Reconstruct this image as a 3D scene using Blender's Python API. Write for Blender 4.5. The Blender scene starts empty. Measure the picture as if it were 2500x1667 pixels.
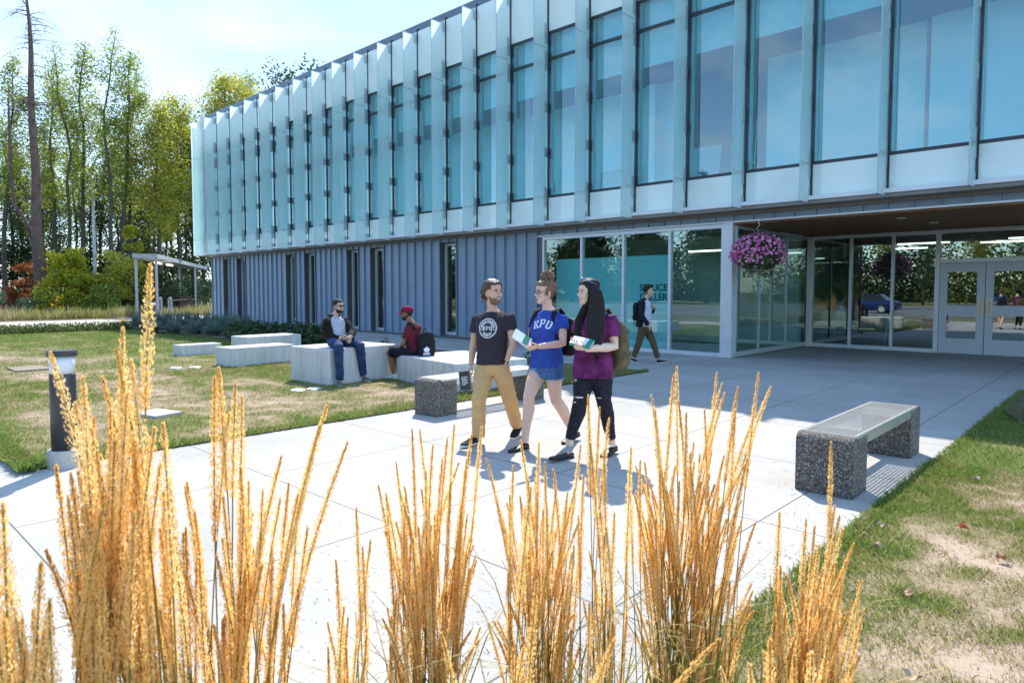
import bpy, bmesh, math, random
import numpy as np
from mathutils import Vector, Matrix, noise
from mathutils.bvhtree import BVHTree
R = math.radians
rng = np.random.default_rng(7)
random.seed(7)
scene = bpy.context.scene
col = scene.collection

# ------------------------------------------------------------------ camera model (world: X along the facade, Y into the building, z up, metres)
FPX, PPX, PPY, CAMH, YAW, PITCH = 1637.0, 1250.0, 798.8, 1.6, R(43.2), R(3.0)
cam_c = np.array([0, 0, CAMH])
cam_f = np.array([-math.sin(YAW)*math.cos(PITCH), math.cos(YAW)*math.cos(PITCH), -math.sin(PITCH)])
cam_r = np.array([math.cos(YAW), math.sin(YAW), 0.0])
cam_u = np.cross(cam_r, cam_f)
def ray(x, y): return cam_f + cam_r*(x-PPX)/FPX - cam_u*(y-PPY)/FPX
def G(x, y, z=0.0):
    d = ray(x, y); return cam_c + d*((z-CAMH)/d[2])
def P(x, y, D): return cam_c + ray(x, y)*D
hf = np.array([-math.sin(YAW), math.cos(YAW), 0.0])         # horizontal viewing direction
def face_dir(phi):                                            # 0 towards the viewer, +90 to the right
    p = R(phi); return -hf*math.cos(p) + cam_r*math.sin(p)

# ------------------------------------------------------------------ objects and meshes
def tag(o, label=None, cat=None, group=None, kind=None):
    if label: o['label'] = label
    if cat: o['category'] = cat
    if group: o['group'] = group
    if kind: o['kind'] = kind
    return o
def empty(name, loc=(0,0,0), rz=0.0):
    o = bpy.data.objects.new(name, None); col.objects.link(o)
    o.location = loc; o.rotation_euler = (0,0,rz); o.empty_display_size = .2
    return o
def wloc(o):
    v = Vector((0,0,0))
    while o is not None:
        v += Vector(o.location); o = o.parent
    return v
def link(name, me, parent=None, loc=None):
    o = bpy.data.objects.new(name, me); col.objects.link(o)
    if parent is not None: o.parent = parent
    if loc is not None: o.location = loc
    return o
def copy_tree(o, parent=None):
    c = o.copy(); col.objects.link(c)
    if parent is not None: c.parent = parent
    for ch in [q for q in list(o.children)]: copy_tree(ch, c)
    return c
def nrm(v):
    v = np.asarray(v, float); return v/(np.linalg.norm(v)+1e-12)

class MB:
    def __init__(s): s.v=[]; s.f=[]; s.m=[]; s.cur=0; s.sm=[]; s.smooth=False
    def add(s, vs, fs):
        o=len(s.v); s.v += [tuple(map(float,q)) for q in vs]
        s.f += [tuple(i+o for i in f) for f in fs]; s.m += [s.cur]*len(fs); s.sm += [s.smooth]*len(fs)
        return s
    def box(s,x0,x1,y0,y1,z0,z1):
        v=[(x0,y0,z0),(x1,y0,z0),(x1,y1,z0),(x0,y1,z0),(x0,y0,z1),(x1,y0,z1),(x1,y1,z1),(x0,y1,z1)]
        return s.add(v,[(0,3,2,1),(4,5,6,7),(0,1,5,4),(1,2,6,5),(2,3,7,6),(3,0,4,7)])
    def obox(s,c,ax,ay,az):
        c,ax,ay,az=[np.asarray(q,float) for q in (c,ax,ay,az)]
        v=[c-ax-ay-az,c+ax-ay-az,c+ax+ay-az,c-ax+ay-az,c-ax-ay+az,c+ax-ay+az,c+ax+ay+az,c-ax+ay+az]
        return s.add(v,[(0,3,2,1),(4,5,6,7),(0,1,5,4),(1,2,6,5),(2,3,7,6),(3,0,4,7)])
    def bar(s,a,b,w,d,up=(0,0,1)):
        a=np.asarray(a,float); b=np.asarray(b,float); t=nrm(b-a); x=np.cross(t,up)
        if np.linalg.norm(x)<1e-4: x=np.cross(t,(1,0,0))
        x=nrm(x); y=np.cross(x,t); return s.obox((a+b)/2,x*w/2,y*d/2,(b-a)/2)
    def tube(s,pts,rad,n=8,caps=True,flat=1.0,ref=None):
        """round (flat=1) or elliptical tube; flat scales the radius along ref"""
        pts=[np.asarray(p,float) for p in pts]; m=len(pts)
        if not hasattr(rad,'__len__'): rad=[rad]*m
        fl = flat if hasattr(flat,'__len__') else [flat]*m
        T=[nrm(pts[min(i+1,m-1)]-pts[max(i-1,0)]) for i in range(m)]
        r0 = np.asarray(ref,float) if ref is not None else (np.array([0,0,1.]) if abs(T[0][2])<.9 else np.array([1.,0,0]))
        vs=[]; a=None
        for i in range(m):
            if a is None or ref is not None: a=r0
            a=nrm(a-T[i]*np.dot(a,T[i])); b=np.cross(T[i],a)
            for k in range(n):
                t=2*math.pi*k/n; vs.append(pts[i]+rad[i]*(a*math.cos(t)*fl[i]+b*math.sin(t)))
        fs=[(i*n+k,i*n+(k+1)%n,(i+1)*n+(k+1)%n,(i+1)*n+k) for i in range(m-1) for k in range(n)]
        if caps:
            fs.append(tuple(range(n-1,-1,-1))); fs.append(tuple((m-1)*n+k for k in range(n)))
        return s.add(vs,fs)
    def loft(s,rings,caps=True,closed=False):
        n=len(rings[0]); m=len(rings); vs=[p for r in rings for p in r]
        fs=[(i*n+k,i*n+(k+1)%n,(i+1)*n+(k+1)%n,(i+1)*n+k) for i in range(m-1) for k in range(n)]
        if caps: fs.append(tuple(range(n-1,-1,-1))); fs.append(tuple((m-1)*n+k for k in range(n)))
        return s.add(vs,fs)
    def ell(s,c,r,A=None,nu=14,nv=9):
        c=np.asarray(c,float); A=np.eye(3) if A is None else np.asarray(A,float)   # rows: local axes
        rings=[]
        for j in range(1,nv):
            t=math.pi*j/nv
            rings.append([c+(r[0]*math.sin(t)*math.cos(u))*A[0]+(r[1]*math.sin(t)*math.sin(u))*A[1]-(r[2]*math.cos(t))*A[2] for u in [2*math.pi*k/nu for k in range(nu)]])
        o=len(s.v); s.loft(rings,caps=False); n=nu; m=nv-1
        b=len(s.v); s.v+= [tuple(c-r[2]*A[2]),tuple(c+r[2]*A[2])]
        for k in range(n):
            s.f.append((b,o+(k+1)%n,o+k)); s.f.append((b+1,o+(m-1)*n+k,o+(m-1)*n+(k+1)%n)); s.m+=[s.cur]*2; s.sm+=[s.smooth]*2
        return s
    def lathe(s,prof,n=24,c=(0,0,0)):
        rings=[[(c[0]+r*math.cos(2*math.pi*k/n),c[1]+r*math.sin(2*math.pi*k/n),c[2]+z) for k in range(n)] for r,z in prof]
        return s.loft(rings)
    def mesh(s,name,mats,off=(0,0,0)):
        me=bpy.data.meshes.new(name)
        V=np.array(s.v,float)-np.array(off)
        me.from_pydata(V.tolist(),[],s.f)
        for m in (mats if isinstance(mats,(list,tuple)) else [mats]): me.materials.append(m)
        me.polygons.foreach_set('material_index',s.m)
        me.polygons.foreach_set('use_smooth',s.sm)
        me.update(); return me
    def build(s,name,mats,parent=None,smooth=None,bevel=0,seg=2,origin=None):
        if smooth is not None: s.sm=[smooth]*len(s.f)
        if parent is not None: off=wloc(parent)
        elif origin=='base':
            V=np.array(s.v); off=Vector(((V[:,0].min()+V[:,0].max())/2,(V[:,1].min()+V[:,1].max())/2,V[:,2].min()))
        else: off=Vector(origin) if origin is not None else Vector((0,0,0))
        o=link(name,s.mesh(name,mats,off),parent)
        if parent is None: o.location=off
        if bevel:
            b=o.modifiers.new('bevel','BEVEL'); b.width=bevel; b.segments=seg; b.limit_method='ANGLE'; b.angle_limit=R(40)
        return o

def np_mesh(name, V, F, mats, attr=None, smooth=False):
    """fast mesh from numpy arrays, faces all with the same number of corners"""
    V=np.ascontiguousarray(V,dtype=np.float32); F=np.ascontiguousarray(F,dtype=np.int32); n=F.shape[1]
    me=bpy.data.meshes.new(name)
    me.vertices.add(len(V)); me.vertices.foreach_set('co',V.ravel())
    me.loops.add(F.size); me.loops.foreach_set('vertex_index',F.ravel())
    me.polygons.add(len(F)); me.polygons.foreach_set('loop_start',np.arange(0,F.size,n,dtype=np.int32))
    try: me.polygons.foreach_set('loop_total',np.full(len(F),n,dtype=np.int32))
    except Exception: pass
    if smooth: me.polygons.foreach_set('use_smooth',np.ones(len(F),dtype=bool))
    for m in (mats if isinstance(mats,(list,tuple)) else [mats]): me.materials.append(m)
    if attr is not None:
        a=me.attributes.new('tint','FLOAT','POINT'); a.data.foreach_set('value',np.asarray(attr,dtype=np.float32))
    me.update(calc_edges=True); me.validate()
    return me

def remesh(mb, voxel, it=4, fac=.5):
    me=mb.mesh('tmp',[]); o=bpy.data.objects.new('tmp',me); col.objects.link(o)
    m=o.modifiers.new('r','REMESH'); m.mode='VOXEL'; m.voxel_size=voxel; m.use_smooth_shade=True
    if it:
        k=o.modifiers.new('s','SMOOTH'); k.factor=fac; k.iterations=it
    dg=bpy.context.evaluated_depsgraph_get(); dg.update()
    out=bpy.data.meshes.new_from_object(o.evaluated_get(dg)); out.materials.clear()
    bpy.data.objects.remove(o); bpy.data.meshes.remove(me)
    return out
def apply_mods(o):
    dg=bpy.context.evaluated_depsgraph_get(); dg.update()
    out=bpy.data.meshes.new_from_object(o.evaluated_get(dg)); return out
def coords(me):
    a=np.empty(len(me.vertices)*3,dtype=np.float32); me.vertices.foreach_get('co',a); return a.reshape(-1,3)
def normals(me):
    a=np.empty(len(me.vertices)*3,dtype=np.float32); me.vertices.foreach_get('normal',a); return a.reshape(-1,3)
def setcoords(me,V): me.vertices.foreach_set('co',np.ascontiguousarray(V,dtype=np.float32).ravel()); me.update()
def wrinkle(me, amp, sx, sz, seed=0.0, fold=0.0, mask=None):
    V=coords(me); N=normals(me); d=np.empty(len(V))
    for i,p in enumerate(V):
        q=Vector((p[0]*sx+seed,p[1]*sx,p[2]*sz)); d[i]=noise.noise(q)+.5*noise.noise(q*2.1+Vector((7,3,1)))
        if fold:   # long soft creases running obliquely across the cloth
            w=Vector((p[0]*5+seed,p[1]*5,p[2]*5)); s=noise.noise(w)
            a=Vector(((p[0]+p[1]*.6)*3+p[2]*4+s*1.2+seed,(p[0]-p[1])*2,p[2]*9-(p[0]+p[1])*6+s*1.5)); b=Vector(((p[0]-p[1]*.6)*3-p[2]*4+seed*2,(p[0]+p[1])*2+s,p[2]*10+(p[0]-p[1])*6))
            r=(1-abs(noise.noise(a))*2.2); r2=(1-abs(noise.noise(b))*2.2); d[i]=d[i]*.5+.62*fold*(max(0,r)**2+.8*max(0,r2)**2-.5)
    if mask is not None: d=d*mask(V)
    setcoords(me,V+N*(d*amp)[:,None])

# value noise in numpy, used where growth is patchy
_tab=np.random.default_rng(3).random((256,256))
def vnoise(x,y):
    x=np.asarray(x,float); y=np.asarray(y,float)
    xi=np.floor(x).astype(int); yi=np.floor(y).astype(int); fx=x-xi; fy=y-yi
    fx=fx*fx*(3-2*fx); fy=fy*fy*(3-2*fy)
    a=_tab[xi%256,yi%256]; b=_tab[(xi+1)%256,yi%256]; c=_tab[xi%256,(yi+1)%256]; d=_tab[(xi+1)%256,(yi+1)%256]
    return (a*(1-fx)+b*fx)*(1-fy)+(c*(1-fx)+d*fx)*fy
def fbm(x,y,o=4):
    s=0;a=.5
    for i in range(o): s=s+a*vnoise(np.asarray(x)*2**i+17*i,np.asarray(y)*2**i+31*i); a*=.5
    return s/(1-.5**o)

# ------------------------------------------------------------------ materials
def newmat(name):
    m=bpy.data.materials.new(name); m.use_nodes=True; nt=m.node_tree; nt.nodes.clear()
    out=nt.nodes.new('ShaderNodeOutputMaterial'); return m,nt,out
def N(nt,t,**kw):
    n=nt.nodes.new(t)
    for k,v in kw.items():
        if k in n.inputs: n.inputs[k].default_value=v
        else: setattr(n,k,v)
    return n
def c4(c): return (c[0],c[1],c[2],1.0)
def ramp(nt,fac,stops):
    r=nt.nodes.new('ShaderNodeValToRGB'); e=r.color_ramp.elements
    while len(e)<len(stops): e.new(.5)
    for q,(p,c) in zip(e,stops): q.position=p; q.color=c4(c)
    nt.links.new(fac,r.inputs['Fac']); return r.outputs['Color']
def pbr(name,c,rough=.6,metal=0.0,var=.12,scale=6.0,bump=0.0,bscale=60.0,c2=None,spec=.5,coord='Object',sss=0.0,sheen=0.0):
    m,nt,out=newmat(name); L=nt.links.new
    b=N(nt,'ShaderNodeBsdfPrincipled',Roughness=rough,Metallic=metal)
    b.inputs['Specular IOR Level'].default_value=spec
    tc=N(nt,'ShaderNodeTexCoord'); nz=N(nt,'ShaderNodeTexNoise',Scale=scale,Detail=5.0,Roughness=.6)
    L(tc.outputs[coord],nz.inputs['Vector'])
    a=tuple(x*(1-var) for x in c); d=tuple(min(1,x*(1+var)) for x in c) if c2 is None else c2
    L(ramp(nt,nz.outputs['Fac'],[(.3,a),(.7,d)]),b.inputs['Base Color'])
    if bump:
        n2=N(nt,'ShaderNodeTexNoise',Scale=bscale,Detail=4.0); L(tc.outputs[coord],n2.inputs['Vector'])
        bp=N(nt,'ShaderNodeBump',Strength=bump,Distance=.01); L(n2.outputs['Fac'],bp.inputs['Height']); L(bp.outputs['Normal'],b.inputs['Normal'])
    if sss:
        b.inputs['Subsurface Weight'].default_value=sss; b.inputs['Subsurface Radius'].default_value=(.02,.008,.004); b.inputs['Subsurface Scale'].default_value=.5
    if sheen: b.inputs['Sheen Weight'].default_value=sheen
    L(b.outputs[0],out.inputs[0]); return m
def leafmat(name,ca,cb,trans=.45,rough=.55,scale=.8,tcol=None):
    m,nt,out=newmat(name); L=nt.links.new
    tc=N(nt,'ShaderNodeTexCoord'); nz=N(nt,'ShaderNodeTexNoise',Scale=scale,Detail=3.0); L(tc.outputs['Object'],nz.inputs['Vector'])
    wn=N(nt,'ShaderNodeTexWhiteNoise'); wn.noise_dimensions='3D'
    sn=N(nt,'ShaderNodeVectorMath',operation='SNAP'); sn.inputs[1].default_value=(.25,.25,.25); L(tc.outputs['Object'],sn.inputs[0]); L(sn.outputs[0],wn.inputs['Vector'])
    mx=N(nt,'ShaderNodeMath',operation='MULTIPLY_ADD'); mx.inputs[1].default_value=.35; L(wn.outputs['Value'],mx.inputs[0]); 
    ad=N(nt,'ShaderNodeMath',operation='SUBTRACT'); ad.inputs[1].default_value=.175; L(nz.outputs['Fac'],ad.inputs[0]); L(ad.outputs[0],mx.inputs[2])
    c=ramp(nt,mx.outputs[0],[(.3,ca),(.7,cb)])
    b=N(nt,'ShaderNodeBsdfPrincipled',Roughness=rough); L(c,b.inputs['Base Color'])
    t=N(nt,'ShaderNodeBsdfTranslucent'); 
    hs=N(nt,'ShaderNodeHueSaturation',Saturation=1.1,Value=1.8); L(c,hs.inputs['Color']); L(hs.outputs[0],t.inputs['Color'])
    mi=N(nt,'ShaderNodeMixShader',Fac=trans); L(b.outputs[0],mi.inputs[1]); L(t.outputs[0],mi.inputs[2]); L(mi.outputs[0],out.inputs[0]); return m
def schlick(nt,f0):
    lw=N(nt,'ShaderNodeLayerWeight',Blend=.5); pw=N(nt,'ShaderNodeMath',operation='POWER'); pw.inputs[1].default_value=5.0; nt.links.new(lw.outputs['Facing'],pw.inputs[0])
    ma=N(nt,'ShaderNodeMath',operation='MULTIPLY_ADD',use_clamp=True); ma.inputs[1].default_value=.85-f0; ma.inputs[2].default_value=f0; nt.links.new(pw.outputs[0],ma.inputs[0]); return ma
def glass(name,tint,f0=.06,rough=.0,ior=1.5):
    m,nt,out=newmat(name); L=nt.links.new
    t=N(nt,'ShaderNodeBsdfTransparent',Color=c4(tint)); g=N(nt,'ShaderNodeBsdfGlossy',Roughness=rough,Color=(1,1,1,1))
    ma=schlick(nt,f0)
    tc=N(nt,'ShaderNodeTexCoord'); nz=N(nt,'ShaderNodeTexNoise',Scale=.9,Detail=1.0); L(tc.outputs['Object'],nz.inputs['Vector'])
    bp=N(nt,'ShaderNodeBump',Strength=.05,Distance=.02); L(nz.outputs['Fac'],bp.inputs['Height']); L(bp.outputs['Normal'],g.inputs['Normal'])
    mi=N(nt,'ShaderNodeMixShader'); L(ma.outputs[0],mi.inputs[0]); L(t.outputs[0],mi.inputs[1]); L(g.outputs[0],mi.inputs[2]); L(mi.outputs[0],out.inputs[0]); return m
def emit(name,c,s):
    m,nt,out=newmat(name); e=N(nt,'ShaderNodeEmission',Color=c4(c),Strength=s); nt.links.new(e.outputs[0],out.inputs[0]); return m

M={}
M['alu']=pbr('aluminium_frame',(.62,.63,.66),.38,.25,.05,4)
M['steel']=pbr('stainless_sheet',(.62,.63,.64),.32,.75,.06,3)
M['galv']=pbr('galvanised_steel',(.40,.42,.45),.45,.5,.1,8)
M['dark_frame']=pbr('dark_window_frame',(.035,.04,.05),.4,.2,.1,5)
M['bracket']=pbr('bracket_metal',(.48,.56,.58),.4,.3,.1,12)
M['clad']=pbr('zinc_cladding',(.21,.272,.36),.45,.1,.07,1.3,bump=.02,bscale=3)
M['reveal']=pbr('window_reveal',(.09,.088,.095),.5,.1,.1,3)
M['ledge']=pbr('overhang_underside',(.24,.215,.195),.6,0,.1,2)
M['white_paint']=pbr('white_painted_wall',(.74,.75,.74),.6,0,.03,2)
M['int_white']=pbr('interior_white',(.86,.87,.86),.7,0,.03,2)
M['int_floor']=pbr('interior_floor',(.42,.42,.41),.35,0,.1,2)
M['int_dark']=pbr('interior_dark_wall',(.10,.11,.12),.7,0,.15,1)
M['blind']=pbr('roller_blind',(.60,.72,.68),.8,0,.04,8)
M['spandrel']=pbr('back_painted_glass',(.78,.85,.82),.08,0,.03,1.0,spec=.6)
M['sill_white']=pbr('white_sill',(.78,.80,.84),.45,0,.03,3)
M['parapet']=pbr('parapet_cap',(.13,.165,.23),.45,.1,.08,2)
M['glass']=glass('window_glass',(.71,.92,.95),.11)
M['glass2']=glass('shopfront_glass',(.74,.95,.95),.12)
M['glass3']=glass('entrance_glass',(.72,.86,.84),.17)
M['lamp']=emit('lamp_tube',(1,.93,.8),2.2)
M['black']=pbr('black_rubber',(.02,.02,.022),.6)
M['brass']=pbr('brass_plate',(.55,.46,.3),.35,.6,.05)
def wood():
    m,nt,out=newmat('soffit_wood'); L=nt.links.new
    tc=N(nt,'ShaderNodeTexCoord'); mp=N(nt,'ShaderNodeMapping'); mp.inputs['Scale'].default_value=(.6,9,9); L(tc.outputs['Object'],mp.inputs['Vector'])
    nz=N(nt,'ShaderNodeTexNoise',Scale=3.0,Detail=6.0); L(mp.outputs[0],nz.inputs['Vector'])
    sx=N(nt,'ShaderNodeSeparateXYZ'); L(tc.outputs['Object'],sx.inputs[0])
    fr=N(nt,'ShaderNodeMath',operation='MULTIPLY'); fr.inputs[1].default_value=1/.09; L(sx.outputs['Y'],fr.inputs[0])
    fq=N(nt,'ShaderNodeMath',operation='FRACT'); L(fr.outputs[0],fq.inputs[0])
    gt=N(nt,'ShaderNodeMath',operation='GREATER_THAN'); gt.inputs[1].default_value=.1; L(fq.outputs[0],gt.inputs[0])
    b=N(nt,'ShaderNodeBsdfPrincipled',Roughness=.6); b.inputs['Specular IOR Level'].default_value=.15
    c=ramp(nt,nz.outputs['Fac'],[(.3,(.17,.07,.028)),(.7,(.34,.16,.068))])
    mx=N(nt,'ShaderNodeMix',data_type='RGBA'); mx.inputs[6].default_value=(.03,.015,.01,1); L(gt.outputs[0],mx.inputs[0]); L(c,mx.inputs[7]); L(mx.outputs[2],b.inputs['Base Color'])
    L(b.outputs[0],out.inputs[0]); return m
M['wood']=wood()
def fin_frit():
    m,nt,out=newmat('fritted_fin_glass'); L=nt.links.new
    ge=N(nt,'ShaderNodeNewGeometry'); sx=N(nt,'ShaderNodeSeparateXYZ'); L(ge.outputs['Position'],sx.inputs[0])
    mr=N(nt,'ShaderNodeMapRange'); mr.inputs['From Min'].default_value=3.4; mr.inputs['From Max'].default_value=10.6; L(sx.outputs['Z'],mr.inputs['Value'])
    p=lambda z:(z-3.4)/7.2
    f=ramp(nt,mr.outputs[0],[(p(3.6),(.92,)*3),(p(4.33),(.84,)*3),(p(4.4),(.74,)*3),(p(6.2),(.68,)*3),(p(8.3),(.76,)*3),(p(8.75),(.88,)*3),(p(9.6),(.97,)*3)])
    cz=ramp(nt,mr.outputs[0],[(p(3.6),(.90,.97,.93)),(p(4.4),(.74,.94,.90)),(p(6.0),(.62,.92,.90)),(p(8.3),(.75,.94,.92)),(p(9.7),(.94,.97,.95))])
    d=N(nt,'ShaderNodeBsdfDiffuse'); L(cz,d.inputs['Color']); t=N(nt,'ShaderNodeBsdfTranslucent',Color=(.86,.95,.96,1))
    fm=N(nt,'ShaderNodeMixShader',Fac=.62); L(d.outputs[0],fm.inputs[1]); L(t.outputs[0],fm.inputs[2])
    tr=N(nt,'ShaderNodeBsdfTransparent',Color=(.50,.88,.92,1))
    mi=N(nt,'ShaderNodeMixShader'); L(f,mi.inputs[0]); L(tr.outputs[0],mi.inputs[1]); L(fm.outputs[0],mi.inputs[2])
    g=N(nt,'ShaderNodeBsdfGlossy',Roughness=.03); fr=schlick(nt,.04)
    m2=N(nt,'ShaderNodeMixShader'); L(fr.outputs[0],m2.inputs[0]); L(mi.outputs[0],m2.inputs[1]); L(g.outputs[0],m2.inputs[2]); L(m2.outputs[0],out.inputs[0]); return m
M['fin']=fin_frit(); M['fin_clear']=glass('clear_fin_glass',(.9,.97,.97),.0)
def concrete(name,ca,cb,joints=False,stain=(.0,),bump=.15):
    m,nt,out=newmat(name); L=nt.links.new
    tc=N(nt,'ShaderNodeTexCoord'); b=N(nt,'ShaderNodeBsdfPrincipled',Roughness=.85); b.inputs['Specular IOR Level'].default_value=.25
    n1=N(nt,'ShaderNodeTexNoise',Scale=.55,Detail=6.0,Roughness=.65); L(tc.outputs['Object'],n1.inputs['Vector'])
    c=ramp(nt,n1.outputs['Fac'],[(.3,ca),(.7,cb)])
    # fine dark specks and straw bits
    mp=N(nt,'ShaderNodeMapping'); mp.inputs['Scale'].default_value=(9,28,9); mp.inputs['Rotation'].default_value=(0,0,.5); L(tc.outputs['Object'],mp.inputs['Vector'])
    n2=N(nt,'ShaderNodeTexNoise',Scale=2.2,Detail=3.0); L(mp.outputs[0],n2.inputs['Vector'])
    sp=ramp(nt,n2.outputs['Fac'],[(.31,(.55,.48,.40)),(.37,(1,1,1))])
    mu=N(nt,'ShaderNodeMix',data_type='RGBA',blend_type='MULTIPLY'); mu.inputs[0].default_value=.8; L(c,mu.inputs[6]); L(sp,mu.inputs[7]); last=mu.outputs[2]
    if joints:
        sx=N(nt,'ShaderNodeSeparateXYZ'); L(tc.outputs['Object'],sx.inputs[0]); masks=[]
        for ax,off,st in (('X',1.9,1.82),('Y',-.95,1.80)):
            a=N(nt,'ShaderNodeMath',operation='ADD'); a.inputs[1].default_value=off+st*40+st/2; L(sx.outputs[ax],a.inputs[0])
            d=N(nt,'ShaderNodeMath',operation='DIVIDE'); d.inputs[1].default_value=st; L(a.outputs[0],d.inputs[0])
            f=N(nt,'ShaderNodeMath',operation='FRACT'); L(d.outputs[0],f.inputs[0])
            s=N(nt,'ShaderNodeMath',operation='SUBTRACT'); s.inputs[1].default_value=.5; L(f.outputs[0],s.inputs[0])
            ab=N(nt,'ShaderNodeMath',operation='ABSOLUTE'); L(s.outputs[0],ab.inputs[0])
            lt=N(nt,'ShaderNodeMath',operation='LESS_THAN'); lt.inputs[1].default_value=.0034; L(ab.outputs[0],lt.inputs[0]); masks.append(lt)
            pn=N(nt,'ShaderNodeMath',operation='FLOOR'); L(d.outputs[0],pn.inputs[0]); masks.append(pn)
        mxx=N(nt,'ShaderNodeMath',operation='MAXIMUM'); L(masks[0].outputs[0],mxx.inputs[0]); L(masks[2].outputs[0],mxx.inputs[1])
        cb_=N(nt,'ShaderNodeCombineXYZ'); L(masks[1].outputs[0],cb_.inputs[0]); L(masks[3].outputs[0],cb_.inputs[1])
        wn=N(nt,'ShaderNodeTexWhiteNoise'); wn.noise_dimensions='3D'; L(cb_.outputs[0],wn.inputs['Vector'])
        pv=ramp(nt,wn.outputs['Value'],[(0,(.89,.885,.88)),(1,(1,1,1))])
        m3=N(nt,'ShaderNodeMix',data_type='RGBA',blend_type='MULTIPLY'); m3.inputs[0].default_value=1; L(last,m3.inputs[6]); L(pv,m3.inputs[7])
        m4=N(nt,'ShaderNodeMix',data_type='RGBA'); m4.inputs[7].default_value=(.13,.125,.12,1); L(mxx.outputs[0],m4.inputs[0]); L(m3.outputs[2],m4.inputs[6]); last=m4.outputs[2]
    L(last,b.inputs['Base Color'])
    n3=N(nt,'ShaderNodeTexNoise',Scale=90.0,Detail=3.0); L(tc.outputs['Object'],n3.inputs['Vector'])
    bp=N(nt,'ShaderNodeBump',Strength=bump,Distance=.004); L(n3.outputs['Fac'],bp.inputs['Height']); L(bp.outputs['Normal'],b.inputs['Normal'])
    L(b.outputs[0],out.inputs[0]); return m
M['plaza']=concrete('plaza_concrete',(.36,.35,.335),(.48,.47,.45),True)
M['path']=concrete('path_concrete',(.40,.37,.34),(.52,.49,.45))
def block_concrete():
    m,nt,out=newmat('cast_concrete'); L=nt.links.new
    tc=N(nt,'ShaderNodeTexCoord'); b=N(nt,'ShaderNodeBsdfPrincipled',Roughness=.8); b.inputs['Specular IOR Level'].default_value=.25
    n1=N(nt,'ShaderNodeTexNoise',Scale=2.0,Detail=7.0,Roughness=.7); L(tc.outputs['Object'],n1.inputs['Vector'])
    c=ramp(nt,n1.outputs['Fac'],[(.3,(.54,.535,.52)),(.7,(.68,.675,.66))])
    mp=N(nt,'ShaderNodeMapping'); mp.inputs['Scale'].default_value=(9,9,.8); L(tc.outputs['Object'],mp.inputs['Vector'])
    n2=N(nt,'ShaderNodeTexNoise',Scale=2.0,Detail=3.0); L(mp.outputs[0],n2.inputs['Vector'])
    s2=ramp(nt,n2.outputs['Fac'],[(.35,(.80,.79,.76)),(.6,(1,1,1))])
    v=N(nt,'ShaderNodeTexVoronoi',Scale=9.0); L(tc.outputs['Object'],v.inputs['Vector']); s3=ramp(nt,v.outputs['Distance'],[(.05,(.35,.34,.33)),(.11,(1,1,1))])
    a=N(nt,'ShaderNodeMix',data_type='RGBA',blend_type='MULTIPLY'); a.inputs[0].default_value=.7; L(c,a.inputs[6]); L(s2,a.inputs[7])
    d=N(nt,'ShaderNodeMix',data_type='RGBA',blend_type='MULTIPLY'); d.inputs[0].default_value=.55; L(a.outputs[2],d.inputs[6]); L(s3,d.inputs[7])
    L(d.outputs[2],b.inputs['Base Color']); L(b.outputs[0],out.inputs[0]); return m
M['block']=block_concrete()
def aggregate():
    m,nt,out=newmat('exposed_aggregate'); L=nt.links.new
    tc=N(nt,'ShaderNodeTexCoord'); b=N(nt,'ShaderNodeBsdfPrincipled',Roughness=.75)
    v=N(nt,'ShaderNodeTexVoronoi',Scale=105.0); L(tc.outputs['Object'],v.inputs['Vector'])
    bw=N(nt,'ShaderNodeSeparateColor'); L(v.outputs['Color'],bw.inputs[0])
    c=ramp(nt,bw.outputs[0],[(0,(.06,.052,.047)),(.35,(.12,.103,.09)),(.6,(.20,.178,.155)),(.85,(.30,.275,.245)),(1,(.48,.45,.41))])
    e=ramp(nt,v.outputs['Distance'],[(.45,(1,1,1)),(.75,(.5,.48,.45))])
    mu=N(nt,'ShaderNodeMix',data_type='RGBA',blend_type='MULTIPLY'); mu.inputs[0].default_value=1; L(c,mu.inputs[6]); L(e,mu.inputs[7]); L(mu.outputs[2],b.inputs['Base Color'])
    iv=N(nt,'ShaderNodeMath',operation='SUBTRACT'); iv.inputs[0].default_value=1; L(v.outputs['Distance'],iv.inputs[1])
    bp=N(nt,'ShaderNodeBump',Strength=.9,Distance=.012); L(iv.outputs[0],bp.inputs['Height']); L(bp.outputs['Normal'],b.inputs['Normal'])
    L(b.outputs[0],out.inputs[0]); return m
M['aggregate']=aggregate()
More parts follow.
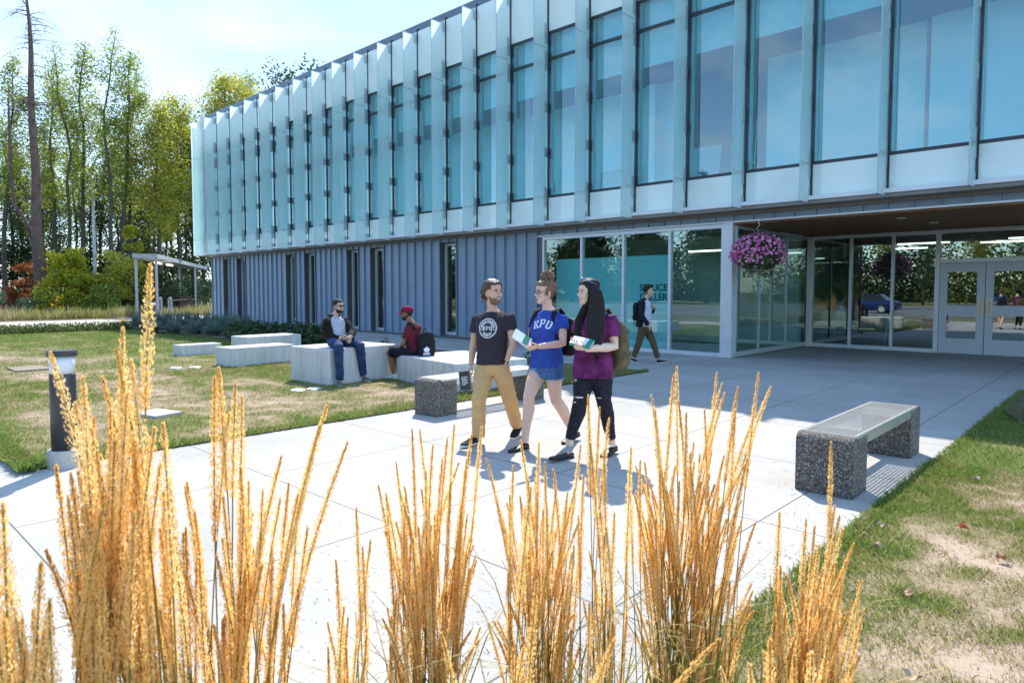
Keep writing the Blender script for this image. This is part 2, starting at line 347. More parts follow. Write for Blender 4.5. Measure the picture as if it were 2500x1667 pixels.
def tintmat(name,stops,rough=.9,trans=0.0,nscale=0.0,spec=.2,val=1.5):
    """colour from the growth attribute of the mesh"""
    m,nt,out=newmat(name); L=nt.links.new
    at=N(nt,'ShaderNodeAttribute',attribute_name='tint'); fac=at.outputs['Fac']
    if nscale:
        tc=N(nt,'ShaderNodeTexCoord'); nz=N(nt,'ShaderNodeTexNoise',Scale=nscale,Detail=5.0,Roughness=.75); L(tc.outputs['Object'],nz.inputs['Vector'])
        a=N(nt,'ShaderNodeMath',operation='MULTIPLY_ADD'); a.inputs[1].default_value=1.5; a.inputs[2].default_value=-.75; L(nz.outputs['Fac'],a.inputs[0])
        s=N(nt,'ShaderNodeMath',operation='ADD',use_clamp=True); L(a.outputs[0],s.inputs[0]); L(fac,s.inputs[1]); fac=s.outputs[0]
    c=ramp(nt,fac,stops); b=N(nt,'ShaderNodeBsdfPrincipled',Roughness=rough); b.inputs['Specular IOR Level'].default_value=spec; L(c,b.inputs['Base Color']); last=b.outputs[0]
    if trans:
        t=N(nt,'ShaderNodeBsdfTranslucent'); hs=N(nt,'ShaderNodeHueSaturation',Value=val); L(c,hs.inputs['Color']); L(hs.outputs[0],t.inputs['Color'])
        mi=N(nt,'ShaderNodeMixShader',Fac=trans); L(last,mi.inputs[1]); L(t.outputs[0],mi.inputs[2]); last=mi.outputs[0]
    L(last,out.inputs[0]); return m
M['turf']=tintmat('dry_turf',[(0,(.40,.31,.235)),(.22,(.33,.25,.18)),(.42,(.23,.185,.11)),(.62,(.165,.155,.065)),(.82,(.125,.14,.04)),(1,(.10,.13,.03))],.95,0,38.0)
M['blade']=tintmat('grass_blade',[(0,(.46,.37,.26)),(.35,(.36,.30,.15)),(.6,(.24,.24,.075)),(.85,(.19,.235,.055)),(1,(.155,.225,.045))],.6,.35,0,.3)
# ================================================================== GROUND
def sheet(name,pts,z,mat,kind='structure'):
    b=MB(); b.add([(x,y,z) for x,y in pts],[tuple(range(len(pts)))])
    o=b.build(name,mat); o['kind']=kind; return o
M['soil']=pbr('forest_floor',(.13,.12,.06),.95,0,.4,.25,c2=(.22,.20,.10))
M['asphalt']=pbr('asphalt',(.16,.16,.165),.9,0,.15,.5,bump=.2)
M['mulch']=pbr('bark_mulch',(.09,.06,.045),.95,0,.5,25,bump=.6,bscale=50,c2=(.19,.13,.09))
sheet('ground',[(-900,-700),(700,-700),(700,900),(-900,900)],-.03,M['soil'])
# plaza: the walkway to the entrance, the strip along the facade and the branch path to the left
b=MB()
b.add([(-7.2,1.3,0),(-1.35,1.3,0),(-1.35,15.6,0),(-7.2,15.6,0)],[(0,1,2,3)])
b.add([(-36.6,11.75,0),(-7.2,11.75,0),(-7.2,15.9,0),(-36.6,15.9,0)],[(0,1,2,3)])
b.add([(-7.2,15.6,0),(9,15.6,0),(9,20.9,0),(-7.2,20.9,0)],[(0,1,2,3)])
b.add([(-1.35,13.4,0),(9,13.4,0),(9,15.6,0),(-1.35,15.6,0)],[(0,1,2,3)])
b.add([(-60,-2.2,0),(-1.35,-2.2,0),(-1.35,1.3,0),(-60,1.3,0)],[(0,1,2,3)])
plaza=b.build('plaza_pavement',M['plaza']); plaza['kind']='structure'
b=MB(); b.add([(-44,1.3,.004),(-36.6,1.3,.004),(-36.6,60,.004),(-44,60,.004)],[(0,1,2,3)])
b.add([(-47,13.5,.004),(-44,13.5,.004),(-44,60,.004),(-47,60,.004)],[(0,1,2,3)])
o=b.build('path',M['path']); o['kind']='structure'
sheet('car_park',[(-160,-46),(120,-46),(120,-9),(-160,-9)],-.012,M['asphalt'])
sheet('verge',[(-160,-60),(120,-60),(120,-46),(-160,-46)],-.008,pbr('dry_verge',(.30,.22,.08),.95,0,.3,.6,c2=(.16,.19,.05)))
b=MB()
for i in range(46): b.box(-100+3.2*i,-99.88+3.2*i,-20,-15,-.02,-.006)
o=b.build('parking_line',pbr('road_paint',(.7,.7,.68),.7)); o['kind']='structure'

# ------------------------------------------------------------------ lawns: an uneven sheet coloured by growth plus blades of grass
def lawn(name,x0,x1,y0,y1,step,growth,clip=None):
    xs=np.arange(x0,x1+1e-6,step); ys=np.arange(y0,y1+1e-6,step)
    X,Y=np.meshgrid(xs,ys,indexing='ij'); Z=.012+.03*(fbm(X*.8+5,Y*.8,3)-.5)
    e=np.minimum.reduce([X-x0,x1-X,Y-y0,y1-Y]); Z=Z*np.clip(e/.25,0,1)+.012
    V=np.stack([X,Y,Z],-1).reshape(-1,3); nx,ny=X.shape
    i=np.arange(nx-1)[:,None]*ny+np.arange(ny-1)[None,:]
    F=np.stack([i,i+ny,i+ny+1,i+1],-1).reshape(-1,4)
    g=growth(V[:,0],V[:,1])
    if clip is not None:
        keep=clip(V[F].mean(1)[:,0],V[F].mean(1)[:,1]); F=F[keep]
    o=link(name,np_mesh(name,V,F,M['turf'],g,True)); o['kind']='structure'; return o
def blades(name,X,Y,g,h,w,z0=.02):
    n=len(X); a=rng.uniform(0,2*np.pi,n); lean=rng.uniform(.1,.9,n)*h; la=rng.uniform(0,2*np.pi,n)
    dx=np.cos(a)*w/2; dy=np.sin(a)*w/2; lx=np.cos(la)*lean; ly=np.sin(la)*lean; z=np.full(n,z0)
    V=np.stack([np.stack([X-dx,Y-dy,z],-1),np.stack([X+dx,Y+dy,z],-1),
                np.stack([X+dx*.7+lx*.35,Y+dy*.7+ly*.35,z+h*.6],-1),np.stack([X+lx,Y+ly,z+h*.95],-1)],1).reshape(-1,3)
    F=np.arange(4*n).reshape(-1,4)
    return np_mesh(name,V,F,M['blade'],np.repeat(g,4))
def grow_right(x,y):
    g=.29+.85*(fbm(x*1.3+3,y*1.6+8,5)-.45)+.95*(fbm(x*6+1,y*6,4)-.5)
    edge=np.clip(1-(x+1.35)/.6,0,1); g=g+.40*edge-.25*np.clip((x+.6)/1.2,0,1)*np.clip((6-y)/2,0,1)
    g=g+.45*np.clip((y-6.3)/1.5,0,1)+.12*np.clip((y-4.6)/2,0,1)
    return np.clip(g,0,1)
def grow_left(x,y):
    g=.53+.95*(fbm(x*.8+30,y*1.3+4,5)-.47)+.8*(fbm(x*4+1,y*5,4)-.5)
    g=g+.5*np.clip(1-(-7.2-x)/.55,0,1)+.4*np.clip(1-(y-1.3)/.6,0,1)
    g=g+.22*np.clip((-9-x)/10,0,1)+.25*np.clip((y-8.2)/1.0,0,1)
    g=g-.35*np.exp(-(((x+17)/6)**2+((y-3.6)/1.1)**2))-.2*np.exp(-(((x+9.2)/1.6)**2+((y-4.6)/1.0)**2))
    return np.clip(g,0,1)
lawn('lawn_ground',-1.35,12,1.0,13.4,.1,grow_right,lambda x,y:~((y>9.9)&(y>9.9+(x+.95)*-3.0)&(x>-1.25)))
lawn('lawn_ground',-33.2,-7.2,1.3,11.75,.13,grow_left)
def sow(n,x0,x1,y0,y1,growth,bias,hmin,hmax,w):
    X=rng.uniform(x0,x1,n); Y=rng.uniform(y0,y1,n); g=growth(X,Y)
    tuf=fbm(X*6.5+3,Y*6.5+9,3)-.5; k=rng.random(n)<np.clip((g+tuf*1.5)*bias+.22,.05,1); X,Y,g=X[k],Y[k],g[k]
    gg=np.clip(g+.10+.9*tuf[k]+rng.normal(0,.15,len(g)),0,1)
    dead=rng.random(len(g))<.22*(1-g); gg=np.where(dead,rng.uniform(0,.3,len(g)),gg)
    h=rng.uniform(hmin,hmax,len(g))*(.55+.6*g); return X,Y,gg,h,rng.uniform(.6,1.2,len(g))*w
A=sow(120000,-1.39,1.6,2.0,7.2,grow_right,1.2,.018,.050,.0048)
B=sow(45000,-1.38,4.0,6.5,13.3,grow_right,1.2,.02,.055,.007)
C_=sow(6000,-1.385,-1.28,1.6,13.3,lambda x,y:np.ones_like(x)*.75,1.2,.02,.05,.005)
o=link('grass',blades('grass',*[np.concatenate(q) for q in zip(A,B,C_)])); tag(o,'short patchy grass on the right lawn beside the plaza','grass',kind='stuff')
A=sow(90000,-14,-7.22,1.3,8.5,grow_left,1.1,.018,.052,.009)
B=sow(80000,-33,-12,1.4,11.4,grow_left,1.1,.022,.06,.017)
C_=sow(6000,-7.30,-7.18,1.3,11.7,lambda x,y:np.ones_like(x)*.75,1.2,.02,.055,.007)
D_=sow(6000,-9,-7.1,1.26,1.42,lambda x,y:np.ones_like(x)*.85,1.2,.03,.09,.008)
o=link('grass',blades('grass',*[np.concatenate(q) for q in zip(A,B,C_,D_)])); tag(o,'short dry patchy grass on the left lawn around the concrete blocks','grass',kind='stuff')
sheet('planting_bed',[(-4.2,-.62),(-.35,2.98),(1.5,1.2),(1.0,-2.5),(-4.2,-2.5)],.022,M['mulch'])
sheet('planting_bed',[(-1.3,10.95),(-.95,9.75),(.4,9.2),(9,9.2),(9,13.4),(-1.3,13.4)],.04,M['mulch'])
sheet('planting_bed',[(-34.5,9.5),(-13,9.7),(-10.2,11.0),(-9.5,11.74),(-36,11.74)],.055,M['mulch'])

# ================================================================== BUILDING
bld=empty('campus_building',(-15,15.5,0))
tag(bld,'two storey building with vertical glass fins above blue grey metal cladding and glazed entrance','building')
XR,XL=6.6,-36.88                      # right and left ends
BX=lambda k:-2.36-1.493*k             # mullion lines of the upper floor
KS=list(range(-6,24))
YG=15.17                              # upper glass line
YC=15.5                               # lower cladding line
# --- shell
b=MB(); b.box(XL+.3,XR,15.6,32,10.35,10.6); b.build('roof_slab',M['int_white'],bld)
b=MB(); b.box(XL,XR+.2,YG+.03,YG+.33,10.62,10.93); b.build('parapet',M['parapet'],bld)
b=MB(); b.box(XL-.02,XL+.28,15.0,32.2,3.56,10.9); b.build('end_wall',M['white_paint'],bld)
b=MB(); b.box(XL+.3,XR+.2,32,32.3,0,10.6); b.box(XR+.02,XR+.22,15.2,32,3.56,10.6); b.box(XR+.02,XR+.22,20.6,32,0,3.5); b.build('rear_wall',M['white_paint'],bld)
b=MB(); b.box(XL+.28,XR,15.6,32,3.62,3.8); b.build('floor_slab',M['int_floor'],bld)
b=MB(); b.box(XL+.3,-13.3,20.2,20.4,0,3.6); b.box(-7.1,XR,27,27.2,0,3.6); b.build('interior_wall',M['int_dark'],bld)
b=MB(); b.box(XL+.3,-7.25,16.2,20.2,.005,.02); b.box(-7.1,XR,20.75,27,.005,.02); b.build('interior_floor',M['int_floor'],bld)
# upper floor rooms: white partitions with a dark gap above, a dark slot at one bay
b=MB()
b.box(XL+.3,BX(5)+.1,17.2,17.4,3.8,7.55); b.box(BX(4)+1.15,BX(1)+.2,17.2,17.4,3.8,7.55); b.box(BX(1)+.35,BX(-1)+1.0,16.9,17.1,3.8,7.5); b.box(BX(-2)+.4,XR,17.2,17.4,3.8,7.5)
b.box(BX(6)+.9,BX(6)+1.2,16.6,17.2,3.8,7.4)
b.build('partition',M['int_white'],bld)
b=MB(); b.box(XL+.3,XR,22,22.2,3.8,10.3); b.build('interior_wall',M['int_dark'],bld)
b=MB(); b.box(XL+.3,XR,15.7,22,9.25,9.35); b.build('ceiling',M['int_white'],bld)
for q in (BX(4)+.45,BX(9)+.3,BX(15)+.3):
    b=MB(); b.box(q,q+.18,16.9,17.19,3.8,9.2); b.build('column',M['int_white'],bld)
# --- one bay of the upper floor: spandrels, window with blind
def bay(k):
    x0=BX(k)+.028; x1=BX(k-1)-.028; W=(x0+x1)/2
    b=MB(); b.box(x0+.004,x1-.004,YG-.012,YG+.012,9.11,10.66); top=b.build('spandrel_panel',M['spandrel'],bld)
    b=MB(); b.box(x0+.004,x1-.004,YG-.012,YG+.012,3.69,4.345); bot=b.build('spandrel_panel',M['spandrel'],bld)
    b=MB()
    b.box(x0-.028,x0+.02,YG-.03,YG+.09,3.62,10.74)
    b.box(x0+.02,x1,YG-.022,YG+.07,9.04,9.105); b.box(x0+.02,x1,YG-.022,YG+.07,8.29,8.365); b.box(x0+.02,x1,YG-.022,YG+.07,4.35,4.415)
    win=b.build('window',M['dark_frame'],bld)
    b=MB(); b.box(x0+.02,x1-.002,YG+.0,YG+.012,8.366,9.039); b.build('upper_pane',M['glass'],win)
    b=MB(); b.box(x0+.02,x1-.002,YG+.0,YG+.012,4.416,8.289); b.build('lower_pane',M['glass'],win)
    b=MB(); b.box(x0+.05,x0+.085,YG+.06,YG+.16,4.42,9.03); b.build('window_jamb',M['alu'],win)
    b=MB(); b.box(x0+.1,x1-.02,YG+.19,YG+.2,7.43,9.2); b.build('blind',M['blind'],win)
    return [top,bot,win]
proto=bay(0)
def put_copy(o,dx):
    c=copy_tree(o,bld); c.location=Vector(o.location)+Vector((dx,0,0)); return c
for k in KS:
    if k==0: continue
    for o in proto: put_copy(o,BX(k)-BX(0))
# --- glass fins with their brackets
def fin():
    x=BX(0)-.0; b=MB(); th=.012
    for z0,z1 in ((3.53,4.355),(4.365,8.625),(8.635,10.52)):
        b.add([(x+th,14.54,z0),(x+th,15.08,z0),(x+th,15.08,z1),(x+th,14.54,z1)],[(0,1,2,3)]); 
        b.cur=1; b.add([(x-th,14.54,z0),(x-th,14.54,z1),(x-th,15.08,z1),(x-th,15.08,z0)],[(0,1,2,3)])
        b.cur=2; b.add([(x-th,14.54,z0),(x+th,14.54,z0),(x+th,14.54,z1),(x-th,14.54,z1)],[(0,1,2,3)]); b.add([(x-th,14.54,z1),(x+th,14.54,z1),(x+th,15.08,z1),(x-th,15.08,z1)],[(0,1,2,3)]); b.add([(x-th,14.54,z0),(x-th,15.08,z0),(x+th,15.08,z0),(x+th,14.54,z0)],[(0,1,2,3)]); b.cur=0
    f=b.build('glass_fin',[M['fin'],M['fin_clear'],M['fin_edge']],bld)
    for z0,z1 in ((3.56,3.83),(4.07,4.64),(5.51,5.80),(6.80,7.09),(7.97,8.53),(8.745,9.32),(10.24,10.56)):
        b=MB(); b.box(x-.022,x+.022,14.985,15.085,z0,z1); b.box(x-.012,x+.012,15.085,15.139,z0+.02,z1-.02)
        for q in np.linspace(z0+.06,z1-.06,4): b.box(x+.022,x+.027,15.01,15.025,q,q+.015)
        b.build('bracket',M['bracket'],f,bevel=.006,seg=1)
    return f
M['fin_edge']=pbr('polished_glass_edge',(.30,.52,.56),.15)
f0=fin()
for k in KS:
    if k!=0: put_copy(f0,BX(k)-BX(0))
c=put_copy(f0,BX(24)+1.30-BX(0))       # the return fin at the corner
# --- white sill below the fins, grey underside, zinc strip
b=MB(); b.box(XL,XR,14.98,YG+.02,3.58,3.67); b.build('sill',M['sill_white'],bld,bevel=.005)
b=MB(); b.box(XL+.05,XR,15.02,15.52,3.50,3.578); b.box(XL+.05,XR,15.40,15.49,3.44,3.50); b.build('overhang_soffit',M['ledge'],bld)
# --- zinc cladding with standing seams and slit windows
slits=[(-35.44,-34.66),(-33.85,-32.93),(-28.80,-27.98),(-27.17,-26.28),(-23.80,-23.0),(-22.16,-21.28),(-17.99,-17.14)]
b=MB(); e=[XL]+[q for s in slits for q in s]+[-13.47]
for i in range(0,len(e),2): b.box(e[i],e[i+1],YC,YC+.35,.05,3.46)
for s in slits: b.box(s[0],s[1],YC,YC+.35,3.30,3.46)
b.box(XL,-13.47,YC+.02,YC+.3,.0,.05)
b.box(XL-.02,XL+.3,YC+.002,32,.05,3.5)
for i in range(0,len(e),2):
    n=max(1,round((e[i+1]-e[i])/.45)); 
    for q in np.linspace(e[i]+.012,e[i+1]-.012,n+1): b.box(q-.013,q+.013,YC-.062,YC-.001,.05,3.455)
for s in slits:
    for q in np.linspace(s[0],s[1],3)[1:2]: b.box(q-.013,q+.013,YC-.05,YC-.001,3.315,3.455)
for y in np.arange(16,32,.45): b.box(XL-.08,XL-.021,y-.013,y+.013,.05,3.5)
b.build('metal_cladding',M['clad'],bld)
b=MB(); b.box(XL,-13.47,YC-.035,YC-.003,.02,.07); b.build('base_flashing',M['reveal'],bld)
def slit(s):
    x0,x1=s; b=MB(); D=.28
    b.box(x0-.03,x0+.02,YC-.03,YC+D,.06,3.32); b.box(x1-.02,x1+.03,YC-.03,YC+D,.06,3.32); b.box(x0-.03,x1+.03,YC-.03,YC+D,3.30,3.34); b.box(x0+.02,x1-.02,YC-.02,YC+D,.05,.10)
    w=b.build('slit_window',M['reveal'],bld)
    b=MB(); t=.05
    b.box(x0+.021,x0+.021+t,YC+D-.1,YC+D-.02,.101,3.299); b.box(x1-.021-t,x1-.021,YC+D-.1,YC+D-.02,.101,3.299); b.box(x0+.021+t,x1-.021-t,YC+D-.1,YC+D-.02,3.22,3.298); b.box(x0+.021+t,x1-.021-t,YC+D-.1,YC+D-.02,.102,.20)
    b.build('window_frame',M['alu'],w)
    b=MB(); b.box(x0+.07,x1-.07,YC+D-.05,YC+D-.04,.2,3.22); b.build('pane',M['glass3'],w)
for s in slits: slit(s)
# zinc strip with upright joints above the gallery and the entrance
b=MB(); b.box(-13.47,XR,YC,YC+.2,3.30,3.46)
for x in np.arange(-13.4,XR,.475): b.box(x-.011,x+.011,YC-.045,YC-.001,3.30,3.457)
b.build('fascia_strip',M['clad'],bld)
b=MB(); b.box(-13.47,XR,YC-.05,YC+.0,3.262,3.299); b.build('drip_edge',M['alu'],bld)
# --- gallery shopfront: four panes between aluminium mullions
b=MB(); b.box(-13.47,-13.28,YC-.02,YC+.25,.0,3.26); b.box(-13.28,-7.2,YC+.02,YC+.25,3.25,3.30); b.build('shopfront_reveal',M['reveal'],bld)
ms=[-13.25,-11.81,-10.38,-8.95,-7.5]
for i in range(4):
    x0,x1=ms[i],ms[i+1]; b=MB(); t=.036; y0,y1=YC-.02,YC+.10
    b.box(x0-t+.0005,x0+t,y0,y1,.0,3.25); b.box(x0+t,x1-t,y0,y1,3.16,3.249); b.box(x0+t,x1-t,y0,y1,.0,.10)
    if i==3: b.box(x1-t,x1+t,y0,y1,.0,3.25)
    w=b.build('shopfront_window',M['alu'],bld)
    b=MB(); b.box(x0+t,x1-t,YC+.04,YC+.052,.10,3.16); b.build('pane',M['glass2'],w)
b=MB(); b.box(-7.463,-7.24,YC-.035,YC+.12,.0,3.262); b.build('corner_post',M['alu'],bld,bevel=.006)
b=MB(); b.box(-13.28,-7.2,YC-.07,YC-.021,.004,.045); b.build('threshold',M['alu'],bld)
M['teal_wall']=pbr('gallery_partition',(.52,.78,.80),.6,0,.04,1.5)
b=MB(); b.box(-13.2,-9.28,16.05,16.2,.03,2.6); b.build('gallery_partition',M['teal_wall'],bld)
def text_mb(s,size,extr=0.0,bold=0.0):
    cu=bpy.data.curves.new('t','FONT'); cu.body=s; cu.size=size; cu.extrude=extr; cu.offset=bold; cu.resolution_u=4
    o=bpy.data.objects.new('t',cu); col.objects.link(o); dg=bpy.context.evaluated_depsgraph_get(); dg.update()
    me=bpy.data.meshes.new_from_object(o.evaluated_get(dg)); bpy.data.objects.remove(o)
    V=coords(me).astype(float); F=[tuple(p.vertices) for p in me.polygons]; bpy.data.meshes.remove(me); return V,F
M['letter']=pbr('dark_lettering',(.03,.05,.06),.5)
b=MB()
V,F=text_mb('SPRUCE',.268,.004,.003); w=V[:,0].max(); sc=.87/w; b.add([(-10.20+v[0]*sc,16.044-v[2],1.635+v[1]) for v in V],F)
V,F=text_mb('GALLERY',.268,.004,.003); b.add([(-10.20+v[0]*sc,16.044-v[2],1.375+v[1]) for v in V],F)
b.build('gallery_lettering',M['letter'],bld)
b=MB(); b.box(-13.3,-7.3,20.0,20.2,0,3.5); b.build('interior_wall',M['int_white'],bld)
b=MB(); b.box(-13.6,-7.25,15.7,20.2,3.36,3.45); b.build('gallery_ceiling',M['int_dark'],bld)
b=MB(); b.box(-9.4,-7.9,17.3,17.36,2.72,2.76); b.build('linear_lamp',M['lamp'],bld)
for x in (-12.2,-10.0):
    b=MB(); b.box(x-.05,x+.05,16.6,16.7,3.33,3.355); b.build('downlight',M['lamp'],bld)
# --- recessed entrance: side glazing, rear glazing, doors, timber soffit
b=MB(); b.box(-7.2,XR,YC+.02,20.75,3.222,3.262); b.build('timber_soffit',M['wood'],bld)
for x,y in ((-3.9,16.6),(-3.6,18.2),(-1.4,16.2),(-1.2,18.0),(1.0,16.5)):
    b=MB(); b.lathe([(.10,3.205),(.10,3.221)],20,(x,y,0)); b.build('recessed_light',M['alu'],bld)
XS=-7.2; ys=[YC+.14,17.0,18.8,20.45]
for i in range(3):
    y0,y1=ys[i],ys[i+1]; t=.018; b=MB()
    b.box(XS-.05,XS+.012,y0-t,y0+t,.02,3.2); b.box(XS-.05,XS+.012,y0+t,y1-t,3.14,3.2); b.box(XS-.05,XS+.012,y0+t,y1-t,.02,.14)
    w=b.build('side_window',M['bracket'] if 1 else M['alu'],bld)
    b=MB(); b.box(XS-.03,XS-.018,y0+t,y1-t,.14,3.14); b.build('pane',M['glass3'],w)
YB=20.6; mx=[-7.15,-6.08,-5.01,-3.97]
b=MB(); b.box(-7.2,-7.186,20.3,20.66,0,3.22); b.box(-7.15,XR,YB-.05,YB+.07,3.13,3.221); b.build('head_frame',M['alu'],bld)
for i in range(3):
    x0,x1=mx[i],mx[i+1]; t=.035; b=MB()
    b.box(x0-t,x0+t,YB-.06,YB+.06,.0,3.13); b.box(x0+t,x1-t,YB-.05,YB+.05,.0,.10)
    w=b.build('entrance_window',M['alu'],bld); b=MB(); b.box(x0+t,x1-t,YB,YB+.012,.10,3.13); b.build('pane',M['glass3'],w)
b=MB(); b.box(-4.005,-3.90,YB-.06,YB+.07,0,3.13); b.box(-3.90,XR,YB-.055,YB+.065,2.36,2.46); w=b.build('door_frame',M['alu'],bld)
for i in range(3):
    x0=-3.9+2.0*i; b=MB(); b.box(x0+.02,x0+1.98,YB,YB+.012,2.46,3.13); b.build('transom_pane',M['glass3'],w)
    b=MB(); b.box(x0+1.98,x0+2.02,YB-.05,YB+.05,2.46,3.13); b.build('mullion',M['alu'],w)
def door(x0,x1,hs):
    b=MB(); y0,y1=YB-.03,YB+.03; a=.17; g=.008
    x0+=g; x1-=g
    b.box(x0,x0+a,y0,y1,.01,2.35); b.box(x1-a,x1,y0,y1,.01,2.35)
    for z0,z1 in ((.01,.40),(1.0,1.26),(2.12,2.35)): b.box(x0+a,x1-a,y0,y1,z0,z1)
    d=b.build('entrance_door',M['door'],bld)
    b=MB(); b.box(x0+a,x1-a,YB-.004,YB+.008,1.26,2.12); b.build('upper_pane',M['glass3'],d)
    b=MB(); b.box(x0+a,x1-a,YB-.004,YB+.008,.40,1.0); b.build('lower_pane',M['glass3'],d)
    hx=(x1-.085) if hs>0 else (x0+.085)
    b=MB(); b.box(hx-.055,hx+.055,YB-.036,YB-.031,1.02,1.42); b.tube([(hx,YB-.037,1.08),(hx,YB-.085,1.10),(hx,YB-.085,1.34),(hx,YB-.037,1.36)],.013,8); b.build('handle',M['brass'],d)
M['door']=pbr('painted_door',(.50,.52,.56),.4,.1,.03,3)
door(-3.9,-2.9,1); door(-2.9,-1.9,-1); door(-1.9,-.9,1); door(-.9,.1,-1)
b=MB()
b.box(.14,XR,YB-.05,YB+.05,0,2.36); b.build('entrance_wall',M['int_white'],bld)
# lobby
b=MB()
for x,y,l in ((-5.3,22.2,1.3),(-3.4,23.0,1.3),(-2.6,21.7,1.6),(-1.0,24.5,1.4),(-6.2,24.5,1.2),(0.6,22.5,1.4)): b.box(x,x+l,y,y+.05,2.98,3.02)
b.build('linear_lamp',M['lamp'],bld)
b=MB(); b.box(-5.75,-5.55,22.6,22.8,0,3.4); b.box(-6.75,-6.6,21.6,21.75,0,3.4); b.build('lobby_column',M['dark_frame'],bld)
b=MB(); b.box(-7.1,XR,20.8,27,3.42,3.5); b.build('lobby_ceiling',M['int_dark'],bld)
# door sign and grille
b=MB(); b.box(-22.9+2.9,-22.9+3.02,YC-.012,YC-.001,1.35,1.5); b.build('wall_plate',pbr('wall_plate',(.28,.25,.23),.5),bld)

# things that stand inside, seen through the glass
def table(x,y):
    r=empty('table',(x,y,.02)); tag(r,'white topped table with thin legs inside the glazed lobby','table')
    b=MB(); b.box(x-.75,x+.75,y-.4,y+.4,.72,.75); b.build('tabletop',M['int_white'],r,bevel=.005)
    for sx in (-1,1):
        for sy in (-1,1):
            b=MB(); b.tube([(x+sx*.62,y+sy*.3,.72),(x+sx*.70,y+sy*.36,.02)],.016,8); b.build('leg',M['alu'],r)
table(-4.75,22.0)
M['board_face']=pbr('board',(.42,.47,.50),.8,0,.05,2); M['board_edge']=M['dark_frame']
for i,(k,dx,hh,ww,lab) in enumerate(((7,.55,1.45,.85,'tall grey board leaning on the upper floor partition, leftmost of four'),(6,.10,1.55,.3,'narrow dark edged board leaning upstairs, second of four from the left'),(5,.50,1.75,1.0,'wide grey board leaning on the upper floor partition, third of four from the left'),(4,-1.35,2.1,.42,'tall slim board leaning upstairs beside the blue opening, rightmost of four'))):
    x=BX(k)+dx; b=MB(); b.obox((x+ww/2,16.95,3.81+hh/2),(ww/2,0,0),(0,.012,0),(.0,.14,hh/2))
    o=b.build('leaning_board',M['board_edge'],origin='base'); tag(o,lab,'board','boards leaning upstairs')
    b=MB(); b.obox((x+ww/2,16.93,3.81+hh/2),(ww/2-.02,0,0),(0,.004,0),(.0,.14,hh/2-.02)); b.build('face',M['board_face'],o)
def upturned_chair(x,y,z):
    r=empty('chair',(x,y,z)); tag(r,'white metal frame chair upside down behind an upper window','chair')
    b=MB(); b.box(x-.2,x+.2,y-.2,y+.2,z+.05,z+.08); b.build('seat',M['int_white'],r)
    for sx in (-1,1):
        for sy in (-1,1):
            b=MB(); b.tube([(x+sx*.18,y+sy*.18,z+.08),(x+sx*.22,y+sy*.22,z+1.15)],.013,6); b.build('leg',M['int_white'],r)
    b=MB(); b.bar((x-.2,y,z+.6),(x+.2,y,z+.6),.02,.02); b.bar((x-.21,y,z+.85),(x+.21,y,z+.85),.02,.02); b.build('stretcher',M['int_white'],r)
    b=MB(); b.tube([(x-.18,y+.2,z+.05),(x-.2,y+.22,z-.35),(x+.2,y+.22,z-.35),(x+.18,y+.2,z+.05)],.013,6); b.build('back_frame',M['int_white'],r)
upturned_chair(BX(4)+.98,16.3,4.75)
b=MB(); b.box(BX(4)+.6,BX(4)+1.42,15.95,16.75,4.32,4.39)
for sx in (.66,1.36):
    for sy in (16.0,16.7): b.box(BX(4)+sx-.02,BX(4)+sx+.02,sy-.02,sy+.02,3.8,4.32)
tag(b.build('table',M['int_white'],origin='base'),'white table upstairs carrying an upturned chair','table')
def easel(x,y,z):
    r=empty('easel',(x,y,z)); tag(r,'dark A frame easel standing behind an upper window','easel')
    for a,bq in (((-.22,0),(0,0)),((.22,0),(0,.02)),((0,.5),(0,.04))):
        b=MB(); b.bar((x+a[0],y+a[1],z),(x+bq[0],y+bq[1],z+1.9),.03,.03); b.build('leg',M['dark_frame'],r)
    b=MB(); b.bar((x-.2,y-.02,z+.6),(x+.2,y-.02,z+.6),.03,.03); b.build('ledge',M['dark_frame'],r)
easel(BX(8)+.55,16.4,3.8)
# ================================================================== TREES AND SHRUBS
M['bark']=pbr('bark',(.075,.06,.048),.9,0,.4,3,bump=.5,bscale=20)
M['bark_dead']=pbr('weathered_bark',(.12,.075,.06),.9,0,.3,2,bump=.5,bscale=12)
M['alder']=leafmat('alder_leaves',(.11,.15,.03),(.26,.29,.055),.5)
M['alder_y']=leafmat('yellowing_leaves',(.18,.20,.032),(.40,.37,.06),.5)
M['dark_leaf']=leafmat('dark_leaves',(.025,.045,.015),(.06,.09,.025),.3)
M['maple']=leafmat('maple_leaves',(.18,.22,.025),(.42,.38,.04),.5)
M['conifer']=leafmat('conifer_needles',(.02,.045,.022),(.05,.085,.03),.15)
M['bramble']=leafmat('bramble_leaves',(.06,.10,.04),(.24,.30,.15),.3,.35)
M['rust']=leafmat('rusty_foliage',(.15,.05,.02),(.30,.11,.04),.35)
M['fescue']=leafmat('blue_fescue',(.10,.15,.13),(.24,.30,.24),.3,.6,2.0)
M['boxleaf']=leafmat('hedge_leaves',(.05,.08,.02),(.13,.16,.04),.3,.65,3.0)
M['darkshrub']=leafmat('dark_shrub_leaves',(.02,.045,.015),(.05,.09,.025),.25,.4,3.0)
def leafquads(C,size,up=.3,asp=.6,r=rng):
    n=len(C); a=r.normal(size=(n,3)); a[:,2]*=.7; a/=np.linalg.norm(a,axis=1)[:,None]
    b=r.normal(size=(n,3)); b-=a*(a*b).sum(1)[:,None]; b/=np.linalg.norm(b,axis=1)[:,None]
    s=(size*r.uniform(.6,1.35,n))[:,None]
    V=np.stack([C-a*s*.5,C+b*s*asp*.5,C+a*s*.5,C-b*s*asp*.5],1).reshape(-1,3)
    return V,np.arange(4*n).reshape(-1,4)
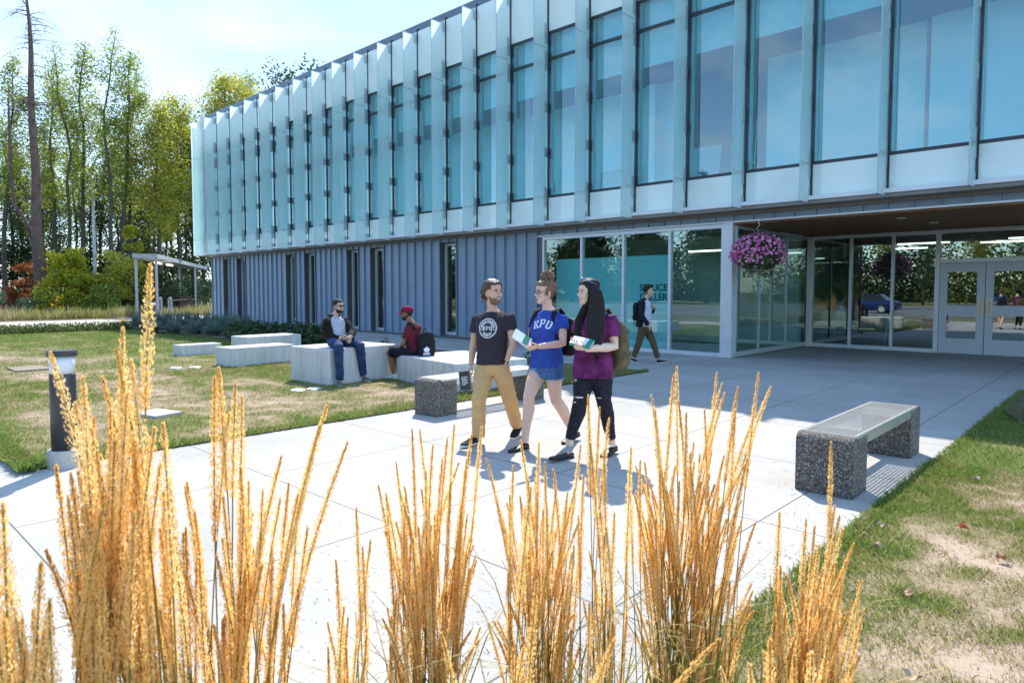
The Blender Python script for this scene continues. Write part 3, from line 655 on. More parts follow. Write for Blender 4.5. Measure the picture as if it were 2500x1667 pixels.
def tree_meshes(name,h,r0,lo,spread,nb,per,leaf,lm,seed,lean=.0,up=.8,top_sparse=1.0,bark='bark',clear=0.0,twig=.32):
    r=np.random.default_rng(seed); tb=MB(); tb.smooth=True
    k=10; pts=[];x=y=0
    for i in range(k+1):
        t=i/k; x+=r.normal()*.012*h+lean*h/k; y+=r.normal()*.012*h
        pts.append(np.array([x*t,y*t,t*h]))
    rad=[max(.015,r0*(1.15-.25*min(1,i*2)) if i==0 else r0*(1-i/k)**.8+.012) for i in range(k+1)]
    tb.tube(pts,rad,7)
    C=[]
    def tp(t):
        f=t*k; i=min(k-1,int(f)); return pts[i]+(pts[i+1]-pts[i])*(f-i)
    for j in range(nb):
        t=lo+(1-lo)*(j+r.random())/nb; t=min(t,.985); p=tp(t); a=r.uniform(0,2*np.pi)
        prof=(math.sin(math.pi*min(1,max(.08,(t-lo)/(1-lo)*.85+.15)))**.7)
        L=spread*prof*r.uniform(.55,1.15); u=up*r.uniform(.5,1.3)
        d=np.array([math.cos(a),math.sin(a),u]); d/=np.linalg.norm(d)
        q=[p]; 
        for s in range(3): q.append(q[-1]+d*L/3); d=d+np.array([r.normal()*.18,r.normal()*.18,.10]); d/=np.linalg.norm(d)
        tb.tube(q,[.012+.02*h/20*(1-t),.012*h/20+.006,.006,.004],4,False)
        m=int(per*prof*r.uniform(.5,1.4))*1
        for _ in range(max(2,m//10)):
            s=r.uniform(.25,1.05); f=min(2.999,s*3); i=int(f); c=q[i]+(q[i+1]-q[i])*(f-i)+r.normal(size=3)*L*.12
            n=10; C.append(c+r.normal(size=(n,3))*np.array([twig,twig,twig*.8]))
    C=np.concatenate(C); V,F=leafquads(C,leaf,r=r)
    return tb.mesh(name+'_trunk',M[bark]),np_mesh(name+'_crown',V,F,M[lm]) 
def plant_tree(name,meshes,x,y,z,s,rz,label,cat='tree',group=None):
    e=empty(name,(x,y,z),rz); e.scale=(s,s,s); tag(e,label,cat,group)
    if meshes[0] is not None: link('trunk',meshes[0],e)
    link('crown',meshes[1],e); return e
kinds={
 'tall':[tree_meshes('alder',21,.20,.40,2.4,60,165,.18,'alder',s,up=1.1) for s in (11,12,13)],
 'thin':[tree_meshes('alder',22,.17,.34,2.1,48,115,.17,'alder',s,up=1.2,twig=.28) for s in (21,22)],
 'full':[tree_meshes('poplar',19,.24,.34,3.1,80,230,.20,'alder_y',s,up=.8,twig=.42) for s in (31,32)],
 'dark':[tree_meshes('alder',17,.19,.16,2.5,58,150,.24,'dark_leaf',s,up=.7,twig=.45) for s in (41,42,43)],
 'conifer':[tree_meshes('spruce',18,.28,.06,3.4,95,190,.34,'conifer',s,up=-.12,twig=.28) for s in (51,52)],
 'round':[tree_meshes('maple_tree',9,.18,.16,3.2,60,260,.36,'dark_leaf',s,up=.5,twig=.5) for s in (61,62)],
}
def at_px(px,D):
    p=P(px,713,D); return p[0],p[1]
# front row beyond the path: trunk position in the picture, distance, kind, label
row=[(12,54,'tall',0,.98,'leafy alder at the left edge of the forest beside the tall bare trunk'),
 (135,56,'tall',1,.97,'slim alder just right of the tall dead trunk, yellow green top'),
 (172,53,'thin',0,.93,'thin alder between the dead trunk and the street lamp'),
 (203,55,'tall',2,1.0,'alder whose two forked tops rise left of the street lamp'),
 (268,53,'thin',1,1.02,'thin sparse alder right behind the street lamp'),
 (300,54,'tall',0,1.0,'tallest airy alder right of the street lamp, pale leaves against the sky'),
 (322,57,'thin',0,.97,'leaning thin alder right of the tallest alder'),
 (392,55,'full',0,.90,'broad yellow green tree left of the building corner'),
 (440,58,'full',1,.96,'dense yellow green tree whose crown ends at the building corner'),
 (476,60,'dark',0,1.02,'dark leaved tree standing right at the white building corner')]
for px,D,kd,i,s,lab in row:
    x,y=at_px(px,D); plant_tree('alder_tree',kinds[kd][i],x,y,0,s,random.uniform(0,6),lab,'tree','alders along the forest edge')
# trees showing over the roof
for px,D,kd,i,s,lab in [(545,66,'full',0,1.17,'yellow green tree with rounded top showing above the far end of the roof'),
 (598,68,'full',1,1.20,'broad tree above the roof, second from the building corner'),
 (648,72,'tall',1,1.17,'feathery dark tree top above the roof, right of the broad crowns'),
 (715,80,'dark',1,1.62,'dark tree top rising over the roof parapet, left of a gap'),
 (785,84,'dark',2,1.75,'rightmost dark tree top peeking over the roof parapet')]:
    x,y=at_px(px,D); plant_tree('alder_tree',kinds[kd][i],x,y,0,s,random.uniform(0,6),lab,'tree','trees beyond the roof')
# shaded second row deeper in the forest
j=0
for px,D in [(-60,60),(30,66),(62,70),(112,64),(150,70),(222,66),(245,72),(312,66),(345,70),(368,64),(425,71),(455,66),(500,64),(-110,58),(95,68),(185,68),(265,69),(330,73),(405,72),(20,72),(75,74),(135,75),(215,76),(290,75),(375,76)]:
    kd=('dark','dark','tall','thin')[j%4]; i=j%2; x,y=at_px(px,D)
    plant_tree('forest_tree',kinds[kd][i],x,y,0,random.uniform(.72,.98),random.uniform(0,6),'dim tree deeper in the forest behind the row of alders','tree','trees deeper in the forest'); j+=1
# the tall dead conifer
def dead_tree():
    r=np.random.default_rng(5); x,y=at_px(99,50); e=empty('dead_conifer',(x,y,0)); tag(e,'tall dead conifer with a bare reddish trunk and drooping leafless branches','tree')
    tb=MB(); tb.smooth=True; h=25.5; lean=-.2
    pts=[np.array([lean*(i/12)*.729+.25*math.sin(i),lean*(i/12)*.6845+.1*math.cos(i*1.3),h*i/12]) for i in range(13)]
    pts=[p+np.array([x,y,0]) for p in pts]; tb.tube(pts,[.52,.40,.37,.34,.31,.28,.25,.22,.19,.16,.12,.08,.03],10); tb.build('trunk',M['bark_dead'],e)
    bb=MB(); bb.smooth=True
    for j in range(95):
        t=r.uniform(.28,.99); f=t*12; i=min(11,int(f)); p=pts[i]+(pts[i+1]-pts[i])*(f-i); a=r.uniform(0,6.28); L=r.uniform(.7,3.0)*(1.15-t*.45)
        d=np.array([math.cos(a),math.sin(a),r.uniform(-.05,.5)]); q=[p]
        for s in range(4): q.append(q[-1]+d*L/4); d=d+np.array([r.normal()*.1,r.normal()*.1,-.24+ .05*s])
        bb.tube(q,[.04,.03,.02,.013,.007],4,False)
        for s in range(5):
            g=r.integers(1,5); q0=q[g]; dd=r.normal(size=3)*.35+d*.3; bb.tube([q0,q0+dd*.5,q0+dd+np.array([0,0,-.15])],[.011,.008,.005],3,False)
    bb.build('branches',M['bark_dead'],e)
    lim=MB(); lim.smooth=True; q=[P(94,713-(4.2-1.6)*1637/50,50),P(62,540,50),P(35,500,50),P(25,420,50),P(22,300,50),P(20,200,50)]
    q[0]=np.array([pts[2][0],pts[2][1],4.3]); lim.tube(q,[.16,.15,.13,.11,.08,.03],7); lim.build('limb',M['bark_dead'],e)
dead_tree()
# ---- understorey bushes
def bush(name,px,D,w,h,n,leaf,lm,label,seed,cat='bush',depth=None,stems=8,group=None):
    r=np.random.default_rng(seed); x,y=at_px(px,D); e=empty(name,(x,y,0)); tag(e,label,cat,group)
    nc=max(8,int(n/90)); cs=[]
    for _ in range(nc):
        a=r.uniform(0,6.28); rr=r.random()**.5; zz=r.uniform(.12,1)
        cs.append([math.cos(a)*rr*w*(1.05-zz*.55),math.sin(a)*rr*w*(1.05-zz*.55),zz*h])
    cs=np.array(cs); C=(cs[r.integers(0,nc,n)]+r.normal(size=(n,3))*np.array([.34,.34,.22])*max(.5,w*.42)); C[:,2]=np.abs(C[:,2])
    V,F=leafquads(C,leaf,r=r); link('foliage',np_mesh(name,V,F,M[lm]),e)
    b=MB()
    for _ in range(stems):
        c=cs[r.integers(0,nc)]; b.tube([(r.normal()*.15,r.normal()*.15,0),(c[0]*.4,c[1]*.4,c[2]*.6),tuple(c)],[.03,.02,.008],4,False)
    o=link('stems',b.mesh('stems',M['bark']),e); return e
bush('maple_bush',165,49,1.9,4.6,3400,.24,'maple','tall yellow green maple bush left of the street lamp',1)
bush('maple_bush',205,48.5,1.6,3.2,2200,.22,'maple','rounded yellow green bush at the foot of the street lamp',2)
bush('maple_bush',295,50,2.3,4.4,3600,.24,'alder_y','bushy green shrub right of the street lamp',3)
bush('maple_bush',322,52,1.0,6.6,1600,.22,'maple','slender yellow leaved sapling above the shrub right of the lamp',4)
bush('maple_bush',262,47.5,1.6,2.2,1600,.2,'alder','low green shrub in front of the street lamp pole',5)
bush('dry_shrub',42,49,1.2,2.5,1600,.2,'rust','rust red dead foliage left of the bare trunk foot',6)
bush('dry_shrub',80,52,1.8,4.2,1200,.22,'rust','thin reddish dead branches behind the bare trunk',7)
bush('forest_bush',8,50,1.6,1.6,1500,.2,'bramble','grey green bramble at the left end of the forest edge',8)
bush('forest_bush',130,48,1.7,1.5,1600,.18,'alder_y','low yellowish weeds at the foot of the maple bush',9)
bush('forest_bush',75,47,1.5,1.0,1100,.16,'bramble','low pale weeds right of the rust red foliage',10)
bush('forest_bush',370,52,2.6,3.0,3200,.22,'dark_leaf','dark green thicket left of the shelter posts',11)
for i,(px,D,w,h,lab) in enumerate([(405,56,2.0,2.4,'bramble mound behind the front shelter post'),(440,60,2.4,2.6,'bramble mound behind the middle of the shelter'),(475,63,2.4,2.8,'bramble mound behind the rear shelter post'),(515,64,2.4,3.0,'bramble mound half hidden by the building corner')]):
    bush('bramble_bush',px,D,w,h,2600,.22,'bramble',lab,20+i,group='brambles behind the shelter')
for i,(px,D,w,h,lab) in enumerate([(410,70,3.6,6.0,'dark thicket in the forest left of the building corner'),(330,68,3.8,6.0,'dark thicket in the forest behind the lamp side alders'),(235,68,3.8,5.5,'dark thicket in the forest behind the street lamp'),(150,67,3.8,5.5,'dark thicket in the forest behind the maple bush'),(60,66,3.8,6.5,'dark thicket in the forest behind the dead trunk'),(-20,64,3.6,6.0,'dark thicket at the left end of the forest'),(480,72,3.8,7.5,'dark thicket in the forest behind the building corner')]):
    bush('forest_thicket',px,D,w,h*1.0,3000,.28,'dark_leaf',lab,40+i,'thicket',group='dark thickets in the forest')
# tall weeds along the far side of the path
r=np.random.default_rng(77); n=9000; Y=r.uniform(-14,24,n); X=-46.6-np.abs(r.normal(size=n))*1.3-np.clip((14-Y),0,8)*0; V,F=[],[]
h=r.uniform(.25,.9,n)*(.5+.9*fbm(X*.6,Y*.35,3)); a=r.uniform(0,6.28,n); w=.035
V=np.stack([np.stack([X-w*np.cos(a),Y-w*np.sin(a),0*X],-1),np.stack([X+w*np.cos(a),Y+w*np.sin(a),0*X],-1),np.stack([X+r.normal(size=n)*.15,Y+r.normal(size=n)*.15,h],-1)],1).reshape(-1,3)
o=link('tall_grass',np_mesh('tall_grass',V,np.arange(3*n).reshape(-1,3),M['blade'],np.repeat(np.clip(.42+.5*(fbm(X,Y,3)-.4),0,1),3))); tag(o,'tall weedy grass along the far side of the path','grass',kind='stuff')
# ---- clipped hedge balls along the path
hp=[(-31.9+(-.045)*i*0-.22*i*.62+.0,3.6+.62*i) for i in range(-1,13)]
def small_shrub(name,x,y,w,h,n,leaf,lm,label,seed,group,cat='shrub',z=.03):
    r=np.random.default_rng(seed); e=empty(name,(x,y,z)); tag(e,label,cat,group)
    u=r.normal(size=(n,3)); u/=np.linalg.norm(u,axis=1)[:,None]; u[:,2]=np.abs(u[:,2]); rad=r.uniform(.55,1.08,n)**.5; C=u*rad[:,None]*np.array([w,w,h])+r.normal(size=(n,3))*.03
    V,F=leafquads(C,leaf,r=r); link('foliage',np_mesh(name,V,F,M[lm]),e)
    b=MB()
    for _ in range(5): c=C[r.integers(0,n)]*.8; b.tube([(0,0,0),tuple(c)],[.02,.008],4,False)
    link('stems',b.mesh('stems',M['bark']),e); return e
nth=['first','second','third','fourth','fifth','sixth','seventh','eighth','ninth','tenth','eleventh','twelfth','thirteenth','fourteenth','fifteenth','sixteenth','seventeenth','eighteenth','nineteenth','twentieth']
hs=[]
for i,(px) in enumerate(np.linspace(-30,318,14)):
    g=G(px,818-(px)*.042); hs.append((g[0],g[1]))
for i,(x,y) in enumerate(hs):
    small_shrub('hedge_shrub',x,y,.42,.34,420,.075,'boxleaf','rounded hedge shrub along the path, %s from the left'%nth[i],100+i,'hedge shrubs along the path')
# ---- dark shrubs in the bed before the cladding
for i,px in enumerate(np.linspace(585,800,13)):
    g=G(px,829+(px-600)*.055+(6 if i%2 else 0)); lab=('dark green shrub in the bed before the metal cladding, %s from the left'%nth[i])
    small_shrub('bed_shrub',g[0],g[1],.50,.55,520,.11,'darkshrub',lab,130+i,'dark shrubs in the bed',z=.05)
# a few seedlings between the blocks and the facade
for i,(px,py,lab) in enumerate([(941,850,'tiny sprig in the bed just right of the seated man in the jacket'),(1015,858,'tiny sprig in the bed behind the backpack of the seated man'),(1225,886,'tiny sprig in the bed behind the walking man in the dark shirt'),(1300,880,'tiny sprig in the bed between the two women')]):
    g=G(px,py); small_shrub('sprig',g[0],g[1],.16,.26,60,.07,'darkshrub',lab,160+i,'sprigs in the bed')
M['straw']=leafmat('straw',(.38,.28,.12),(.55,.43,.22),.35,.6,3)
# ---- blue oat grass: arching tufts
def tuft(name,x,y,rad,h,n,mat,label,seed,group,cat='grass clump',w=.012,z=.05):
    r=np.random.default_rng(seed); a=r.uniform(0,6.28,n); s=r.random(n)**.6; hh=h*r.uniform(.55,1.05,n)*(1-.35*s); L=rad*s
    bx=r.normal(size=n)*.07; by=r.normal(size=n)*.07; ca,sa=np.cos(a),np.sin(a); px_,py_=-sa*w/2,ca*w/2
    rows=[]
    for t,wt in ((0,1),(.4,1),(.75,.75),(1,.12)):
        rx=bx+ca*L*t**1.6; ry=by+sa*L*t**1.6; z_=hh*(t-.28*s*t*t*1.3)*1.1
        rows+= [np.stack([rx-px_*wt,ry-py_*wt,z_],-1),np.stack([rx+px_*wt,ry+py_*wt,z_],-1)]
    V=np.stack(rows,1).reshape(-1,3); o=np.arange(n)[:,None]*8
    F=np.concatenate([np.concatenate([o+2*i,o+2*i+1,o+2*i+3,o+2*i+2],1) for i in range(3)])
    ob=link(name,np_mesh(name,V,F,mat)); ob.location=(x,y,z); tag(ob,label,cat,group); return ob
for i,(px,py) in enumerate([(338,802),(362,800),(388,803),(412,800),(436,804),(460,801),(484,806),(508,803),(530,809),(552,806),(575,813),(600,812),(372,811),(424,813),(476,815),(522,818)]):
    g=G(px,py+4); tuft('blue_grass_clump',g[0],g[1],.55,.85 if i<12 else .6,420,M['fescue'],('blue grey ornamental grass clump before the building corner, %s from the left'%nth[i]) if i<12 else ('low blue grey grass clump at the lawn edge, %s from the left'%nth[i-12]),200+i,'blue grass clumps',w=.03)
g=G(300,802); tuft('straw_grass_clump',g[0],g[1],.5,.6,260,M['straw'] if 'straw' in M else M['fescue'],'straw coloured grass clump left of the blue grass',219,'straw grass')
for i,(x,y,lab) in enumerate([(-.75,10.25,'blue grey grass tuft in the mulch bed at the right picture edge'),(-.2,10.6,'blue grey grass tuft further right in the mulch bed')]):
    tuft('blue_grass_clump',x,y,.5,.55,160,M['fescue'],lab,230+i,'blue grass by the entrance')

def FAR(*a): return plant_tree('far_tree',*a)
# ---- what the windows mirror: trees and a car across the car park, behind the viewer
rr=random.Random(4)
for i,(x,y,kd,s) in enumerate([(-72,-50,'conifer',.85),(-66,-53,'round',1.1),(-60,-50,'conifer',.7),(-54,-54,'round',1.2),(-49,-50,'round',1.0),(-44,-55,'conifer',1.0),(-39,-50,'round',1.15),(-33,-53,'conifer',.75),(-28,-51,'dark',.62),(-24,-55,'full',.6),(-19,-51,'dark',.66),(-14,-54,'full',.55),(-9,-50,'dark',.6),(-4,-54,'dark',.7),(1,-51,'full',.6),(-80,-54,'round',1.2),(-90,-52,'conifer',.8),(-102,-55,'round',1.3),(-115,-52,'dark',.7),(-128,-55,'conifer',.9),(-36,-18,'conifer',.58),(8,-53,'dark',.6),(15,-52,'round',1.0),(-22,-26,'conifer',.66)]):
    FAR(kinds[kd][i%2],x,y,0,s,rr.uniform(0,6),'tree across the car park, only seen mirrored in the glass','tree','trees across the car park')

for i in range(20):
    x=-135+8.2*i; r_=np.random.default_rng(900+i); n=5200; C=np.stack([r_.normal(size=n)*3.4,r_.normal(size=n)*1.2,np.abs(r_.normal(size=n))*2.6+.2],-1)*np.array([1,1,r_.uniform(.9,1.7)])
    V,F=leafquads(C,.46,r=r_); e=empty('far_thicket',(x,-58+r_.normal()*1.5,0)); tag(e,'dark thicket across the car park, only seen mirrored in the glass','thicket','thickets across the car park'); link('foliage',np_mesh('far_thicket',V,F,M['dark_leaf' if i%3 else 'alder']),e)
# ================================================================== STREET FURNITURE
# ---- exposed aggregate benches with perforated steel seats
def bench(x0,y0,label):
    W,Lg,H,T=.44,2.12,.475,.36
    e=empty('bench',(x0+W/2,y0+Lg/2,0)); tag(e,label,'bench','aggregate benches on the plaza')
    for s in (0,1):
        b=MB(); ya=y0 if s==0 else y0+Lg-T; n=6; r=.07; prof=[]
        ys=[]  # outer top edge rounded
        for i in range(n+1):
            a=math.pi/2*i/n; ys.append((r-r*math.sin(a) , H-r+r*math.cos(a)) )
        ys=ys[::-1]
        pr=[(0,0.0)]+[(q[0],q[1]) for q in ys]+[(T,H),(T,0.0)]
        # the far half of the top is lowered to carry the seat
        pr=[(0,0.0)]+[(q[0],q[1]) for q in ys]+[(.09,H),(.0901,H-.02),(T,H-.02),(T,0.0)]
        if s==1: pr=[(T-a,z) for a,z in pr]
        lo=[(x0,ya+a,z) for a,z in pr]; hi=[(x0+W,ya+a,z) for a,z in pr]
        if s==0: b.loft([lo,hi])
        else: b.loft([hi,lo])
        b.build('leg',M['aggregate'],e,bevel=.018,seg=2)
    # perforated plate
    b=MB(); xa,xb=x0+.012,x0+W-.012; ya,yb=y0+.092,y0+Lg-.092; nx,ny=12,56; cx,cy=(xb-xa-.05)/nx,(yb-ya-.05)/ny; z1,z0=H+.002,H-.004; hr=.40
    for zz,flip in ((z1,False),(z0,True)):
        for i in range(nx):
            for j in range(ny):
                X=xa+.025+i*cx; Yq=ya+.025+j*cy; mx,my=X+cx/2,Yq+cy/2; o=[(X,Yq,zz),(X+cx,Yq,zz),(X+cx,Yq+cy,zz),(X,Yq+cy,zz)]
                h=[(mx+hr*cx*math.cos(a),my+hr*cy*math.sin(a),zz) for a in [math.pi/8+math.pi/4*k for k in range(8)]]
                vs=o+h  # corners 0..3, hole 4..11 starting at 22.5 deg counter-clockwise
                fs=[(1,2,4,11),(2,3,6,5),(2,5,4),(3,0,8,7),(3,7,6),(0,1,10,9),(0,9,8),(1,11,10)]
                b.add(vs,[q[::-1] for q in fs] if flip else fs)
    for (p,q,u,v) in ((xa,xb,ya,ya+.025),(xa,xb,yb-.025,yb),(xa,xa+.025,ya+.025,yb-.025),(xb-.025,xb,ya+.025,yb-.025)): b.box(p,q,u,v,z0,z1)
    seat=b.build('seat',M['steel'],e)
    b=MB(); b.box(xa-.006,xa-.001,ya,yb,H-.085,z1-.001); b.box(xb+.001,xb+.006,ya,yb,H-.085,z1-.001); b.build('apron',M['steel'],e)
    for q in (y0+T+.05,y0+Lg-T-.05):
        b=MB(); b.box(xa+.01,xb-.01,q-.02,q+.02,H-.08,H-.0055); b.build('support',M['steel'],e)
bench(-2.01,5.50,'bench with perforated steel seat and pebbled concrete legs on the right beside the lawn')
bench(-6.96,5.53,'bench with steel seat and pebbled concrete legs on the left behind the walking man')
# ---- cast concrete seating blocks on the lawn
def block(N_,ang,w,d,h,label,round_=.02):
    """near corner, direction of the front face"""
    a=R(ang); u=np.array([-math.cos(a),-math.sin(a)]); v=np.array([-math.sin(a),math.cos(a)])
    n=np.array(N_[:2]); c=n+u*w/2+v*d/2; e=MB()
    e.obox((c[0],c[1],h/2-.03),(u[0]*w/2,u[1]*w/2,0),(v[0]*d/2,v[1]*d/2,0),(0,0,h/2+.03))
    o=e.build('concrete_block',M['block'],bevel=round_,seg=2,origin=(c[0],c[1],0)); tag(o,label,'concrete block','concrete seating blocks on the lawn'); return c,u,v
block(G(804,945),4,1.15,1.50,.64,'tallest concrete block, the man in the dark jacket sits on it',.03)
block(G(1112,962),-9.4,1.97,1.45,.475,'long low concrete slab behind the left bench, the man with the cap sits on it')
block(G(567,899),5,.68,1.5,.42,'low concrete block with a long shaded side, front one of the pair')
g=G(603.5,822.9,.52); block((g[0],g[1],0),5,.75,1.5,.52,'concrete block behind the front pair block, partly hidden by it')
block(G(443,872),6,.44,1.05,.29,'smallest and lowest concrete block, farthest left on the lawn')
# ---- flush lights and lids in the lawn
for px,py,lab in [(429,899,'white round ground light in the lawn left of the front block, left one of two'),(476,897,'white round ground light in the lawn left of the front block, right one of two'),(727,953,'white round ground light before the tallest block, left one of two'),(767,950,'white round ground light before the tallest block, right one of two')]:
    g=G(px,py,.03); r=empty('ground_light',(g[0],g[1],-.005)); tag(r,lab,'ground light','round ground lights in the lawn')
    b=MB(); b.lathe([(.115,.0),(.12,.045),(.105,.052)],20,(g[0],g[1],-.005)); b.build('rim',M['alu'],r); b=MB(); b.lathe([(.095,.050),(.09,.056)],20,(g[0],g[1],-.005)); b.build('lens',M['white_paint'],r)
g=G(383,1008,.05); b=MB(); b.box(g[0]-.26,g[0]+.26,g[1]-.19,g[1]+.19,.0,.065); o=b.build('valve_box_lid',M['path'],bevel=.01,origin='base'); o.rotation_euler[2]=.25; tag(o,'grey rectangular concrete lid set flush in the dry lawn','lid')
g=G(70,898,.05); b=MB(); b.box(g[0]-.45,g[0]+.45,g[1]-.3,g[1]+.3,.0,.055); o=b.build('manhole_lid',pbr('rusty_lid',(.22,.18,.13),.8),bevel=.01,origin='base'); tag(o,'brownish metal lid flush in the lawn far left','lid')
# ---- bollard lights
def bollard(x,y,h,rad,label):
    e=empty('bollard_light',(x,y,0)); tag(e,label,'bollard light','bollard lights')
    b=MB(); b.smooth=False; b.lathe([(rad*1.35,0),(rad*1.35,.15),(rad*1.3,.16)],28,(x,y,0)); b.build('footing',M['path'],e)
    b=MB(); b.smooth=True; b.lathe([(rad,.161),(rad,h*.79),(rad*.96,h*.80)],28,(x,y,0)); b.build('post',M['bollard'],e)
    b=MB(); b.smooth=True; b.lathe([(rad*.93,h*.801),(rad*1.02,h*.95)],28,(x,y,0)); b.build('lens',M['lens'],e)
    b=MB(); b.smooth=True; b.lathe([(rad*.75,h*.802),(.01,h*.90)],20,(x,y,0)); b.build('reflector',M['white_paint'],e)
    b=MB(); b.lathe([(rad*1.16,h*.951),(rad*1.18,h*.985),(rad*1.1,h)],28,(x,y,0)); b.build('cap',M['bollard'],e)
M['bollard']=pbr('charcoal_powder_coat',(.045,.043,.05),.45,.1,.06,4)
M['lens']=pbr('bollard_lens',(.66,.68,.68),.2,0,.03)
g=G(160,1137); bollard(g[0],g[1],1.07,.105,'charcoal bollard light on a concrete footing in the near left lawn')
g=G(374,780); bollard(g[0],g[1],1.05,.16,'dark bollard light far off beside the shelter')
# ---- street lamp
M['lamp_pole']=pbr('pale_lamp_pole',(.62,.66,.70),.45,0,.06,4)
def street_lamp():
    x,y=at_px(234,56); e=empty('street_lamp',(x,y,0)); tag(e,'tall grey street lamp with a curved arm before the forest','street lamp'); k=56/1637
    b=MB(); b.smooth=True; rr=cam_r
    pts=[np.array([x,y,0]),np.array([x,y,6]),np.array([x,y,10.4])]
    ax=np.array([x,y,0]); 
    for dx,dz in ((-.12,11.2),(.05,12.0),(.45,12.7),(1.0,13.05)): pts.append(ax+rr*dx+np.array([0,0,dz]))
    b.tube(pts,[.13,.11,.085,.075,.07,.06,.055],10); b.build('pole',M['lamp_pole'],e)
    b=MB(); c=ax+rr*1.25+np.array([0,0,13.08]); b.ell(c,(.42,.17,.11),[rr,np.cross((0,0,1),rr),(0,0,1)],12,8); b.build('lamp_head',M['alu'],e)
street_lamp()
# ---- bicycle shelter beside the building
M['shelter_steel']=pbr('dull_galvanised_steel',(.30,.32,.35),.55,.3,.1,6)
def shelter():
    A=np.array([-45.2,15.5,0]); d=nrm([-.852,.523,0]); p=nrm([-.523,-.852,0]); e=empty('bike_shelter',tuple(A)); tag(e,'open bicycle shelter with a ribbed flat metal roof on slim steel posts','shelter')
    W,Lr,z=1.35,17.5,3.86
    b=MB(); rows=60
    prof=[]
    for i in range(rows+1):
        s=W*i/rows; prof.append((s,.03 if (i//2)%2 else .0))
    v=[];f=[]
    for t in (0-.25,Lr):
        for s,h in prof: v.append(A+d*t+p*(s-.1)+np.array([0,0,z+.05+h-t*.012]))
    n=len(prof); f=[(i,i+1,n+i+1,n+i) for i in range(n-1)]; b.add(v,f)
    v2=[q-np.array([0,0,.07]) for q in v]; b.add(v2,[q[::-1] for q in f]); b.build('roof',M['shelter_steel'],e)
    b=MB()
    for s in (-.1,W-.1): b.bar(A+d*-.25+p*s+np.array([0,0,z-.02]),A+d*Lr+p*s+np.array([0,0,z-.02-.16]),.08,.26)
    b.bar(A+d*-.25+p*-.1+np.array([0,0,z-.02]),A+d*-.25+p*(W-.1)+np.array([0,0,z-.02]),.08,.26)
    for t in (3,6,9,12): b.bar(A+d*t+p*-.08+np.array([0,0,z-.03]),A+d*t+p*(W-.12)+np.array([0,0,z-.03]),.05,.1)
    b.build('roof_frame',M['shelter_steel'],e)
    for t,s in ((0,0),(0,W-.2),(12.6,0),(12.6,W-.2)):
        b=MB(); q=A+d*t+p*s; b.box(q[0]-.065,q[0]+.065,q[1]-.065,q[1]+.065,0,z-.12); b.box(q[0]-.13,q[0]+.13,q[1]-.13,q[1]+.13,0,.03); b.build('post',M['shelter_steel'],e)
    for t in (3.2,6.6):
        b=MB(); q=A+d*t+p*.6+np.array([0,0,z-.32]); b.obox(q,d*.75,p*.07,(0,0,.05)); b.build('tube_light',M['lamp'],e)
    b=MB(); q=A+d*6.4+p*-.14+np.array([0,0,z]); b.obox(q,d*.2,p*.06,(0,0,.12)); b.build('junction_box',M['dark_frame'],e)
    b=MB(); q0=A+d*4+p*-.1; q1=A+d*13+p*-.1
    b.bar(q0+np.array([0,0,1.05]),q1+np.array([0,0,1.05]),.06,.06)
    for t in (4,7,10,13): b.bar(A+d*t+p*-.1,A+d*t+p*-.1+np.array([0,0,1.05]),.06,.06)
    r=b.build('rail',M['dark_frame'],e)
    for i,(px,py) in enumerate([(365,776),(392,777),(416,776)]):
        g=G(px,py); b=MB(); b.smooth=True; hb=1.15; w=.26
        b.tube([g-cam_r*w*.3,g-cam_r*w*.3+np.array([0,0,hb]),g-cam_r*w*.1+np.array([0,0,hb+.1]),g+cam_r*w*.1+np.array([0,0,hb+.1]),g+cam_r*w*.3+np.array([0,0,hb]),g+cam_r*w*.3],.055,8)
        o=b.build('bike_stand',M['shelter_steel'],origin=(g[0],g[1],0)); tag(o,'grey upright steel bicycle stand at the shelter, %s from the left'%nth[i],'bike stand','bicycle stands at the shelter')
    g=A+d*9.5+p*.3; b=MB(); b.box(g[0]-.45,g[0]+.45,g[1]-.45,g[1]+.45,0,1.15); b.box(g[0]-.48,g[0]+.48,g[1]-.48,g[1]+.48,1.15,1.22); o=b.build('litter_bin',pbr('dark_timber',(.06,.035,.03),.8,0,.3,4),bevel=.02,origin='base'); tag(o,'dark brown square litter bin under the shelter','bin')
shelter()
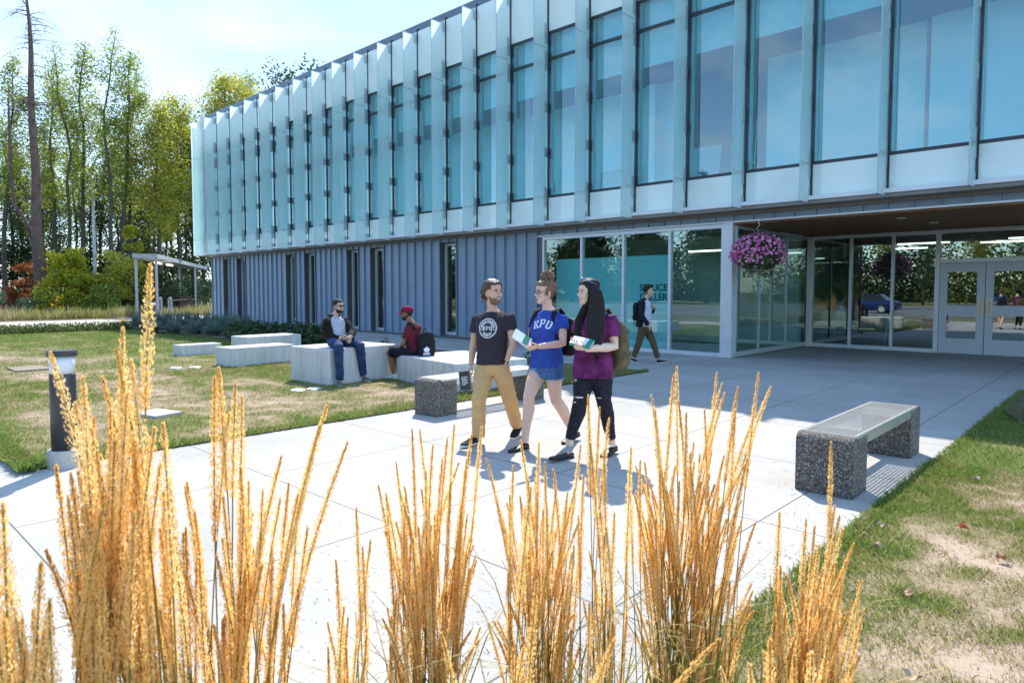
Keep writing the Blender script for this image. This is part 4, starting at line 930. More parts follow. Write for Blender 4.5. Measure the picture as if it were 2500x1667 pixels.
# ---- hanging flower basket
def basket():
    c=np.array([-6.42,15.02,2.50]); e=empty('hanging_flower_basket',tuple(c+np.array([0,0,.64]))); tag(e,'round hanging basket overflowing with pink petunias under the entrance soffit','flower basket')
    r=np.random.default_rng(9); W,Hh=.60,.46
    b=MB(); b.smooth=True; b.lathe([(.02,-.16),(.16,-.12),(.22,.02),(.23,.06)],20,tuple(c+np.array([0,0,.04]))); b.build('basket',M['mulch'],e)
    b=MB(); b.smooth=True; top=c+np.array([0,0,.56])
    b.tube([top+np.array([0,.3,.18]),top+np.array([0,.3,.2]),top+np.array([0,.0,.2]),top+np.array([0,0,.10])],.007,6)
    b.tube([top+np.array([0,0,.12]),top+np.array([.03,0,.09]),top+np.array([.03,0,.05]),top+np.array([-.03,0,.0]),top+np.array([-.03,0,-.05]),top+np.array([0,0,-.07])],.006,6); b.build('hook',M['alu'],e)
    b=MB()
    for a in (0,2.1,4.2): b.tube([top+np.array([0,0,-.06]),c+np.array([.22*math.cos(a),.22*math.sin(a),.1])],.004,5)
    b.build('hanger_wire',M['shelter_steel'],e)
    n=3400; u=r.normal(size=(n,3)); u/=np.linalg.norm(u,axis=1)[:,None]; rad=r.uniform(.35,1,n)**.5
    C=c+u*rad[:,None]*np.array([W*.92,W*.92,Hh*.9])+np.array([0,0,-.04]); k=r.normal(size=(260,3))*np.array([.14,.14,.10])+c+np.array([-.02,0,.40]); C=np.concatenate([C,k])
    tr=r.uniform(0,6.28,200); C=np.concatenate([C,c+np.stack([.30*np.cos(tr),.30*np.sin(tr),-.42-.14*r.random(200)],-1)])
    V,F=leafquads(C,.055,r=r); o=link('foliage',np_mesh('foliage',V-np.array(wloc(e)),F,M['petleaf']),e)
    # five lobed trumpet flowers
    vs=[];fs=[];at=[]
    m=760
    for i in range(m):
        q=r.normal(size=3); q/=np.linalg.norm(q)
        if q[2]<-.55 and r.random()<.75: continue
        if (q[2]<-.15 and abs(q[0]*.729+q[1]*.684-.25)<.38 and r.random()<.75): continue
        p=c+q*np.array([W,W,Hh])*r.uniform(.90,1.06)+np.array([0,0,-.02])
        nrmv=nrm(q+r.normal(size=3)*.35); a=nrm(np.cross(nrmv,r.normal(size=3))); b2=np.cross(nrmv,a); s=r.uniform(.026,.040); o0=len(vs)
        vs.append(p-nrmv*.018); t=r.random()
        for k in range(10):
            w=2*math.pi*k/10; rr=s*(1.0 if k%2==0 else .80); vs.append(p+(a*math.cos(w)+b2*math.sin(w))*rr+nrmv*(.004 if k%2 else -.004))
        for k in range(10): fs.append((o0,o0+1+k,o0+1+(k+1)%10))
        at+= [max(0,t-.5)]+[t]*10
    o=link('flowers',np_mesh('flowers',np.array(vs)-np.array(wloc(e)),np.array(fs),M['petal'],at),e); o['kind']='stuff'
    b=MB()
    for i in range(26):
        p=c+np.array([-.05,0,.40])+r.normal(size=3)*np.array([.16,.12,.08]); b.ell(p,(.016,.016,.02),None,6,4)
    b.build('dark_blooms',pbr('wine_petals',(.16,.012,.05),.6),e)
M['petleaf']=leafmat('petunia_leaves',(.035,.06,.015),(.09,.13,.03),.3,.5,4)
M['petal']=tintmat('petunia_petals',[(0,(.62,.08,.34)),(.3,(.90,.27,.54)),(.7,(.96,.43,.68)),(1,(.98,.62,.80))],.6,.35,0,.3,1.1)
basket()
# ---- fallen leaves on the right lawn
for i,(px,py,c,lab) in enumerate([(2352,1285,(.55,.14,.05),'orange red fallen leaf on the right lawn'),(2157,1280,(.5,.36,.22),'pale tan fallen leaf near the bench end of the lawn'),(2142,1331,(.52,.38,.25),'pale curled fallen leaf left on the right lawn'),(2212,1444,(.5,.30,.17),'large tan fallen leaf in the middle of the right lawn'),(2443,1359,(.34,.15,.08),'brown fallen leaf right of the orange one'),(2228,1650,(.5,.36,.24),'crumpled tan leaf at the bottom of the lawn'),(2384,1168,(.55,.45,.33),'pale fallen leaf in the greener grass at the top')]):
    g=G(px,py,.06); r=np.random.default_rng(300+i); b=MB(); n=9; s=.038; ang=r.uniform(0,6.28); vs=[(0,0,.0)]
    for k in range(n):
        a=2*math.pi*k/n; q=s*(1.0 if k%2 else .62); vs.append((q*math.cos(a+ang),q*math.sin(a+ang)*.75,.018*math.sin(a*2+i)+.01))
    b.add(vs,[(0,1+k,1+(k+1)%n) for k in range(n)]); o=b.build('fallen_leaf',pbr('leaf_%d'%i,c,.7,0,.25,20)); o.location=(g[0],g[1],.055); tag(o,lab,'leaf','fallen leaves')
    sm=o.modifiers.new('solid','SOLIDIFY'); sm.thickness=.0015
# ---- a parked car across the plaza, mirrored in the entrance glass
def car():
    x,y,z=-15.6,-15.5,-.01; e=empty('parked_car',(x,y,z)); tag(e,'dark blue parked saloon, only seen mirrored in the entrance glass','car')
    body=[]; L=4.5; W=.88
    for t,h0,h1,w in [(-2.25,.42,.62,.70),(-2.15,.25,.76,.82),(-1.2,.22,.90,.88),(-.3,.22,.95,.88),(1.2,.22,.97,.88),(2.0,.25,.95,.84),(2.25,.40,.80,.74)]:
        body.append([(x+t,y-w,z+h0),(x+t,y-w*1.0,z+(h0+h1)/2),(x+t,y-w*.93,z+h1),(x+t,y+w*.93,z+h1),(x+t,y+w,z+(h0+h1)/2),(x+t,y+w,z+h0)])
    b=MB(); b.smooth=True; b.loft(body); b.build('body',M['carpaint'],e,bevel=.03)
    b=MB(); b.loft([[(x+t,y-w,z+.93),(x+t,y+w,z+.93),(x+u,y+w*.8,z+1.42),(x+u,y-w*.8,z+1.42)] for t,u,w in ((-1.0,-.35,.80),(1.7,1.1,.80))]); b.build('cabin',M['glassblack'],e,bevel=.05)
    b=MB(); b.box(x-.33,x+1.08,y-.6,y+.6,z+1.422,z+1.46); b.build('roof',M['carpaint'],e,bevel=.015)
    for sx in (-1.4,1.35):
        for sy in (-.80,.80):
            b=MB(); b.smooth=True; b.tube([(x+sx,y+sy-.1,z+.32),(x+sx,y+sy+.1,z+.32)],.32,20); w=b.build('wheel',M['black'],e)
            b=MB(); s=1 if sy>0 else -1; b.tube([(x+sx,y+sy+s*.09,z+.32),(x+sx,y+sy+s*.108,z+.32)],.21,16); b.build('rim',M['alu'],w)
M['carpaint']=pbr('blue_car_paint',(.02,.035,.16),.2,.3,.05); M['glassblack']=pbr('car_glass',(.02,.025,.03),.05)
car()

# ---- straw and bits blown onto the pavement
r=np.random.default_rng(55); n=2600; Y=r.uniform(1.2,6.5,n); X=np.where(r.random(n)<.6,-1.36-np.abs(r.normal(size=n))*.8,r.uniform(-7.1,-1.4,n)); Y=np.where(r.random(n)<.45,1.2+np.abs(r.normal(size=n))*1.3+.5*np.clip(X+3,0,2),Y)
a=r.uniform(0,6.28,n); L_=r.uniform(.006,.045,n)*r.uniform(.4,1,n); w_=r.uniform(.0008,.0022,n); dx,dy=np.cos(a)*L_/2,np.sin(a)*L_/2; ex,ey=-np.sin(a)*w_,np.cos(a)*w_; z0=np.full(n,.0035)
V=np.stack([np.stack([X-dx-ex,Y-dy-ey,z0],-1),np.stack([X+dx-ex,Y+dy-ey,z0+.002],-1),np.stack([X+dx+ex,Y+dy+ey,z0+.003],-1),np.stack([X-dx+ex,Y-dy+ey,z0+.001],-1)],1).reshape(-1,3)
o=link('straw_litter',np_mesh('straw_litter',V,np.arange(4*n).reshape(-1,4),pbr('straw_litter',(.30,.22,.13),.8,0,.5,30))); tag(o,'thin bits of straw scattered on the pale pavement near the grasses','litter',kind='stuff')
# ================================================================== PEOPLE
def skin(name,c): return pbr(name,c,.5,0,.06,30,sss=.12)
def cloth(name,c,var=.12,scale=18,c2=None,rough=.85): return pbr(name,c,rough,0,var,scale,bump=.12,bscale=220,c2=c2,spec=.15)
UP=np.array([0,0,1.])
def lerp(a,b,t): return np.asarray(a)*(1-t)+np.asarray(b)*t
HEADP=[ # z, front, back, half width   (chin at 0, ears at y=0)
 (-.002,.060,.015,.020),(.008,.078,-.004,.034),(.026,.087,-.020,.049),(.045,.088,-.042,.058),(.066,.0865,-.058,.0635),(.090,.084,-.072,.069),
 (.112,.0815,-.085,.0725),(.128,.084,-.093,.0745),(.142,.0885,-.098,.0755),(.160,.0885,-.101,.0765),(.180,.083,-.100,.0755),(.200,.068,-.091,.068),(.217,.042,-.068,.052),(.229,.008,-.030,.024)]
def head_ring(z,fr,bk,w,n=24,g=0.0):
    c=(fr+bk)/2; d=(fr-bk)/2; out=[]
    for k in range(n):
        a=2*math.pi*k/n; ca,sa=math.cos(a),math.sin(a)
        x=math.copysign(abs(ca)**.86,ca)*(w+g); y=c+math.copysign(abs(sa)**.92,sa)*(d+g); out.append((x,y,z))
    return out
class Person:
    def __init__(s,label,base,sc=1.0):
        s.sc=sc; s.label=label; s.base=np.asarray(base,float); s.bm=MB(); s.children=[]
    def head(s,center,phi,tilt=0.0,roll=0.0,female=False,scale=1.0):
        """center: middle of the skull between chin and crown"""
        f=face_dir(phi); f=nrm(f*math.cos(R(tilt))+UP*math.sin(R(tilt))); r=nrm(np.cross(f,UP)); u=np.cross(r,f)
        if roll: r,u=r*math.cos(R(roll))+u*math.sin(R(roll)),u*math.cos(R(roll))-r*math.sin(R(roll))
        s.hf,s.hr,s.hu=f,r,u; s.hs=scale; s.hc=np.asarray(center,float)-f*(-.002)*scale-u*.1135*scale   # origin at chin level on the ear axis
        prof=HEADP if not female else [(z,fr-(.004 if z<.05 else .002),bk,w*.955-(.003 if z<.06 else 0)) for z,fr,bk,w in HEADP]
        s.prof=prof
        s.bm.loft([[s.hp(p) for p in head_ring(*q)] for q in prof])
        # nose, brow, lips, chin, cheeks, ears
        s.bm.tube([s.hp((0,.080,.128)),s.hp((0,.092,.112)),s.hp((0,.103,.094)),s.hp((0,.104,.086)),s.hp((0,.090,.078))],[q*scale for q in (.0075,.0085,.0105,.0115,.008)],8)
        for x in (-1,1):
            s.bm.ell(s.hp((x*.0105,.092,.085)),[q*scale for q in (.0075,.009,.0065)],[r,f,u],8,6)
            s.bm.ell(s.hp((x*.033,.080,.136)),[q*scale for q in (.022,.009,.0065)],[r,f,u],8,6)
            s.bm.ell(s.hp((x*.040,.062,.086)),[q*scale for q in (.024,.020,.02)],[r,f,u],8,6)
            s.bm.ell(s.hp((x*.076,-.012,.103)),[q*scale for q in (.0085,.018,.031)],[r,nrm(f-x*r*-.35),u],10,8)
        s.bm.ell(s.hp((0,.0855,.058)),[q*scale for q in (.023,.007,.0065)],[r,f,u],10,6)
        s.bm.ell(s.hp((0,.0845,.047)),[q*scale for q in (.019,.0072,.0065)],[r,f,u],10,6)
        s.bm.ell(s.hp((0,.080,.018)),[q*scale for q in (.022,.013,.016)],[r,f,u],10,6)
        return s
    def hp(s,p): return s.hc+(s.hr*p[0]+s.hf*p[1]+s.hu*p[2])*s.hs
    def neck(s,base,r=.055):
        s.bm.tube([np.asarray(base)-UP*.05,np.asarray(base),s.hp((0,-.022,.01)),s.hp((0,-.02,.07))],[r*1.25,r*1.03,r*.98,r*.95],14)
    def limb(s,pts,rad,n=12): s.bm.tube(pts,rad,n)
    def hand(s,w,d,pn,th,curl=.35,fan=.10,size=1.0,thumb=.6,splay=1.0):
        """wrist, finger direction, palm normal, thumb side"""
        d=nrm(d); pn=nrm(np.asarray(pn)-d*np.dot(pn,d)); t=nrm(np.cross(pn,d)); t=t if np.dot(t,th)>0 else -t; w=np.asarray(w,float); z=size
        k=w+d*.085*z
        s.bm.tube([w-d*.015*z,w+d*.012*z,w+d*.045*z,k],[.026*z,.031*z,.040*z,.039*z],12,True,.36,pn)
        for i,(o,L) in enumerate(((.030,.070),(.0105,.078),(-.0095,.073),(-.029,.058))):
            a=d*math.cos(curl*.5)+pn*math.sin(curl*.5); a=nrm(a+t*(o*3.0*splay)); b=nrm(d*math.cos(curl*1.6)+pn*math.sin(curl*1.6)+t*o*1.6); c=nrm(d*math.cos(curl*2.6)+pn*math.sin(curl*2.6)+t*o)
            p0=k-d*.012*z+t*o*z*1.05; p1=p0+a*L*.47*z; p2=p1+b*L*.32*z; p3=p2+c*L*.27*z
            s.bm.tube([p0,p1,p2,p3],[.0092*z,.0086*z,.0080*z,.0066*z],8)
        q0=w+d*.022*z+t*.026*z; q1=q0+nrm(d*.75+t*.75+pn*thumb*.4)*.042*z; q2=q1+nrm(d*1.0+t*.25+pn*thumb*.7)*.034*z; q3=q2+nrm(d*1.0-t*.1+pn*thumb*.7)*.022*z
        s.bm.tube([q0-d*.01*z,q1,q2,q3],[.014*z,.0115*z,.0098*z,.0075*z],8)
    def torso(s,P_,Nk,l0,l1,secs,add=0.0,mb=None,ext=None,n=20):
        """P_ pelvis, Nk neck base, l0 hip axis, l1 shoulder axis, secs: (t, half width, half depth, forward shift)"""
        mb=s.bm if mb is None else mb; rings=[]
        for q in secs:
            t,w,dp,sh=q; c=lerp(P_,Nk,t); l=nrm(lerp(l0,l1,min(1,max(0,t)))); f=nrm(np.cross(l,UP))*-1
            f=nrm(np.cross(UP,l))*-1; f=nrm(np.cross(l,UP)); ff=s.front; f=f if np.dot(f,ff)>0 else -f
            c=c+f*sh; w_=w+add; d_=dp+add
            rings.append([c+l*w_*math.copysign(abs(math.cos(a))**.8,math.cos(a))+f*d_*math.copysign(abs(math.sin(a))**.85,math.sin(a)) for a in [2*math.pi*k/n for k in range(n)]])
        mb.loft(rings)
    def finish(s,m,voxel=.0045,beard=None,bd=.0):
        me=remesh(s.bm,voxel,3,.5); me.materials.append(m); V=coords(me).astype(float)
        if beard is not None:
            me.materials.append(beard); q=(V-s.hc)/s.hs; x,y,z=q@s.hr,q@s.hf,q@s.hu
            jit=np.array([noise.noise(Vector(k_*140)) for k_ in q])*.006; z=z+jit; lip=((np.abs(x)<.024)&(z>.041)&(z<.062)&(y>.07))
            mk=(z<.074-.9*np.maximum(0,.03-np.abs(x))*0+.35*np.maximum(0,.03-y)*0)&(z>-.03)&(y>-.004-.15*z)&(z<np.where(y<.035,.10,np.where(np.abs(x)<.030,.074,.058)))&(np.abs(x)<.085)&(y>.0-.0+np.maximum(0,-z)*1.6)&~lip
            setcoords(me,V+normals(me)*(mk*bd)[:,None]); mi=np.array([1 if all(mk[i] for i in p_.vertices) else 0 for p_ in me.polygons],dtype=np.int32); me.polygons.foreach_set('material_index',mi); V=coords(me)
        setcoords(me,V-s.base)
        o=link('person',me); o.location=s.base; s.o=o; tag(o,s.label,'person'); return o
    def part(s,name,me,m,wr=None,parent=None):
        """me: mesh or MB in world coordinates"""
        if isinstance(me,MB): me=me.mesh(name,[])
        if wr: wrinkle(me,*wr)
        for q in (m if isinstance(m,(list,tuple)) else [m]): me.materials.append(q)
        setcoords(me,coords(me)-s.base); o=link(name,me,s.o if parent is None else parent)
        return o
    def face(s,iris=(.05,.03,.02),brow=(.03,.02,.015),lip=(.45,.17,.15),smile=0.0,eyes=True,browm=None,openm=False):
        mw=M['eye_white']; sc=s.hs
        for x in (-1,1):
            if eyes:
                b=MB(); b.smooth=True; b.ell(s.hp((x*.0325,.0775,.1155)),[q*sc for q in (.0145,.0085,.0068)],[s.hr,s.hf,s.hu],12,8); e=s.part('eye',b,mw)
                b=MB(); b.smooth=True; b.ell(s.hp((x*.0325+s.gaze*.004,.0835,.1157)),[q*sc for q in (.0062,.0032,.0062)],[s.hr,s.hf,s.hu],10,6); s.part('iris',b,pbr('iris',iris,.15),parent=e)
                b=MB(); b.smooth=True; b.tube([s.hp((x*.0175,.0815,.1185)),s.hp((x*.028,.0862,.1235)),s.hp((x*.038,.0842,.123)),s.hp((x*.049,.0755,.1175))],[q*sc for q in (.0015,.0026,.0026,.0016)],6); s.part('eyelashes',b,M['lash'],parent=e)
            b=MB(); b.smooth=True; b.tube([s.hp((x*.016,.0895,.136)),s.hp((x*.030,.0905,.1405)),s.hp((x*.045,.0825,.139)),s.hp((x*.054,.073,.133))],[q*sc for q in (.003,.0036,.003,.0015)],6,True,.8,s.hu); s.part('eyebrow',b,browm or M['lash'])
        b=MB(); b.smooth=True; k=smile
        b.tube([s.hp((-.026-k*.004,.0795,.054+k*.008)),s.hp((-.013,.0895,.0555)),s.hp((0,.0925,.0548)),s.hp((.013,.0895,.0555)),s.hp((.026+k*.004,.0795,.054+k*.008))],[q*sc for q in (.0014,.0034,.0038,.0034,.0014)],8,True,.75,s.hu)
        b.tube([s.hp((-.026-k*.004,.0795,.053+k*.008)),s.hp((-.012,.0885,.0470-k*.003)),s.hp((0,.0910,.0458-k*.004)),s.hp((.012,.0885,.0470-k*.003)),s.hp((.026+k*.004,.0795,.053+k*.008))],[q*sc for q in (.0014,.0036,.0042,.0036,.0014)],8,True,.8,s.hu)
        mo=s.part('mouth',b,pbr('lips',lip,.4))
        if openm:
            b=MB(); b.smooth=True; b.tube([s.hp((-.021,.0845,.0535+k*.004)),s.hp((-.010,.0912,.0515)),s.hp((0,.0936,.0508)),s.hp((.010,.0912,.0515)),s.hp((.021,.0845,.0535+k*.004))],[q*sc for q in (.001,.0032,.0036,.0032,.001)],8); s.part('teeth',b,M['eye_white'],parent=mo)
    def hair_shell(s,m,thick,mask,name='hair',g0=.002,top=True):
        """hair cap over the part of the skull where mask(x,y,z) is true"""
        zs=np.linspace(.0,.229,30); n=36; pr=np.array(s.prof); rings=[]
        for z in zs:
            fr,bk,w=[np.interp(z,pr[:,0],pr[:,i]) for i in (1,2,3)]; rings.append(head_ring(z,fr,bk,w,n,g0))
        b=MB(); cell=[]
        for i in range(len(zs)-1):
            for k in range(n):
                q=[rings[i][k],rings[i][(k+1)%n],rings[i+1][(k+1)%n],rings[i+1][k]]; c=np.mean(q,0)
                if mask(*c):
                    cc=np.array([0,-.008,.10]); out=[p+nrm(np.array(p)-cc)*thick*(mask(*p,w=True) if False else 1) for p in q]; ins=[np.array(p)-nrm(np.array(p)-cc)*.006 for p in q]
                    b.add([s.hp(p) for p in ins+out],[(0,3,2,1),(4,5,6,7),(0,1,5,4),(1,2,6,5),(2,3,7,6),(3,0,4,7)])
        if top: b.ell(s.hp((0,-.012,.214)),[q*s.hs for q in (.045,.055,.018+thick)],[s.hr,s.hf,s.hu],14,8)
        s.hairmb=b; return b
    def add_hair(s,b,m,voxel=.0055,amp=.004,sx=70,sz=25,name='hair',it=2):
        me=remesh(b,voxel,it,.5); return s.part(name,me,m,(amp,sx,sz,3.3))
M['eye_white']=pbr('eye_white',(.75,.74,.72),.25,0,.02); M['lash']=pbr('dark_brow',(.025,.018,.014),.7)
def shoe(p,ankle,heel,toe,mu,ms,w=.048,h=.075,low=False,name='shoe',lift=0.0,top=.0):
    """heel and toe: points on the sole"""
    heel=np.asarray(heel,float); toe=np.asarray(toe,float); d=nrm(toe-heel); side=nrm(np.cross(d,UP)); u=np.cross(side,d); L=np.linalg.norm(toe-heel)
    def ring(t,w_,z0,z1): 
        c=heel+d*L*t; return [c+side*w_*math.copysign(abs(math.cos(a))**.7,math.cos(a))+u*((z0+z1)/2+(z1-z0)/2*math.copysign(abs(math.sin(a))**.7,math.sin(a))) for a in [2*math.pi*k/14 for k in range(14)]]
    sh=[(0.0,.55,.6),(.03,.72,.9),(.15,.82,1.0),(.32,.80,.92),(.5,.92,.72),(.7,1.0,.55),(.86,.90,.45),(.96,.62,.36),(1.0,.3,.25)]
    b=MB(); b.smooth=True; b.loft([ring(t,w*a,.008,max(.03,h*c)) for t,a,c in sh]); 
    o=p.part(name,b,mu)
    b=MB(); b.smooth=False; b.loft([ring(-.01+1.02*t,(w+.004)*a,-.002,.022 if not low else .011) for t,a,c in sh]); p.part('sole',b,ms,parent=o)
    return o
def project_decal(me_target_obj, V, o, r_, u_, n_, off=.0035):
    """lay flat lettering V (x,y in metres) on a garment: cast along -n from in front of the point o"""
    me=me_target_obj.data; base=np.array(wloc(me_target_obj)); T=coords(me)+base
    tree=BVHTree.FromPolygons([Vector(q) for q in T],[tuple(p.vertices) for p in me.polygons])
    out=[]
    for v in V:
        p=o+r_*v[0]+u_*v[1]+n_*.35; hit=tree.ray_cast(Vector(p),Vector(-n_),1.0)
        out.append(np.array(hit[0])+n_*off if hit[0] is not None else o+r_*v[0]+u_*v[1]+n_*.02)
    return out
def letters(s,size,bold=.004,space=1.0):
    V,F=text_mb(s,size,0,bold); V=V.copy(); w=V[:,0].max()+V[:,0].min(); V[:,0]-=w/2; return V,F
def decal_part(p,garment,name,items,m,o,r_,u_,n_,off=.0035):
    b=MB()
    for V,F in items:
        b.add(project_decal(garment,V,o,r_,u_,n_,off),F)
    return p.part(name,b,m,parent=garment)
def ring_shape(r0,r1,n=64):
    V=np.array([(r*math.cos(2*math.pi*k/n),r*math.sin(2*math.pi*k/n),0) for k in range(n) for r in (r0,r1)]); F=[(2*k,2*k+1,(2*k+3)%(2*n),(2*k+2)%(2*n)) for k in range(n)]; return V,F
def arc_text(s,rad,size,a0,a1,up=True):
    out=[]; n=len(s)
    for i,ch in enumerate(s):
        if ch==' ': continue
        a=R(a0+(a1-a0)*(i+.5)/n); V,F=letters(ch,size,.002); V=V.copy(); V[:,1]-=size*.35
        rot=a-math.pi/2 if up else a+math.pi/2; c,s_=math.cos(rot),math.sin(rot); X=V[:,0]*c-V[:,1]*s_; Y=V[:,0]*s_+V[:,1]*c
        out.append((np.stack([X+rad*math.cos(a),Y+rad*math.sin(a),0*X],-1),F))
    return out
def slab_letter(ch,size):
    """varsity style slab capitals built from strokes: K, P, U"""
    k=size; t=.20*k; b=[]
    def rect(x0,y0,x1,y1): b.append(([(x0,y0,0),(x1,y0,0),(x1,y1,0),(x0,y1,0)],[(0,1,2,3)]))
    def quad(*p): b.append(([(x,y,0) for x,y in p],[(0,1,2,3)]))
    W=.74*k
    if ch=='K':
        rect(.06*k,0,.06*k+t,k); rect(0,0,.34*k,.12*k); rect(0,.88*k,.34*k,k); quad((.26*k,.40*k),(.42*k,.40*k),(.72*k,.9*k),(.52*k,.9*k)); quad((.30*k,.55*k),(.44*k,.62*k),(.76*k,.08*k),(.54*k,.08*k)); rect(.46*k,0,.80*k,.12*k); rect(.46*k,.88*k,.78*k,k)
    if ch=='P':
        rect(.06*k,0,.06*k+t,k); rect(0,0,.36*k,.12*k); rect(0,.86*k,.58*k,k); rect(.26*k,.38*k,.58*k,.52*k); quad((.50*k,.52*k),(.58*k,.38*k),(.74*k,.52*k),(.56*k,.58*k)); rect(.56*k,.52*k,.74*k,.86*k); quad((.58*k,.86*k),(.74*k,.86*k),(.66*k,k),(.58*k,k))
    if ch=='U':
        rect(.06*k,.16*k,.06*k+t,k); rect(.54*k,.16*k,.54*k+t,k); rect(0,.88*k,.34*k,k); rect(.46*k,.88*k,.80*k,k); rect(.14*k,0,.66*k,.16*k)
    V=[];F=[]
    for vs,fs in b:
        o=len(V); 
        # subdivide each stroke so that it follows the cloth
        p=np.array(vs); n=4
        for i in range(n+1):
            for j in range(n+1):
                u,v=i/n,j/n; V.append((1-u)*(1-v)*p[0]+u*(1-v)*p[1]+u*v*p[2]+(1-u)*v*p[3])
        for i in range(n):
            for j in range(n): F.append((o+i*(n+1)+j,o+(i+1)*(n+1)+j,o+(i+1)*(n+1)+j+1,o+i*(n+1)+j+1))
    return np.array(V),F
def kpu(size,gap,arc=0.0):
    out=[]; x=-(2.32*size+2*gap)/2
    for i,ch in enumerate('KPU'):
        V,F=slab_letter(ch,size); V=V.copy(); V[:,0]+=x; V[:,1]-=size/2; V[:,1]-=arc*abs(i-1); 
        if arc:
            a=-.22*(i-1); cx=V[:,0].mean(); X=V[:,0]-cx; Y=V[:,1]; V[:,0]=cx+X*math.cos(a)-Y*math.sin(a); V[:,1]=X*math.sin(a)+Y*math.cos(a)
        x+=.78*size+gap; out.append((V,F))
    return out
def backpack(c,out,rt_,w,h,d,m,m2,label,straps,pocket=True,mstrap=None):
    """rests on a back: c centre on the back side, out pointing away from the wearer"""
    out=nrm(out); rt_=nrm(rt_); u=np.cross(rt_,out); u=u if u[2]>0 else -u
    b=MB(); rings=[]
    for t,ww,dd in ((-.5,.72,.60),(-.47,.9,.85),(-.3,1,1),(.0,1,1),(.25,.95,.88),(.42,.78,.62),(.5,.5,.35)):
        rings.append([c+u*h*t+rt_*w/2*ww*math.copysign(abs(math.cos(a))**.55,math.cos(a))+out*(d/2+d/2*dd*math.copysign(abs(math.sin(a))**.6,math.sin(a))) for a in [2*math.pi*k/18 for k in range(18)]])
    b.loft(rings); me=remesh(b,.012,3,.5); base=np.array([c[0],c[1],c[2]-h/2]); wrinkle(me,.012,9,9,2.0); V=coords(me); setcoords(me,V-base); me.materials.append(m)
    o=link('backpack',me); o.location=base; tag(o,label,'backpack')
    def sub(name,b,mm,vox=None):
        me=remesh(b,vox,2,.5) if vox else b.mesh(name,[]); setcoords(me,coords(me)-base); me.materials.append(mm); return link(name,me,o)
    if pocket:
        b=MB(); rings=[]
        for t,ww,dd in ((-.44,.72,.5),(-.40,.8,.9),(-.2,.82,1),(-.04,.76,.9),(0,.66,.4)):
            rings.append([c+u*h*t+rt_*w/2*ww*math.copysign(abs(math.cos(a))**.5,math.cos(a))+out*(d*.90+d*.16*dd*math.copysign(abs(math.sin(a))**.6,math.sin(a))) for a in [2*math.pi*k/16 for k in range(16)]])
        b.loft(rings); sub('front_pocket',b,m,.010)
        b=MB(); b.bar(c+u*h*-.02-rt_*w*.33+out*d*1.03,c+u*h*-.02+rt_*w*.33+out*d*1.03,.012,.012,tuple(out)); b.bar(c+u*h*.30-rt_*w*.36+out*d*.93,c+u*h*.30+rt_*w*.36+out*d*.93,.012,.012,tuple(out)); sub('zip',b,m2)
    b=MB(); b.smooth=True; b.tube([c+u*h*.47-rt_*.04+out*.03,c+u*(h*.47+.06)-rt_*.02+out*.02,c+u*(h*.47+.06)+rt_*.02+out*.02,c+u*h*.47+rt_*.04+out*.03],.009,6); sub('carry_loop',b,m2)
    for st in straps:
        b=MB(); b.smooth=True; pts,ns,wd=st
        V=[];F=[]
        for i,(p,nn) in enumerate(zip(pts,ns)):
            p=np.asarray(p,float); nn=nrm(nn); tg=nrm(np.asarray(pts[min(i+1,len(pts)-1)],float)-np.asarray(pts[max(0,i-1)],float)); sdv=nrm(np.cross(tg,nn))
            V+= [p-sdv*wd-nn*.004,p+sdv*wd-nn*.004,p+sdv*wd+nn*.009,p-sdv*wd+nn*.009]
        n=len(pts); F=[(4*i+k,4*i+(k+1)%4,4*i+4+(k+1)%4,4*i+4+k) for i in range(n-1) for k in range(4)]+[(3,2,1,0),(4*n-4,4*n-3,4*n-2,4*n-1)]
        b.add(V,F); sub('strap',b,mstrap or m2)
    return o
def book(c,ax,ay,az,size,mc,label,name='book',marks=None):
    """size: width along ax, length along ay, thickness along az"""
    ax,ay,az=nrm(ax),nrm(ay),nrm(az); c=np.asarray(c,float); w,l,t=size; b=MB()
    b.obox(c+az*(t/2-.0015),ax*w/2,ay*l/2,az*.0018); b.obox(c-az*(t/2-.0015),ax*w/2,ay*l/2,az*.0018); b.obox(c-ax*(w/2-.0015),ax*.0018,ay*l/2,az*(t/2-.0035))
    me=b.mesh(name,mc,c); o=link(name,me); o.location=c; tag(o,label,'book')
    b=MB(); b.obox(c+ax*.002,ax*(w/2-.005),ay*(l/2-.004),az*(t/2-.0036)); me=b.mesh('pages',M['paper'],c); link('pages',me,o)
    if marks:
        b=MB()
        for x0,x1,y0,y1 in marks[0]: b.obox(c+az*(t/2+.0012)+ax*(x0+x1)/2*w+ay*(y0+y1)/2*l,ax*(x1-x0)/2*w,ay*(y1-y0)/2*l,az*.0006)
        link('cover_print',b.mesh('cover_print',marks[1],c),o)
    return o
M['paper']=pbr('paper',(.78,.77,.74),.8,0,.03,40)
M['skin_tan']=skin('tan_skin',(.62,.37,.245)); M['skin_fair']=skin('fair_skin',(.74,.47,.355)); M['skin_light']=skin('light_skin',(.76,.52,.40)); M['skin_brown']=skin('brown_skin',(.26,.13,.075)); M['skin_olive']=skin('olive_skin',(.58,.37,.27))
M['hair_black']=pbr('black_hair',(.017,.011,.009),.6,0,.3,60,spec=.25); M['hair_dark']=pbr('dark_brown_hair',(.035,.02,.014),.45,0,.4,70,c2=(.10,.055,.03)); M['hair_brown']=pbr('curly_brown_hair',(.10,.05,.025),.5,0,.4,70,c2=(.26,.14,.07)); M['stubble']=pbr('beard_stubble',(.022,.015,.012),.85,0,.3,80)
M['print_white']=pbr('white_print',(.75,.76,.80),.8,0,.05,40)
M['black_cloth']=cloth('black_nylon',(.018,.018,.024)); M['white_rubber']=pbr('white_rubber',(.72,.72,.70),.6,0,.05,20)
